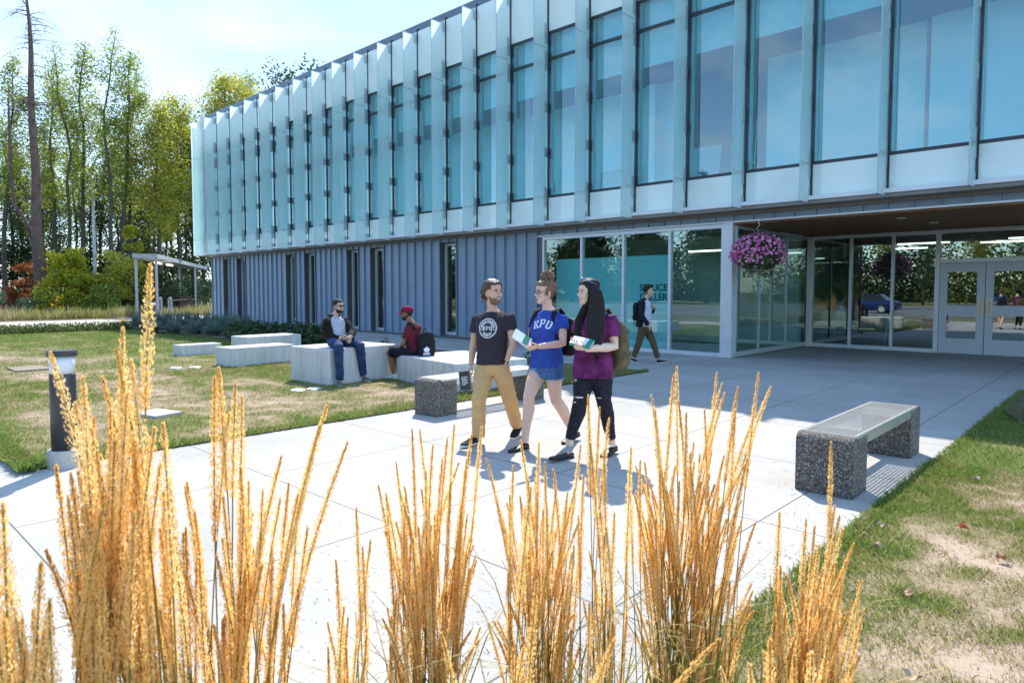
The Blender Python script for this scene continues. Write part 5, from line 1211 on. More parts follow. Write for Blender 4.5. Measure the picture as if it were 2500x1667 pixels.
def leg(p,hip,knee,ankle,f=1.0,calf=None):
    hip,knee,ankle=[np.asarray(q,float) for q in (hip,knee,ankle)]; fr=p.front
    m=lerp(hip,knee,.5)+fr*.008; c=lerp(knee,ankle,.3)-fr*.018
    p.limb([hip+UP*.02,lerp(hip,knee,.12),m,lerp(hip,knee,.85),knee,c,lerp(knee,ankle,.7),ankle,ankle-UP*.035],[q*f for q in (.082,.086,.073,.058,.054,.056,.041,.035,.036)],14)
def arm(p,sh,el,wr,f=1.0):
    sh,el,wr=[np.asarray(q,float) for q in (sh,el,wr)]
    p.limb([sh,lerp(sh,el,.25),lerp(sh,el,.7),el,lerp(el,wr,.25),lerp(el,wr,.7),wr],[q*f for q in (.038,.045,.043,.039,.041,.032,.0265)],12)
def tees(p,Pv,Nk,l0,l1,secs,sleeves,add,mat,wr=(.006,9,7,1.0),vox=.0085,name='shirt',collar=None):
    b=MB(); p.torso(Pv,Nk,l0,l1,secs,add,b)
    for pts,rad in sleeves: b.tube(pts,rad,14)
    me=remesh(b,vox,5,.5); return p.part(name,me,mat,wr)
def trousers(p,Pv,Nk,l0,l1,secs,legs,add,mat,wr=(.008,10,9,4.0),vox=.0085,name='trousers'):
    b=MB(); p.torso(Pv,Nk,l0,l1,secs,add,b)
    for pts,rad in legs: b.tube(pts,rad,16)
    me=remesh(b,vox,4,.5); return p.part(name,me,mat,wr)
MT=[(-.17,.105,.085,.0),(-.06,.165,.112,-.005),(.06,.168,.115,-.008),(.28,.148,.100,.0),(.5,.160,.112,.008),(.72,.178,.118,.006),(.86,.150,.090,.0),(.94,.092,.066,-.005),(1.02,.058,.058,-.006)]
FT=[(-.17,.11,.09,.0),(-.05,.178,.120,-.01),(.06,.176,.118,-.010),(.30,.136,.096,.0),(.48,.146,.104,.006),(.66,.158,.128,.022),(.82,.138,.092,.004),(.93,.082,.060,-.004),(1.02,.050,.050,-.006)]
def lat(a,b): v=np.asarray(b,float)-np.asarray(a,float); v[2]*=.5; return nrm(v)

# ---------------------------------------------------------------- man in the dark printed T-shirt
def man_walking():
    D=7.2; feet=G(1150,1083); p=Person('person walking in dark grey T-shirt with round print and tan chinos, book at the thigh',(-5.08,5.15,0)); p.gaze=.5
    p.front=face_dir(-22)
    p.head(P(1203,714,7.19),44,2,0,False,1.10); nk=P(1203,757,7.22); p.neck(nk,.054)
    sR,sL=P(1166,776,7.30),P(1243,774,7.14); eR,eL=P(1155,848,7.36),P(1252,841,7.10); wR,wL=P(1149,893,7.28),P(1237,881,7.07)
    hR,hL=P(1184,896,7.25),P(1220,895,7.15); Pv=(hR+hL)/2+UP*.02
    kR,kL=P(1170,978,7.02),P(1245,974,7.18); aR,aL=P(1168,1066,7.08),P(1261,1037,7.47)
    p.torso(Pv,nk,lat(hR,hL),lat(sR,sL),MT)
    arm(p,sR,eR,wR,1.0); arm(p,sL,eL,wL,1.0)
    for a,b in ((sR,nk),(sL,nk)): p.limb([lerp(a,b,.8)-UP*.045,lerp(a,b,.35)-UP*.026,a-UP*.012],[.028,.028,.036])
    leg(p,hR,kR,aR); leg(p,hL,kL,aL)
    p.hand(wR,nrm(P(1141,914,7.22)-wR),-cam_r*.3+p.front*-.2+cam_r*1.0,p.front,1.05,size=1.0,thumb=1.0)
    p.hand(wL,nrm(P(1224,905,7.15)-wL),-cam_r,p.front,.3,size=.9)
    p.finish(M['skin_tan'],.0045,M['stub_tan'],.0012)
    M['tee']=cloth('dark_grey_jersey',(.040,.034,.042)); M['chino']=cloth('tan_chino',(.60,.37,.165),.10,10)
    tee=tees(p,Pv,nk,lat(hR,hL),lat(sR,sL),[(.02,.176,.128,-.004),(.12,.176,.128,-.004),(.28,.166,.122,.0),(.5,.166,.122,.008),(.72,.182,.122,.006),(.86,.176,.102,.0),(.94,.118,.080,-.004),(.975,.072,.066,-.004)],
        [([sR+nrm(nk-sR)*.045-UP*.022,sR-UP*.004,lerp(sR,eR,.3),lerp(sR,eR,.48)],[.052,.060,.068,.072]),([sL+nrm(nk-sL)*.045-UP*.022,sL-UP*.004,lerp(sL,eL,.3),lerp(sL,eL,.48)],[.052,.060,.068,.072])],.006,M['tee'],(.009,8,7,1.0,1.1))
    trousers(p,Pv,nk,lat(hR,hL),lat(sR,sL),[(-.18,.125,.100,0),(-.06,.172,.120,-.004),(.08,.170,.118,-.005),(.13,.160,.110,-.004)],
        [([hR+UP*.01,lerp(hR,kR,.3),lerp(hR,kR,.7),kR+p.front*.012,lerp(kR,aR,.4),lerp(kR,aR,.8),lerp(kR,aR,1.0)],[.102,.100,.084,.076,.073,.068,.068]),
         ([hL+UP*.01,lerp(hL,kL,.3),lerp(hL,kL,.7),kL+p.front*.012,lerp(kL,aL,.4),lerp(kL,aL,.8),lerp(kL,aL,1.02)],[.102,.100,.084,.076,.073,.068,.066])],.003,M['chino'],(.009,12,11,4.0,1.2))
    o=P(1195,800,7.14); n=nrm(face_dir(-20)+UP*.05); r_=nrm(np.cross(UP,n)); u_=np.cross(n,r_)
    o=o+u_*-.005
    items=[ring_shape(.096,.105),ring_shape(.088,.0905),ring_shape(.054,.058)]+kpu(.040,.006)+arc_text('KWANTLEN POLYTECHNIC',.073,.019,172,8)+arc_text('UNIVERSITY',.073,.019,228,312,False)+arc_text('19',.073,.018,196,182,True)+arc_text('81',.073,.018,358,344,True)
    decal_part(p,tee,'chest_print',items,M['print_white'],o,r_,u_,n)
    p.face(smile=.9,lip=(.36,.15,.12),openm=True)
    # hair drawn back, curls at the nape
    b=p.hair_shell(None,.016,lambda x,y,z:(z>.178 and y<.075) or (z>.14 and y<.045 and abs(x)>.03) or (y<-.012 and z>.085) or (y<-.035 and z>.03))
    r=np.random.default_rng(3)
    for i in range(70):
        a=r.uniform(0,6.28); q=(float(np.clip(r.normal()*.05,-.07,.07)),-.075-min(.034,abs(r.normal())*.02),.025+r.random()*.14); b.ell(p.hp(q),[r.uniform(.009,.015)]*3,None,7,5)
    for i in range(110):
        q=nrm(r.normal(size=3)*np.array([1,1.0,.8])+np.array([0,-.35,.8]))
        if q[1]>.55 and q[2]<.75: continue
        b.ell(p.hp((q[0]*.086,-.012+q[1]*.104,.130+q[2]*.110)),[r.uniform(.008,.015)]*3,None,7,5)
    p.add_hair(b,M['hair_dark'],.005,.005,80,60)
    shoe(p,aR,P(1165,1079,7.12)*[1,1,0],P(1127,1086,6.86)*[1,1,0]+UP*.012,M['black_canvas'],M['white_rubber'],.048,.085)
    q=P(1266,1046,7.55); shoe(p,aL,P(1268,1051,7.55)*[1,1,0]+UP*.05,P(1252,1080,7.30)*[1,1,0],M['black_canvas'],M['white_rubber'],.048,.085)
    return p
M['stub_tan']=pbr('short_beard',(.21,.11,.068),.85,0,.3,90); M['black_canvas']=cloth('black_canvas',(.02,.02,.024),.1,30)
m1=man_walking()
wv=nrm(cam_r*-.55+UP*-.9)
bc=P(1136,929,7.20); bl=nrm(P(1118,905,7.2)-P(1123,952,7.2)); 
book(bc,nrm(cam_r*.93-hf*.5+UP*.16),bl,nrm(-hf*.9-cam_r*.45),(.135,.20,.022),M['bookcover'] if 'bookcover' in M else pbr('dark_book_cover',(.03,.026,.026),.4),'dark covered book with white text lines held low by the man in chinos','book',
  ([(-.3,.3,.18,.21),(-.3,.2,.10,.13),(-.3,.3,.02,.05),(-.3,.25,-.06,-.03),(-.3,.3,-.14,-.11),(-.3,.1,-.22,-.19)],M['print_white']))

# ---------------------------------------------------------------- woman in the blue T-shirt
def woman_blue():
    p=Person('person walking in blue lettered T-shirt and denim shorts, curly bun and glasses, carrying a book',(-4.75,5.2,0)); p.gaze=-.3; p.front=face_dir(-40)
    p.head(P(1331,713,6.92),-66,-3,0,True,1.06); nk=P(1339,753,6.95); p.neck(nk,.047)
    sR,sL=P(1307,775,7.06),P(1373,776,6.86); eR,eL=P(1296,830,7.02),P(1374,838,6.78); wR,wL=P(1290,848,6.72),P(1316,846,6.60)
    hR,hL=P(1315,903,7.0),P(1352,903,6.90); Pv=(hR+hL)/2+UP*.03
    kR,kL=P(1291,968,6.80),P(1357,975,6.92); aR,aL=P(1282,1070,6.86),P(1402,1056,7.25)
    p.torso(Pv,nk,lat(hR,hL),lat(sR,sL),FT,.004)
    arm(p,sR,eR,wR,.93); arm(p,sL,eL,wL,.98)
    for a,b in ((sR,nk),(sL,nk)): p.limb([lerp(a,b,.8)-UP*.045,lerp(a,b,.35)-UP*.026,a-UP*.012],[.028,.028,.036])
    leg(p,hR,kR,aR,1.10); leg(p,hL,kL,aL,1.10)
    p.hand(wL,nrm(P(1289,853,6.56)-wL),UP*.8+hf*.5,UP,.55,size=.92,thumb=.9)
    p.hand(wR,nrm(P(1279,842,6.60)-wR),UP+cam_r*.4,-cam_r,.6,size=.92,thumb=.9)
    p.finish(M['skin_fair'])
    M['bluetee']=cloth('royal_blue_jersey',(.035,.075,.36)); M['denim']=cloth('blue_denim',(.045,.105,.26),.3,30,(.10,.19,.40)); M['denim_hem']=cloth('frayed_denim_hem',(.22,.32,.46),.2,40)
    tee=tees(p,Pv,nk,lat(hR,hL),lat(sR,sL),[(.00,.176,.125,-.006),(.12,.172,.122,-.006),(.30,.152,.108,.002),(.48,.154,.112,.008),(.66,.164,.134,.024),(.82,.158,.104,.004),(.92,.110,.074,-.002),(.965,.066,.060,-.002)],
        [([sR+nrm(nk-sR)*.045-UP*.022,sR-UP*.004,lerp(sR,eR,.3),lerp(sR,eR,.47)],[.046,.053,.060,.062]),([sL+nrm(nk-sL)*.045-UP*.022,sL-UP*.004,lerp(sL,eL,.3),lerp(sL,eL,.46)],[.048,.055,.062,.064])],.008,M['bluetee'],(.008,8,9,11.0,1.0))
    trousers(p,Pv,nk,lat(hR,hL),lat(sR,sL),[(-.18,.125,.105,0),(-.06,.186,.130,-.008),(.06,.184,.126,-.008),(.10,.17,.115,-.008)],
        [([hR+UP*.02,lerp(hR,kR,.08),lerp(hR,kR,.20)],[.102,.104,.102]),([hL+UP*.02,lerp(hL,kL,.12),lerp(hL,kL,.29)],[.102,.104,.101])],.0,M['denim'],(.005,14,14,4.0,.8),name='shorts')
    for a,k,t in ((hR,kR,.175),(hL,kL,.265)):
        b=MB(); b.tube([lerp(a,k,t),lerp(a,k,t+.05)],[.1055,.1055],20); me=remesh(b,.007,2,.5); p.part('turned_hem',me,M['denim_hem'],(.003,40,40,1))
    o=P(1324,789,6.82); n=nrm(face_dir(-33)+UP*.10); r_=nrm(np.cross(UP,n)); u_=np.cross(n,r_)
    decal_part(p,tee,'chest_print',kpu(.082,.012,.016),M['print_white'],o,r_,u_,n)
    p.face(smile=.6,lip=(.50,.20,.19),iris=(.12,.16,.2),browm=M['hair_brown'])
    # glasses
    b=MB(); b.smooth=True
    for x in (-1,1):
        pts=[p.hp((x*.0335+.023*math.cos(a),.093-.012*abs(math.cos(a))*(1 if math.cos(a)*x>0 else .2),.112+.0165*math.sin(a))) for a in np.linspace(0,2*math.pi,17)]; b.tube(pts,.0022,6,False)
        b.tube([p.hp((x*.056,.082,.116)),p.hp((x*.074,.045,.116)),p.hp((x*.077,-.005,.112))],.0022,6)
    b.tube([p.hp((-.011,.0955,.116)),p.hp((0,.1,.119)),p.hp((.011,.0955,.116))],.002,6); p.part('glasses',b,M['black'])
    b=p.hair_shell(None,.012,lambda x,y,z:(z>.172 and y<.08) or (y<.030-.35*(z-.12) and z>.085) or (y<-.035 and z>.035))
    r=np.random.default_rng(8); bun=(0,-.035,.262)
    b.ell(p.hp(bun),(.055,.055,.048),None,12,8)
    for i in range(80):
        q=nrm(r.normal(size=3)); b.ell(p.hp((bun[0]+q[0]*.060,bun[1]+q[1]*.060,bun[2]+q[2]*.054)),[r.uniform(.009,.017)]*3,None,7,5)
    for i in range(26):
        b.ell(p.hp((float(np.clip(r.normal()*.045,-.06,.06)),-.085-r.random()*.016,.05+r.random()*.12)),[r.uniform(.006,.012)]*3,None,7,5)
    p.add_hair(b,M['hair_brown'],.0048,.006,85,70)
    b=MB()
    for i in range(90):
        q=nrm(r.normal(size=3)+np.array([0,-.6,.5])); c=np.array([q[0]*.078,-.01+q[1]*.105,.14+q[2]*.105]) if i%2 else np.array(bun)+q*.052
        pts=[c]; d=q+r.normal(size=3)*.5
        for s in range(3): pts.append(pts[-1]+nrm(d)*.013); d=d+r.normal(size=3)*.8
        b.tube([p.hp(k) for k in pts],[.0011,.001,.0008,.0005],3,False)
    p.part('stray_hair',b,M['hair_brown'])
    shoe(p,aR,P(1288,1081,6.90)*[1,1,0],P(1243,1097,6.68)*[1,1,0],M['black_flat'],M['black'],.043,.060,True)
    shoe(p,aL,P(1412,1066,7.30)*[1,1,0]+UP*.045,P(1374,1080,7.05)*[1,1,0],M['black_flat'],M['black'],.043,.055,True)
    return p,(sR,sL,eL,wL,nk,Pv)
M['black_flat']=pbr('black_flat_shoe',(.018,.016,.018),.5,0,.1,20)
w1,(sR,sL,eL,wL,nk,Pv)=woman_blue()
bk=-w1.front; lt=lat(sR,sL)
mid=(sR+sL)/2
def strap_pts(s,nk,fr,lowp,wdt=.02,inner=.30):
    a=lerp(s,nk,inner); return [a-fr*.11-UP*.09,a-fr*.085+UP*.01,a-fr*.02+UP*.062,a+fr*.06+UP*.035,a+fr*.105-UP*.05,lerp(a+fr*.118-UP*.13,lowp,.35),lowp],[-fr+UP*.5,-fr*.6+UP,UP,UP*.8+fr*.7,fr+UP*.25,fr,fr]
A1=strap_pts(sL,nk,w1.front,sL-UP*.24+w1.front*.085+lt*-.005); A2=strap_pts(sR,nk,w1.front,sR-UP*.24+w1.front*.085)
backpack(lerp(Pv,nk,.52)+bk*.115+lt*.055,bk+lt*.25,lt,.30,.42,.13,M['black_cloth'],M['black_cloth'],'plain black backpack on the woman in the blue T-shirt',[(A1[0],A1[1],.024),(A2[0],A2[1],.024)],False)
bc=P(1274,826,6.60); ay=nrm(P(1252,808,6.58)-P(1300,840,6.60)); up_=nrm(UP*.75-hf*.55+cam_r*.25)
book(bc,nrm(np.cross(ay,up_)),ay,up_,(.14,.19,.02),pbr('white_green_cover',(.72,.73,.74),.5),'white book with a green band held out by the woman in blue','book',([(-.5,.5,-.42,-.10)],pbr('green_band',(.02,.20,.15),.4)))

# ---------------------------------------------------------------- woman in the purple shirt
def woman_purple():
    p=Person('person walking in purple shirt and ripped black jeans, very long dark hair, carrying a book',(-3.9,5.25,0)); p.gaze=-.3; p.front=face_dir(-38)
    p.head(P(1437,713,6.52),-68,-2,0,True,1.06); nk=P(1450,757,6.56); p.neck(nk,.048)
    sR,sL=P(1421,775,6.68),P(1491,776,6.46); eR,eL=P(1408,828,6.62),P(1500,846,6.42); wR,wL=P(1408,846,6.30),P(1431,852,6.20)
    hR,hL=P(1428,912,6.60),P(1468,914,6.50); Pv=(hR+hL)/2+UP*.03
    kR,kL=P(1417,978,6.40),P(1474,980,6.46); aR,aL=P(1390,1078,6.42),P(1493,1076,6.62)
    p.torso(Pv,nk,lat(hR,hL),lat(sR,sL),FT,.010)
    arm(p,sR,eR,wR,1.0); arm(p,sL,eL,wL,1.10)
    for a,b in ((sR,nk),(sL,nk)): p.limb([lerp(a,b,.8)-UP*.045,lerp(a,b,.35)-UP*.026,a-UP*.012],[.028,.028,.036])
    leg(p,hR,kR,aR,1.12); leg(p,hL,kL,aL,1.12)
    p.hand(wL,nrm(P(1408,848,6.16)-wL),UP*.7+hf*.5,UP,.5,size=.93,thumb=.9)
    p.hand(wR,nrm(P(1402,836,6.20)-wR),UP+cam_r*.4,-cam_r,.6,size=.93,thumb=.9)
    p.finish(M['skin_light'])
    M['purple']=cloth('purple_velvet',(.075,.010,.050),.3,9,(.23,.035,.165),.7); M['blackjean']=cloth('black_denim',(.018,.016,.022),.2,30,(.035,.03,.04))
    tees(p,Pv,nk,lat(hR,hL),lat(sR,sL),[(-.10,.192,.150,-.004),(.02,.194,.148,-.004),(.14,.188,.138,-.002),(.30,.172,.125,.004),(.48,.168,.126,.010),(.66,.172,.140,.022),(.82,.166,.108,.004),(.92,.112,.076,-.002),(.965,.064,.060,-.002)],
        [([sR+nrm(nk-sR)*.045-UP*.022,sR-UP*.004,lerp(sR,eR,.4),lerp(sR,eR,.72)],[.048,.058,.070,.074]),([sL+nrm(nk-sL)*.045-UP*.022,sL-UP*.004,lerp(sL,eL,.4),lerp(sL,eL,.66)],[.050,.062,.075,.081])],.010,M['purple'],(.010,8,6,21.0,1.2))
    jb=trousers(p,Pv,nk,lat(hR,hL),lat(sR,sL),[(-.18,.13,.108,0),(-.06,.188,.134,-.008),(.06,.186,.13,-.008)],
        [([hR+UP*.02,lerp(hR,kR,.15),lerp(hR,kR,.5),lerp(hR,kR,.85),kR,lerp(kR,aR,.3)-p.front*.016,lerp(kR,aR,.7),lerp(kR,aR,.93)],[.102,.107,.096,.076,.071,.072,.055,.049]),
         ([hL+UP*.02,lerp(hL,kL,.15),lerp(hL,kL,.5),lerp(hL,kL,.85),kL,lerp(kL,aL,.3)-p.front*.016,lerp(kL,aL,.7),lerp(kL,aL,.93)],[.102,.107,.096,.076,.071,.072,.055,.049])],.0,M['blackjean'],(.005,16,16,4.0,1.0),name='jeans')
    for px,py,d,w_,h_ in ((1401,932,6.36,.045,.022),(1413,972,6.30,.085,.014),(1462,974,6.34,.05,.008),(1402,985,6.28,.03,.01)):
        o=P(px,py,d); n=nrm(-hf-cam_r*.15); V=[];F=[]
        for k in range(13):
            t=k/12*2-1; hh=h_*math.sqrt(max(0,1-t*t))*.5+.0008; V+= [(t*w_/2,-hh,0),(t*w_/2,hh,0)]
        F=[(2*k,2*k+2,2*k+3,2*k+1) for k in range(12)]; decal_part(p,jb,'rip',[(np.array(V),F)],M['skin_light'],o,cam_r,UP,n,.002)
    p.face(smile=.9,lip=(.55,.20,.20),openm=True)
    # long straight hair: cap plus a curtain falling over the shoulder and down the front
    b=p.hair_shell(None,.009,lambda x,y,z:(z>.185 and y<.09) or (z>.15 and y<.06) or (y<.040 and z>.0))
    p.add_hair(b,M['hair_black'],.0055,.003,90,12)
    r=np.random.default_rng(12); b=MB(); b.smooth=True
    near=[(694,1440,1456,6.44),(715,1441,1468,6.40),(738,1441,1473,6.39),(765,1436,1476,6.37),(800,1433,1473,6.32),(828,1437,1468,6.285),(848,1442,1466,6.28)]
    far=[(735,1434,1442,6.47),(752,1420,1436,6.50),(780,1406,1426,6.50),(808,1402,1423,6.46),(826,1403,1421,6.45)]
    def strands(tab,n,rad,end):
        for i in range(n):
            u=r.random(); dd=r.uniform(0,.05); jt=r.normal()*1.2; pts=[P(lerp(x0,x1,min(1,max(0,u+r.normal()*.03)))+jt*(k/len(tab)),y,d+dd*(1 if k<5 else .5)) for k,(y,x0,x1,d) in enumerate(tab)]
            e=end(u)+r.normal()*4; y,x0,x1,d=tab[-1]; pts.append(P(lerp(x0,x1,.5+(u-.5)*.75)+jt,max(y+3,e),d+dd*.4))
            b.tube(pts,[q*rad for q in [.005,.008,.009,.0085,.0078,.007,.006,.002][-len(pts):]],5)
    strands(near,150,1.6,lambda u:872-26*abs(u-.62)*2)
    strands(far,50,1.5,lambda u:834)
    me=remesh(b,.0065,4,.5); lh=p.part('long_hair',me,M['hair_black'],(.004,120,5,3.3)); b=MB(); b.smooth=True
    strands(near,260,.42,lambda u:880-30*abs(u-.62)*2); strands(far,90,.42,lambda u:838)
    p.part('hair_strands',b,M['hair_black'],parent=lh)
    # blue sunglasses pushed up on the hair
    b=MB(); b.smooth=True
    for x in (-1,1): b.tube([p.hp((x*.058,.046,.222)),p.hp((x*.084,.01,.200)),p.hp((x*.092,-.045,.170))],[.004,.0045,.003],6)
    for x in (-1,1): b.ell(p.hp((x*.032,.050,.235)),(.025,.013,.010),[p.hr,p.hf,p.hu],12,6)
    p.part('sunglasses',b,pbr('blue_sunglasses',(.03,.12,.42),.15,0,.05))
    shoe(p,aR,P(1397,1094,6.52)*[1,1,0]+UP*.0,P(1343,1104,6.27)*[1,1,0]+UP*.03,M['black_flat'],M['black'],.043,.052,True)
    shoe(p,aL,P(1503,1091,6.70)*[1,1,0]+UP*.03,P(1470,1111,6.47)*[1,1,0],M['black_flat'],M['black'],.043,.055,True)
    return p,(sR,sL,nk,Pv)
w2,(sR,sL,nk,Pv)=woman_purple()
lt=lat(sR,sL); M['olive_bag']=cloth('olive_canvas',(.10,.078,.038),.2,12,(.17,.135,.07)); M['olive_strap']=cloth('olive_webbing',(.06,.05,.025))
A1=strap_pts(sL,nk,w2.front,sL-UP*.22+w2.front*.095); A2=strap_pts(sR,nk,w2.front,sR-UP*.22+w2.front*.095)
backpack(lerp(Pv,nk,.42)-w2.front*.125+lt*.10,-w2.front+lt*.45,lt+w2.front*.3,.32,.47,.16,M['olive_bag'],M['olive_strap'],'olive green canvas backpack on the woman in the purple shirt',[(A1[0],A1[1],.024)],True)
bc=P(1421,836,6.22); ay=nrm(P(1399,832,6.25)-P(1447,842,6.18)); up_=nrm(UP*.9-hf*.38)
book(bc,nrm(np.cross(ay,up_)),ay,up_,(.15,.20,.026),pbr('green_cover',(.02,.26,.19),.4),'green covered book with white pages held by the woman in purple','book',([(-.48,.48,-.25,.48)],M['paper']))

# ---------------------------------------------------------------- man walking along the shopfront
def man_far():
    p=Person('person walking past the gallery window in black jacket, pale shirt and olive trousers',(-8.25,13.4,0)); p.gaze=0; p.front=face_dir(68)
    p.head(P(1583,711,15.2),62,0,0,False,1.12); nk=P(1577,730,15.22); p.neck(nk,.055)
    sR,sL=P(1569,738,15.03),P(1583,737,15.38); eR,eL=P(1566,770,14.96),P(1592,762,15.42); wR,wL=P(1583,795,14.90),P(1595,752,15.20)
    hR,hL=P(1569,800,15.12),P(1578,800,15.28); Pv=(hR+hL)/2+UP*.02
    kR,kL=P(1560,836,15.2),P(1594,836,15.2); aR,aL=P(1547,871,15.25),P(1606,873,15.18)
    p.torso(Pv,nk,lat(hR,hL),lat(sR,sL),MT); arm(p,sR,eR,wR); arm(p,sL,eL,wL); leg(p,hR,kR,aR); leg(p,hL,kL,aL)
    p.hand(wR,nrm(P(1588,803,14.86)-wR),hf*-.2+cam_r*-1,p.front,.8,size=1.0); p.hand(wL,nrm(P(1597,744,15.1)-wL),-p.front,UP,1.1,size=.95)
    p.finish(M['skin_olive'],.006)
    M['jacket']=cloth('black_jacket',(.016,.015,.022)); M['olive_chino']=cloth('olive_chino',(.105,.072,.042)); M['white_shirt']=cloth('pale_blue_shirt',(.55,.58,.70))
    sec=[(.0,.178,.128,-.004),(.12,.178,.128,-.004),(.28,.168,.122,.0),(.5,.170,.124,.006),(.72,.184,.124,.004),(.86,.178,.104,.0),(.95,.118,.080,-.006)]
    tees(p,Pv,nk,lat(hR,hL),lat(sR,sL),[(t,w*.96,d+.004,s) for t,w,d,s in sec],[],.003,M['white_shirt'],(.004,9,8,1),.012)
    jk=MB(); p.torso(Pv-p.front*.03,nk-p.front*.02,lat(hR,hL),lat(sR,sL),[(t,w,d*.86,s-.015) for t,w,d,s in sec],.014,jk)
    for s_,e_,w_ in ((sR,eR,wR),(sL,eL,wL)): jk.tube([s_+nrm(nk-s_)*.045-UP*.022,s_-UP*.004,lerp(s_,e_,.5),e_,lerp(e_,w_,.5),lerp(e_,w_,.93)],[.058,.066,.066,.062,.055,.048],14)
    jk.tube([nk-UP*.03-p.front*.02,nk+UP*.025-p.front*.03],[.082,.068],14); me=remesh(jk,.010,4,.5); p.part('jacket',me,M['jacket'],(.009,9,8,5,1.2))
    trousers(p,Pv,nk,lat(hR,hL),lat(sR,sL),[(-.18,.125,.100,0),(-.06,.170,.118,-.004),(.08,.168,.116,-.005)],
        [([h+UP*.01,lerp(h,k,.3),lerp(h,k,.7),k,lerp(k,a,.4),lerp(k,a,.8),lerp(k,a,1.0)],[.100,.097,.082,.074,.068,.060,.058]) for h,k,a in ((hR,kR,aR),(hL,kL,aL))],.005,M['olive_chino'],(.010,12,11,4.0,1.2),.011)
    p.face()
    b=p.hair_shell(None,.010,lambda x,y,z:(z>.178) or (z>.15 and y<.05) or (y<.01 and z>.075)); b.ell(p.hp((0,.02,.225)),(.055,.075,.028),[p.hr,p.hf,p.hu],12,8)
    p.add_hair(b,M['hair_black'],.008,.003,60,40)
    shoe(p,aL,P(1604,882,15.05)*[1,1,0],P(1630,878,15.02)*[1,1,0]+UP*.03,M['black_canvas'],M['white_rubber'],.048,.085)
    shoe(p,aR,P(1541,879,15.3)*[1,1,0]+UP*.03,P(1556,882,15.2)*[1,1,0],M['black_canvas'],M['white_rubber'],.048,.085)
    return p,(sR,sL,nk,Pv)
wm,(sR,sL,nk,Pv)=man_far()
backpack(lerp(Pv,nk,.55)-wm.front*.13,-wm.front,lat(sR,sL),.30,.42,.13,M['black_cloth'],M['black_cloth'],'black backpack with dangling straps on the man passing the gallery',[([lerp(Pv,nk,.25)-wm.front*.16,lerp(Pv,nk,.1)-wm.front*.22,lerp(Pv,nk,.0)-wm.front*.25],[-wm.front]*3,.012),([lerp(Pv,nk,.25)-wm.front*.18+UP*.02,lerp(Pv,nk,.14)-wm.front*.26,lerp(Pv,nk,.07)-wm.front*.30],[-wm.front]*3,.012)],False)

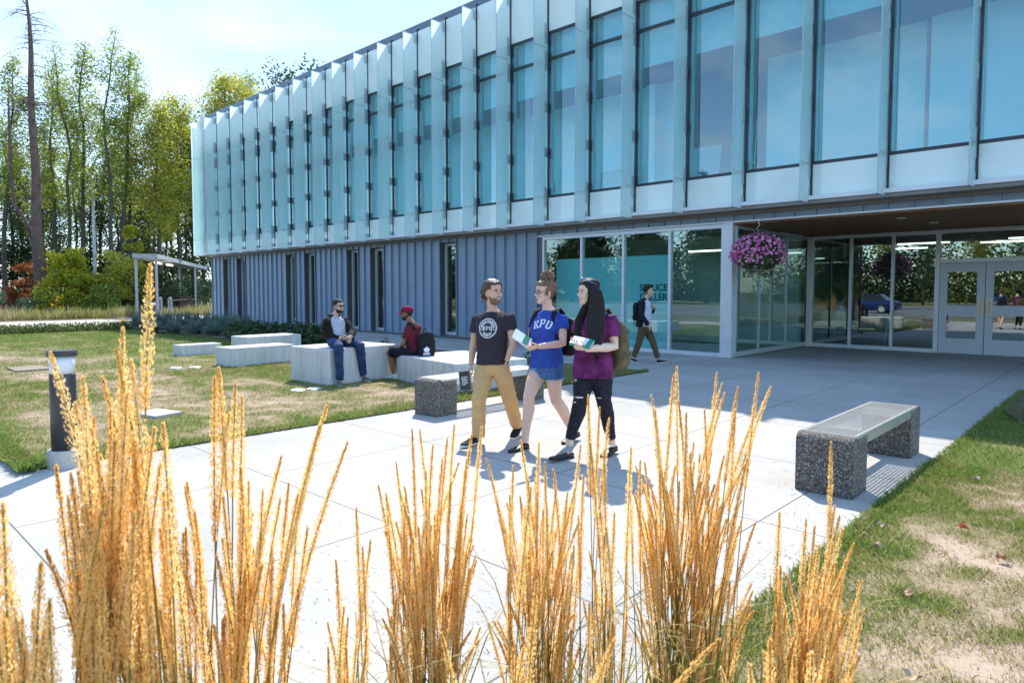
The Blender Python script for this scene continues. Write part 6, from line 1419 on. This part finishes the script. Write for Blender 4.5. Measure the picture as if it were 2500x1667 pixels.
# ---------------------------------------------------------------- man in the dark jacket on the tall block
def man_jacket():
    p=Person('person sitting on the tallest block in dark jacket, jeans and sunglasses, hands together',(-9.95,6.95,0)); p.gaze=0; p.front=face_dir(34)
    p.head(P(826,747,11.92),60,-2,0,False,1.05); nk=P(817,770,11.94); p.neck(nk,.058)
    sR,sL=P(797,785,11.84),P(842,783,12.02); eR,eL=P(795,820,11.74),P(859,813,11.86); wR,wL=P(833,827,11.52),P(856,822,11.56)
    hR,hL=P(812,833,11.74),P(837,832,11.98); Pv=(hR+hL)/2+UP*.03
    kR,kL=P(827,845,11.28),P(879,843,11.68); aR,aL=P(830,927,11.34),P(887,915,11.82)
    p.torso(Pv,nk,lat(hR,hL),lat(sR,sL),[(t,w*1.06,d*1.08,s) for t,w,d,s in MT if t>-.1]); arm(p,sR,eR,wR,1.05); arm(p,sL,eL,wL,1.05); leg(p,hR,kR,aR); leg(p,hL,kL,aL)
    p.hand(wR,nrm(P(848,827,11.50)-wR),UP*.6+hf*.6,UP,.6,thumb=.8); p.hand(wL,nrm(P(853,837,11.48)-wL),hf*.4-cam_r*.8,-cam_r+UP*.3,.7,thumb=.8)
    p.finish(M['skin_olive'],.0055,M['stubble'],.004)
    M['bomber']=cloth('dark_green_jacket',(.013,.013,.010),.2,12); M['greytee']=cloth('pale_grey_jersey',(.42,.42,.50)); M['jean']=cloth('dark_blue_jeans',(.022,.038,.10),.35,9,(.045,.08,.19))
    sec=[(.0,.190,.140,-.004),(.14,.186,.140,.0),(.30,.178,.134,.002),(.5,.178,.132,.008),(.72,.192,.130,.006),(.86,.186,.110,.0),(.95,.118,.084,-.006)]
    tees(p,Pv,nk,lat(hR,hL),lat(sR,sL),[(t,w*.97,d+.008,s) for t,w,d,s in sec],[],.002,M['greytee'],(.007,9,8,1,1.0),.010)
    jk=MB(); l=lat(sR,sL)
    for sg in (-1,1):
        rings=[]
        for t,w,d,s_ in sec:
            c=lerp(Pv,nk,t)+p.front*s_; ll=nrm(lerp(lat(hR,hL),l,min(1,max(0,t)))); f=p.front; arcs=np.linspace(R(68),R(270),14) if sg<0 else np.linspace(R(112),R(-90),14)
            out=[c+ll*(w+.024)*math.cos(a)*-1*-1+f*(d+.024)*math.sin(a) for a in (arcs if sg>0 else [math.pi-q for q in np.linspace(R(112),R(-90),14)])]
            gap=.42+.28*(1-abs(t-.4))
            aa=np.linspace(math.pi/2-gap,-math.pi/2,14); out=[c+sg*ll*(w+.026)*math.copysign(abs(math.cos(a))**.8,math.cos(a))+f*(d+.026)*math.copysign(abs(math.sin(a))**.85,math.sin(a)) for a in aa]
            inn=[c+sg*ll*(w+.004)*math.copysign(abs(math.cos(a))**.8,math.cos(a))+f*(d+.004)*math.copysign(abs(math.sin(a))**.85,math.sin(a)) for a in aa[::-1]]
            rings.append(out+inn)
        jk.loft(rings)
    for s_,e_,w_ in ((sR,eR,wR),(sL,eL,wL)): jk.tube([s_+nrm(nk-s_)*.045-UP*.022,s_-UP*.004,lerp(s_,e_,.5),e_,lerp(e_,w_,.5),lerp(e_,w_,.90)],[.060,.070,.072,.068,.058,.046],14)
    b2=[nk+l*.085*math.cos(a)+p.front*.075*math.sin(a)-UP*.005*0 for a in np.linspace(R(125),R(415),14)]; jk.tube([q+UP*(.0+.02*0) for q in b2],.024,8)
    me=remesh(jk,.0095,3,.5); p.part('jacket',me,M['bomber'],(.011,8,8,5,1.3))
    trousers(p,Pv,nk,lat(hR,hL),lat(sR,sL),[(-.12,.165,.120,0),(-.02,.182,.134,-.004),(.10,.176,.128,-.005)],
        [([h,lerp(h,k,.3),lerp(h,k,.75),k,lerp(k,a,.35),lerp(k,a,.8),lerp(k,a,1.0)],[.105,.100,.088,.082,.074,.066,.066]) for h,k,a in ((hR,kR,aR),(hL,kL,aL))],.003,M['jean'],(.009,12,12,4.0,1.3),.0095,'jeans')
    p.face(eyes=False,lip=(.3,.14,.12))
    b=MB(); b.smooth=True
    for x in (-1,1):
        b.ell(p.hp((x*.034,.087,.114)),(.028,.009,.019),[p.hr,nrm(p.hf+x*p.hr*.25),p.hu],12,7); b.tube([p.hp((x*.058,.076,.120)),p.hp((x*.077,.035,.118)),p.hp((x*.08,-.01,.113))],[.004,.0045,.003],6)
    b.tube([p.hp((-.012,.094,.118)),p.hp((.012,.094,.118))],.004,6); p.part('sunglasses',b,pbr('dark_sunglasses',(.015,.012,.02),.12,0,.05))
    b=p.hair_shell(None,.004,lambda x,y,z:(z>.172 and y<.082) or (z>.14 and y<.045) or (y<.008 and z>.07)); p.add_hair(b,M['stubble'],.006,.0012,90,90)
    b=MB(); b.smooth=True; c=lerp(eL,wL,.93); d=nrm(wL-eL); b.tube([c-d*.012,c+d*.012],[.036,.036],14); p.part('watch',b,M['alu'])
    M['shoe_mauve']=cloth('grey_mauve_canvas',(.16,.12,.14))
    shoe(p,aR,P(828,934,11.40)*[1,1,0]+UP*.02,P(832,943,11.18)*[1,1,0]+UP*.02,M['shoe_mauve'],M['white_rubber'],.048,.085)
    q0=P(880,922,11.93); q1=P(905,931,11.76); shoe(p,aL,np.array([q0[0],q0[1],.05]),np.array([q1[0],q1[1],.025]),M['shoe_mauve'],M['white_rubber'],.048,.085)
    return p
man_jacket()

# ---------------------------------------------------------------- man with the red cap on the long slab
def man_cap():
    p=Person('person sitting on the long slab in dark red cap and T-shirt, navy shorts',(-9.7,7.75,0)); p.gaze=0; p.front=face_dir(-128)
    p.head(P(994,765,12.02),-98,-4,0,False,1.05); nk=P(1006,788,12.0); p.neck(nk,.056)
    sL,sR=P(998,801,11.86),P(1022,798,12.16); eL,eR=P(985,838,11.90),P(1000,838,12.36); wL,wR=P(976,851,12.14),P(985,848,12.36)
    hL,hR=P(1008,862,11.96),P(1014,862,12.14); Pv=(hR+hL)/2+UP*.03
    kL,kR=P(950,858,12.16),P(965,857,12.42); aL,aR=P(963,918,12.24),P(975,912,12.44)
    p.torso(Pv,nk,lat(hR,hL),lat(sR,sL),[q for q in MT if q[0]>-.1]); arm(p,sR,eR,wR); arm(p,sL,eL,wL); leg(p,hR,kR,aR); leg(p,hL,kL,aL)
    p.hand(wL,nrm(P(968,854,12.2)-wL),-UP,hf,.4); p.hand(wR,nrm(P(975,852,12.4)-wR),-UP,-hf,.4)
    p.finish(M['skin_brown'],.0055,M['stubble'],.007)
    M['redtee']=cloth('dark_red_jersey',(.15,.018,.035)); M['navy']=cloth('navy_shorts',(.018,.016,.032)); M['redcap']=cloth('red_cap',(.22,.012,.045))
    tees(p,Pv,nk,lat(hR,hL),lat(sR,sL),[(.0,.178,.128,-.004),(.14,.176,.128,-.004),(.30,.168,.122,.0),(.5,.168,.122,.006),(.72,.184,.124,.004),(.86,.178,.104,.0),(.95,.118,.080,-.004)],
        [([s_+nrm(nk-s_)*.045-UP*.022,s_-UP*.004,lerp(s_,e_,.4),lerp(s_,e_,.68)],[.052,.061,.068,.071]) for s_,e_ in ((sR,eR),(sL,eL))],.006,M['redtee'],(.008,9,8,1.0,1.2),.010)
    trousers(p,Pv,nk,lat(hR,hL),lat(sR,sL),[(-.12,.165,.120,0),(-.02,.176,.126,-.004),(.08,.170,.12,-.005)],
        [([h,lerp(h,k,.3),lerp(h,k,.70),lerp(h,k,.92)],[.104,.106,.104,.100]) for h,k in ((hR,kR),(hL,kL))],.0,M['navy'],(.008,12,12,4.0,1.2),.0095,'shorts')
    p.face(lip=(.16,.07,.06))
    b=p.hair_shell(None,.007,lambda x,y,z:(y<.005 and .06<z<.15),top=False); p.add_hair(b,M['hair_black'],.006,.002,90,90)
    b=MB(); b.smooth=True; rings=[]
    for z,sx,sy in ((.140,1.10,1.08),(.165,1.12,1.09),(.195,1.05,1.02),(.220,.82,.80),(.238,.45,.45),(.243,.05,.05)): rings.append([p.hp((.0775*sx*math.cos(a),-.008+.100*sy*math.sin(a),z-.02*math.sin(a)*-.3)) for a in [2*math.pi*k/24 for k in range(24)]])
    b.loft(rings); cp=p.part('cap',b,M['redcap'])
    b=MB(); b.smooth=True; v=[];n=13
    for k in range(n):
        a=math.pi*k/(n-1); x=math.cos(a); v+= [p.hp((.074*x,.055+.045*math.sin(a),.150-.010*x*x)),p.hp((.070*x,.075+.100*math.sin(a)**.8,.136-.016*x*x)),p.hp((.070*x,.075+.100*math.sin(a)**.8,.131-.016*x*x)),p.hp((.074*x,.055+.045*math.sin(a),.144-.010*x*x))]
    b.add(v,[(4*k+j,4*k+(j+1)%4,4*k+4+(j+1)%4,4*k+4+j) for k in range(n-1) for j in range(4)]); p.part('peak',b,M['redcap'],parent=cp)
    M['white_shoe']=pbr('white_leather',(.72,.72,.74),.5,0,.04,20)
    q0=P(969,927,12.20); q1=P(943,930,12.28); shoe(p,aL,np.array([q0[0],q0[1],.02]),np.array([q1[0],q1[1],.02]),M['white_shoe'],M['white_rubber'],.05,.10)
    q0=P(984,923,12.45); q1=P(958,926,12.52); shoe(p,aR,np.array([q0[0],q0[1],.02]),np.array([q1[0],q1[1],.02]),M['white_shoe'],M['white_rubber'],.05,.10)
    return p,(sR,sL,nk,Pv)
mc,(sR,sL,nk,Pv)=man_cap()
l=lat(sL,sR); f=mc.front
def trefoil(size):
    out=[]
    for ang in (90,148,32):
        a=R(ang); V=[(0,0,0)];n=16
        for k in range(n+1):
            t=-1+2*k/n; L=size*(1.0 if ang==90 else .92); u=L*(.5+.5*math.cos(t*math.pi)); wv_=.30*size*math.sin(abs(t)*math.pi)**.75*(1 if t>0 else -1)
            V.append((math.cos(a)*u-math.sin(a)*wv_,math.sin(a)*u+math.cos(a)*wv_,0))
        out.append((np.array(V),[(0,k,k+1) for k in range(1,n+1)]))
    for i,y in enumerate((-.10,-.22,-.34)):
        w=size*(.78-.12*i); out.append((np.array([(-w,size*y-.045*size,0),(w,size*y-.045*size,0),(w,size*y+.03*size,0),(-w,size*y+.03*size,0)]),[(0,1,2,3)]))
    return out
A1=[[lerp(sL,nk,.35)-f*.13-UP*.06,lerp(sL,nk,.35)-f*.06+UP*.06,lerp(sL,nk,.30)+f*.03+UP*.066,lerp(sL,nk,.2)+f*.10-UP*.02,sL+f*.09-UP*.16,sL+f*.01-UP*.30-l*.05,sL-f*.10-UP*.36-l*.03],[-f+UP*.5,-f*.4+UP,UP,UP*.6+f*.8,f,-l,-l]]
out=face_dir(40); rr_=nrm(np.cross(UP,out))
bp=backpack(P(1036,841,11.93),out,rr_,.34,.46,.13,M['black_cloth'],M['black_cloth'],'dark sports backpack with a white logo on the seated man with the cap',[(A1[0],A1[1],.026)],True)
b=MB(); o0=P(1047,857,11.75)
pk=[c for c in bp.children if c.name.startswith('front_pocket')][0]
V,F=letters('adidas',.055,.003); V=V.copy(); V[:,1]-=.066
for V_,F_ in trefoil(.075)+[(V,F)]:
    V_=np.array(V_,float).copy()
    b.add(project_decal(bp,V_,o0,rr_,UP,out,.004) if False else project_decal(pk,V_,o0,rr_,UP,out,.004),F_)
me=b.mesh('logo',[]); setcoords(me,coords(me)-np.array(bp.location)); me.materials.append(M['print_white']); link('logo',me,bp)
# ================================================================== FEATHER REED GRASS IN THE FOREGROUND BED
M['plume']=tintmat('ripe_seed_head',[(0,(.50,.23,.04)),(.3,(.82,.50,.14)),(.65,(.92,.67,.28)),(1,(.96,.85,.56))],.6,.55,0,.3,1.25)
M['reed']=leafmat('reed_stem',(.16,.17,.04),(.42,.30,.09),.3,.5,3.0)
def seed_head(pts,rmax,r,tone):
    """spikelets set spirally round the last part of a stem"""
    pts=np.array(pts); m=len(pts); L=np.linalg.norm(np.diff(pts,axis=0),axis=1).sum(); n=int(1250*L/.33)
    t=np.sort(r.random(n))**.95; f=t*(m-1); i=np.minimum(f.astype(int),m-2); p=pts[i]+(pts[i+1]-pts[i])*(f-i)[:,None]
    ax=pts[i+1]-pts[i]; ax/=np.linalg.norm(ax,axis=1)[:,None]
    q=r.normal(size=(n,3)); q-=ax*(q*ax).sum(1)[:,None]; q/=np.linalg.norm(q,axis=1)[:,None]
    prof=np.sin(np.pi*np.clip(t*.80+.17,0,1))**.8*(.82+.36*vnoise(t*11+tone*50,tone*9+0*t)); rad=rmax*1.15*prof
    base=p+q*(rad*r.uniform(.05,.75,n))[:,None]
    th=r.uniform(.12,.42,n); d=ax*np.cos(th)[:,None]+q*np.sin(th)[:,None]; ln=(r.uniform(.005,.0118,n)*(1.1-.45*t))[:,None]
    sd=np.cross(d,r.normal(size=(n,3))); sd/=np.linalg.norm(sd,axis=1)[:,None]; w=.0012
    V=np.stack([base,base+d*ln*.45+sd*w,base+d*ln,base+d*ln*.45-sd*w],1).reshape(-1,3)
    at=np.clip(tone+r.normal(0,.17,n)+.15*(rad/rmax-.5),0,1)
    return V,np.arange(4*n).reshape(-1,4),np.repeat(at,4)
def reed_clump(label,D,bpx,tips,extra,seed,spread=.10,leaves=26,rw=.0105,plen=.32,box=None):
    r=np.random.default_rng(seed); b0=P(bpx,1500,D); b0[2]=.02
    e=empty('reed_grass_clump',tuple(b0)); tag(e,label,'ornamental grass','feather reed grass clumps in the foreground')
    off=np.array(b0); tips=[(x,y,D+r.uniform(-.08,.08)) for x,y in tips]
    if box:
        for _ in range(int(extra*1.35)):
            x=r.uniform(box[0],box[1]); u=abs((x-(box[0]+box[1])/2)/((box[1]-box[0])/2)); y=box[2]+(box[3]-box[2])*min(1,(.15+.85*r.random())*(.7+.5*u)); tips.append((x,y,D+r.uniform(-.13,.13)))
    sb=MB(); sb.smooth=True
    for (x,y,d) in tips:
        T=P(x,y,d); B=b0+np.array([r.normal()*spread*.6,r.normal()*spread*.6,0]); H=T[2]-.02
        B=B+(T-B)*np.array([.30,.30,0])*r.uniform(.5,1.1); C=B+(T-B)*np.array([.30,.30,.60])+np.array([r.normal()*.02,r.normal()*.02,0])
        curve=[(1-t)**2*B+2*t*(1-t)*C+t*t*T for t in np.linspace(0,1,25)]
        L=plen*r.uniform(.78,1.15); k=25; acc=0
        while k>2 and acc<L: k-=1; acc+=np.linalg.norm(curve[k]-curve[k-1]) if k<25 else 0
        sb.tube(curve[::3],[.0022]*4+[.0018]*(len(curve[::3])-4),4,False)
        V,F,at=seed_head(curve[k-1:],rw*r.uniform(.75,1.15),r,r.uniform(.38,.68))
        link('seed_head',np_mesh('seed_head',V-off,F,M['plume'],at),e)
    sb.build('stems',M['reed'],e)
    lb=MB()
    for _ in range(leaves):
        a=r.uniform(0,6.28); L=r.uniform(.45,.9); hgt=r.uniform(.45,.85); bb=b0+np.array([r.normal()*spread,r.normal()*spread,0]); dd=np.array([math.cos(a),math.sin(a),0]); s=np.array([-dd[1],dd[0],0])*.004
        q=[bb+dd*L*t**1.7*.7+np.array([0,0,hgt*(t-.35*t*t*t)*1.3]) for t in (0,.3,.6,.85,1)]
        for i in range(4):
            w0=1-.2*i; w1=1-.2*(i+1) if i<3 else .05; lb.add([q[i]-s*w0,q[i]+s*w0,q[i+1]+s*w1,q[i+1]-s*w1],[(0,1,2,3)])
    lb.build('leaves',M['reed'],e)
reed_clump('tallest reed grass clump at left, close and blurred, reaching above the bollard',1.32,330,[(367,647),(123,860),(203,920),(250,920),(284,854),(300,800),(184,984),(217,1027),(334,987),(398,1034),(137,1137),(113,1344),(320,880),(270,1000),(310,960)],52,1,.11,20,.0155,.30,(165,400,930,1560))
reed_clump('airy reed grass clump right of the tallest one, tips level with the left bench',1.62,560,[(524,920),(534,897),(575,934),(591,970),(798,990),(848,1080),(687,1114),(647,1254),(607,1174),(414,1174),(454,1287),(751,1287),(780,1040),(705,1180),(560,1010)],32,2,.10,18,.0135,.32,(420,740,1080,1620))
reed_clump('reed grass at the lower left corner of the picture, blurred tips',1.12,70,[(7,1227),(0,1334),(100,1374),(40,1500),(-30,1290),(60,1590),(120,1500)],12,3,.08,10,.0150,.30,(-80,150,1400,1650))
reed_clump('thin reed grass tuft between the left clump and the centre clump',1.75,850,[(820,1367),(885,1335),(905,1318),(840,1480),(800,1520),(870,1240)],8,4,.06,10,.0105,.30,(780,900,1450,1640))
reed_clump('dense reed grass clump in the centre below the man in the dark shirt',2.08,1040,[(1006,1048),(1025,1050),(1057,1086),(1092,1071),(1109,1038),(1152,1061),(1176,1043),(967,1128),(1140,1122),(924,1184),(941,1297),(1080,1120),(1040,1150),(1120,1130)],56,5,.10,24,.0115,.33,(930,1175,1120,1560))
reed_clump('reed grass clump below the woman in denim shorts with thin green stems',2.12,1310,[(1188,1120),(1271,1076),(1316,1081),(1351,1146),(1253,1138),(1307,1153),(1330,1130),(1418,1086),(1215,1230),(1290,1170),(1405,1190)],42,6,.09,30,.0110,.31,(1190,1420,1130,1570))
reed_clump('sparse reed grass clump below the woman in the purple shirt, few tall heads',2.12,1460,[(1436,965),(1464,996),(1487,1022),(1440,1080),(1475,1100),(1425,1160),(1541,1092),(1500,1250),(1530,1300)],9,7,.07,26,.0112,.33,(1420,1540,1180,1600))
reed_clump('tall dense reed grass clump right of centre before the plaza',2.25,1660,[(1590,965),(1652,896),(1645,915),(1657,981),(1750,911),(1762,937),(1768,960),(1801,945),(1852,911),(1881,945),(1536,1140),(1675,1009),(1600,1000),(1795,1000),(1840,1020),(1720,1000)],66,8,.11,40,.0112,.33,(1545,1850,1000,1540))
reed_clump('reed grass clump at lower right beside the pebbled bench and lawn',1.92,1930,[(2029,1080),(1903,1251),(1968,1268),(1989,1284),(2038,1235),(2058,1292),(2084,1327),(2105,1418),(2109,1489),(1920,1404),(2050,1260),(2000,1330)],38,9,.10,26,.0108,.30,(1890,2100,1330,1620))
reed_clump('close blurred reed grass heads at the bottom edge of the picture',1.45,1290,[(1296,1190),(1078,1545),(1310,1420),(1500,1560),(1755,1560)],2,10,.10,6,.0150,.34,(1240,1330,1400,1640))
reed_clump('close reed grass heads in the lower right bottom edge before the dry lawn',1.30,1960,[(2082,1617),(1880,1560),(1940,1600),(2020,1580),(1830,1620),(1760,1630)],3,11,.07,8,.0145,.28,(1850,2050,1560,1660))
# ================================================================== SKY, SUN, CAMERA
w=bpy.data.worlds.new('World'); scene.world=w; w.use_nodes=True; nt=w.node_tree; nt.nodes.clear(); L=nt.links.new
out=nt.nodes.new('ShaderNodeOutputWorld'); bg=nt.nodes.new('ShaderNodeBackground'); bg.inputs['Strength'].default_value=.15
sky=nt.nodes.new('ShaderNodeTexSky'); sky.sky_type='NISHITA'; sky.sun_disc=False; sky.sun_elevation=R(49); sky.sun_rotation=R(45); sky.air_density=1.0; sky.dust_density=.4; sky.ozone_density=2.0
tc=nt.nodes.new('ShaderNodeTexCoord'); mp=nt.nodes.new('ShaderNodeMapping'); mp.inputs['Scale'].default_value=(1.6,1.6,4.2); mp.inputs['Rotation'].default_value=(0,0,.4); L(tc.outputs['Generated'],mp.inputs['Vector'])
nz=nt.nodes.new('ShaderNodeTexNoise'); nz.inputs['Scale'].default_value=1.7; nz.inputs['Detail'].default_value=8; nz.inputs['Roughness'].default_value=.55; L(mp.outputs[0],nz.inputs['Vector'])
r=ramp(nt,nz.outputs['Fac'],[(.42,(0,0,0)),(.70,(1,1,1))])
mx=nt.nodes.new('ShaderNodeMix'); mx.data_type='RGBA'; mx.inputs[7].default_value=(6.2,6.6,7.0,1)
ml=nt.nodes.new('ShaderNodeMath'); ml.operation='MULTIPLY'; ml.inputs[1].default_value=1.0; L(r,ml.inputs[0]); L(ml.outputs[0],mx.inputs[0])
# thin veil of cloud in the western sky, clear deep blue elsewhere
dt=nt.nodes.new('ShaderNodeVectorMath'); dt.operation='DOT_PRODUCT'; dt.inputs[1].default_value=(-.80,.52,.28); L(tc.outputs['Generated'],dt.inputs[0])
vm=nt.nodes.new('ShaderNodeMapRange'); vm.inputs['From Min'].default_value=.55; vm.inputs['From Max'].default_value=.95; vm.inputs['To Min'].default_value=.06; vm.inputs['To Max'].default_value=.42; L(dt.outputs['Value'],vm.inputs['Value']); 
ba=nt.nodes.new('ShaderNodeMath'); ba.operation='MULTIPLY_ADD'; ba.inputs[1].default_value=.6; ba.inputs[2].default_value=.4; L(r,ba.inputs[0]); L(ba.outputs[0],ml.inputs[0]); L(vm.outputs[0],ml.inputs[1])
ti=nt.nodes.new('ShaderNodeMix'); ti.data_type='RGBA'; ti.blend_type='MULTIPLY'; ti.inputs[0].default_value=1; ti.inputs[7].default_value=(.85,1.0,1.05,1); L(sky.outputs[0],ti.inputs[6])
# low cumulus in the south eastern sky, seen mirrored in the glass
mp2=nt.nodes.new('ShaderNodeMapping'); mp2.inputs['Scale'].default_value=(2.2,2.2,5.5); L(tc.outputs['Generated'],mp2.inputs['Vector'])
nz2=nt.nodes.new('ShaderNodeTexNoise'); nz2.inputs['Scale'].default_value=2.3; nz2.inputs['Detail'].default_value=9; nz2.inputs['Roughness'].default_value=.58; L(mp2.outputs[0],nz2.inputs['Vector'])
r2=ramp(nt,nz2.outputs['Fac'],[(.50,(0,0,0)),(.62,(1,1,1))])
d2=nt.nodes.new('ShaderNodeVectorMath'); d2.operation='DOT_PRODUCT'; d2.inputs[1].default_value=(-.45,-.88,-.55); L(tc.outputs['Generated'],d2.inputs[0])
v2=nt.nodes.new('ShaderNodeMapRange'); v2.inputs['From Min'].default_value=.30; v2.inputs['From Max'].default_value=.85; v2.inputs['To Max'].default_value=.45; L(d2.outputs['Value'],v2.inputs['Value'])
m2=nt.nodes.new('ShaderNodeMath'); m2.operation='MULTIPLY'; L(r2,m2.inputs[0]); L(v2.outputs[0],m2.inputs[1])
c2=nt.nodes.new('ShaderNodeMix'); c2.data_type='RGBA'; c2.inputs[7].default_value=(4.2,5.0,6.0,1); L(m2.outputs[0],c2.inputs[0]); L(ti.outputs[2],c2.inputs[6]); L(c2.outputs[2],mx.inputs[6]); L(mx.outputs[2],bg.inputs['Color']); L(bg.outputs[0],out.inputs[0])
sun=bpy.data.lights.new('sun','SUN'); sun.energy=3.3; sun.angle=R(.53); sun.color=(1,.935,.83)
so=bpy.data.objects.new('sun',sun); col.objects.link(so)
sd=Vector((-.707*math.cos(R(49)),.707*math.cos(R(49)),math.sin(R(49)))); so.rotation_euler=sd.to_track_quat('Z','Y').to_euler(); so.location=(-20,20,60)
cam=bpy.data.cameras.new('camera'); co=bpy.data.objects.new('camera',cam); col.objects.link(co); scene.camera=co
co.location=(0,0,CAMH); co.rotation_euler=(R(90)-PITCH,0,YAW)
cam.sensor_width=36; cam.lens=FPX/2500*36; cam.shift_y=(PPY-1667/2)/2500; cam.clip_start=.05; cam.clip_end=3000
cam.dof.use_dof=True; cam.dof.focus_distance=7.5; cam.dof.aperture_fstop=6.3
vs=scene.view_settings; vs.view_transform='Standard'; vs.look='None'; vs.gamma=1; vs.use_curve_mapping=False; vs.exposure=1.25
scene.cycles.max_bounces=10; scene.cycles.transparent_max_bounces=24; scene.cycles.diffuse_bounces=4; scene.cycles.glossy_bounces=5; scene.cycles.sample_clamp_indirect=8
scene.cycles.caustics_reflective=False; scene.cycles.caustics_refractive=False
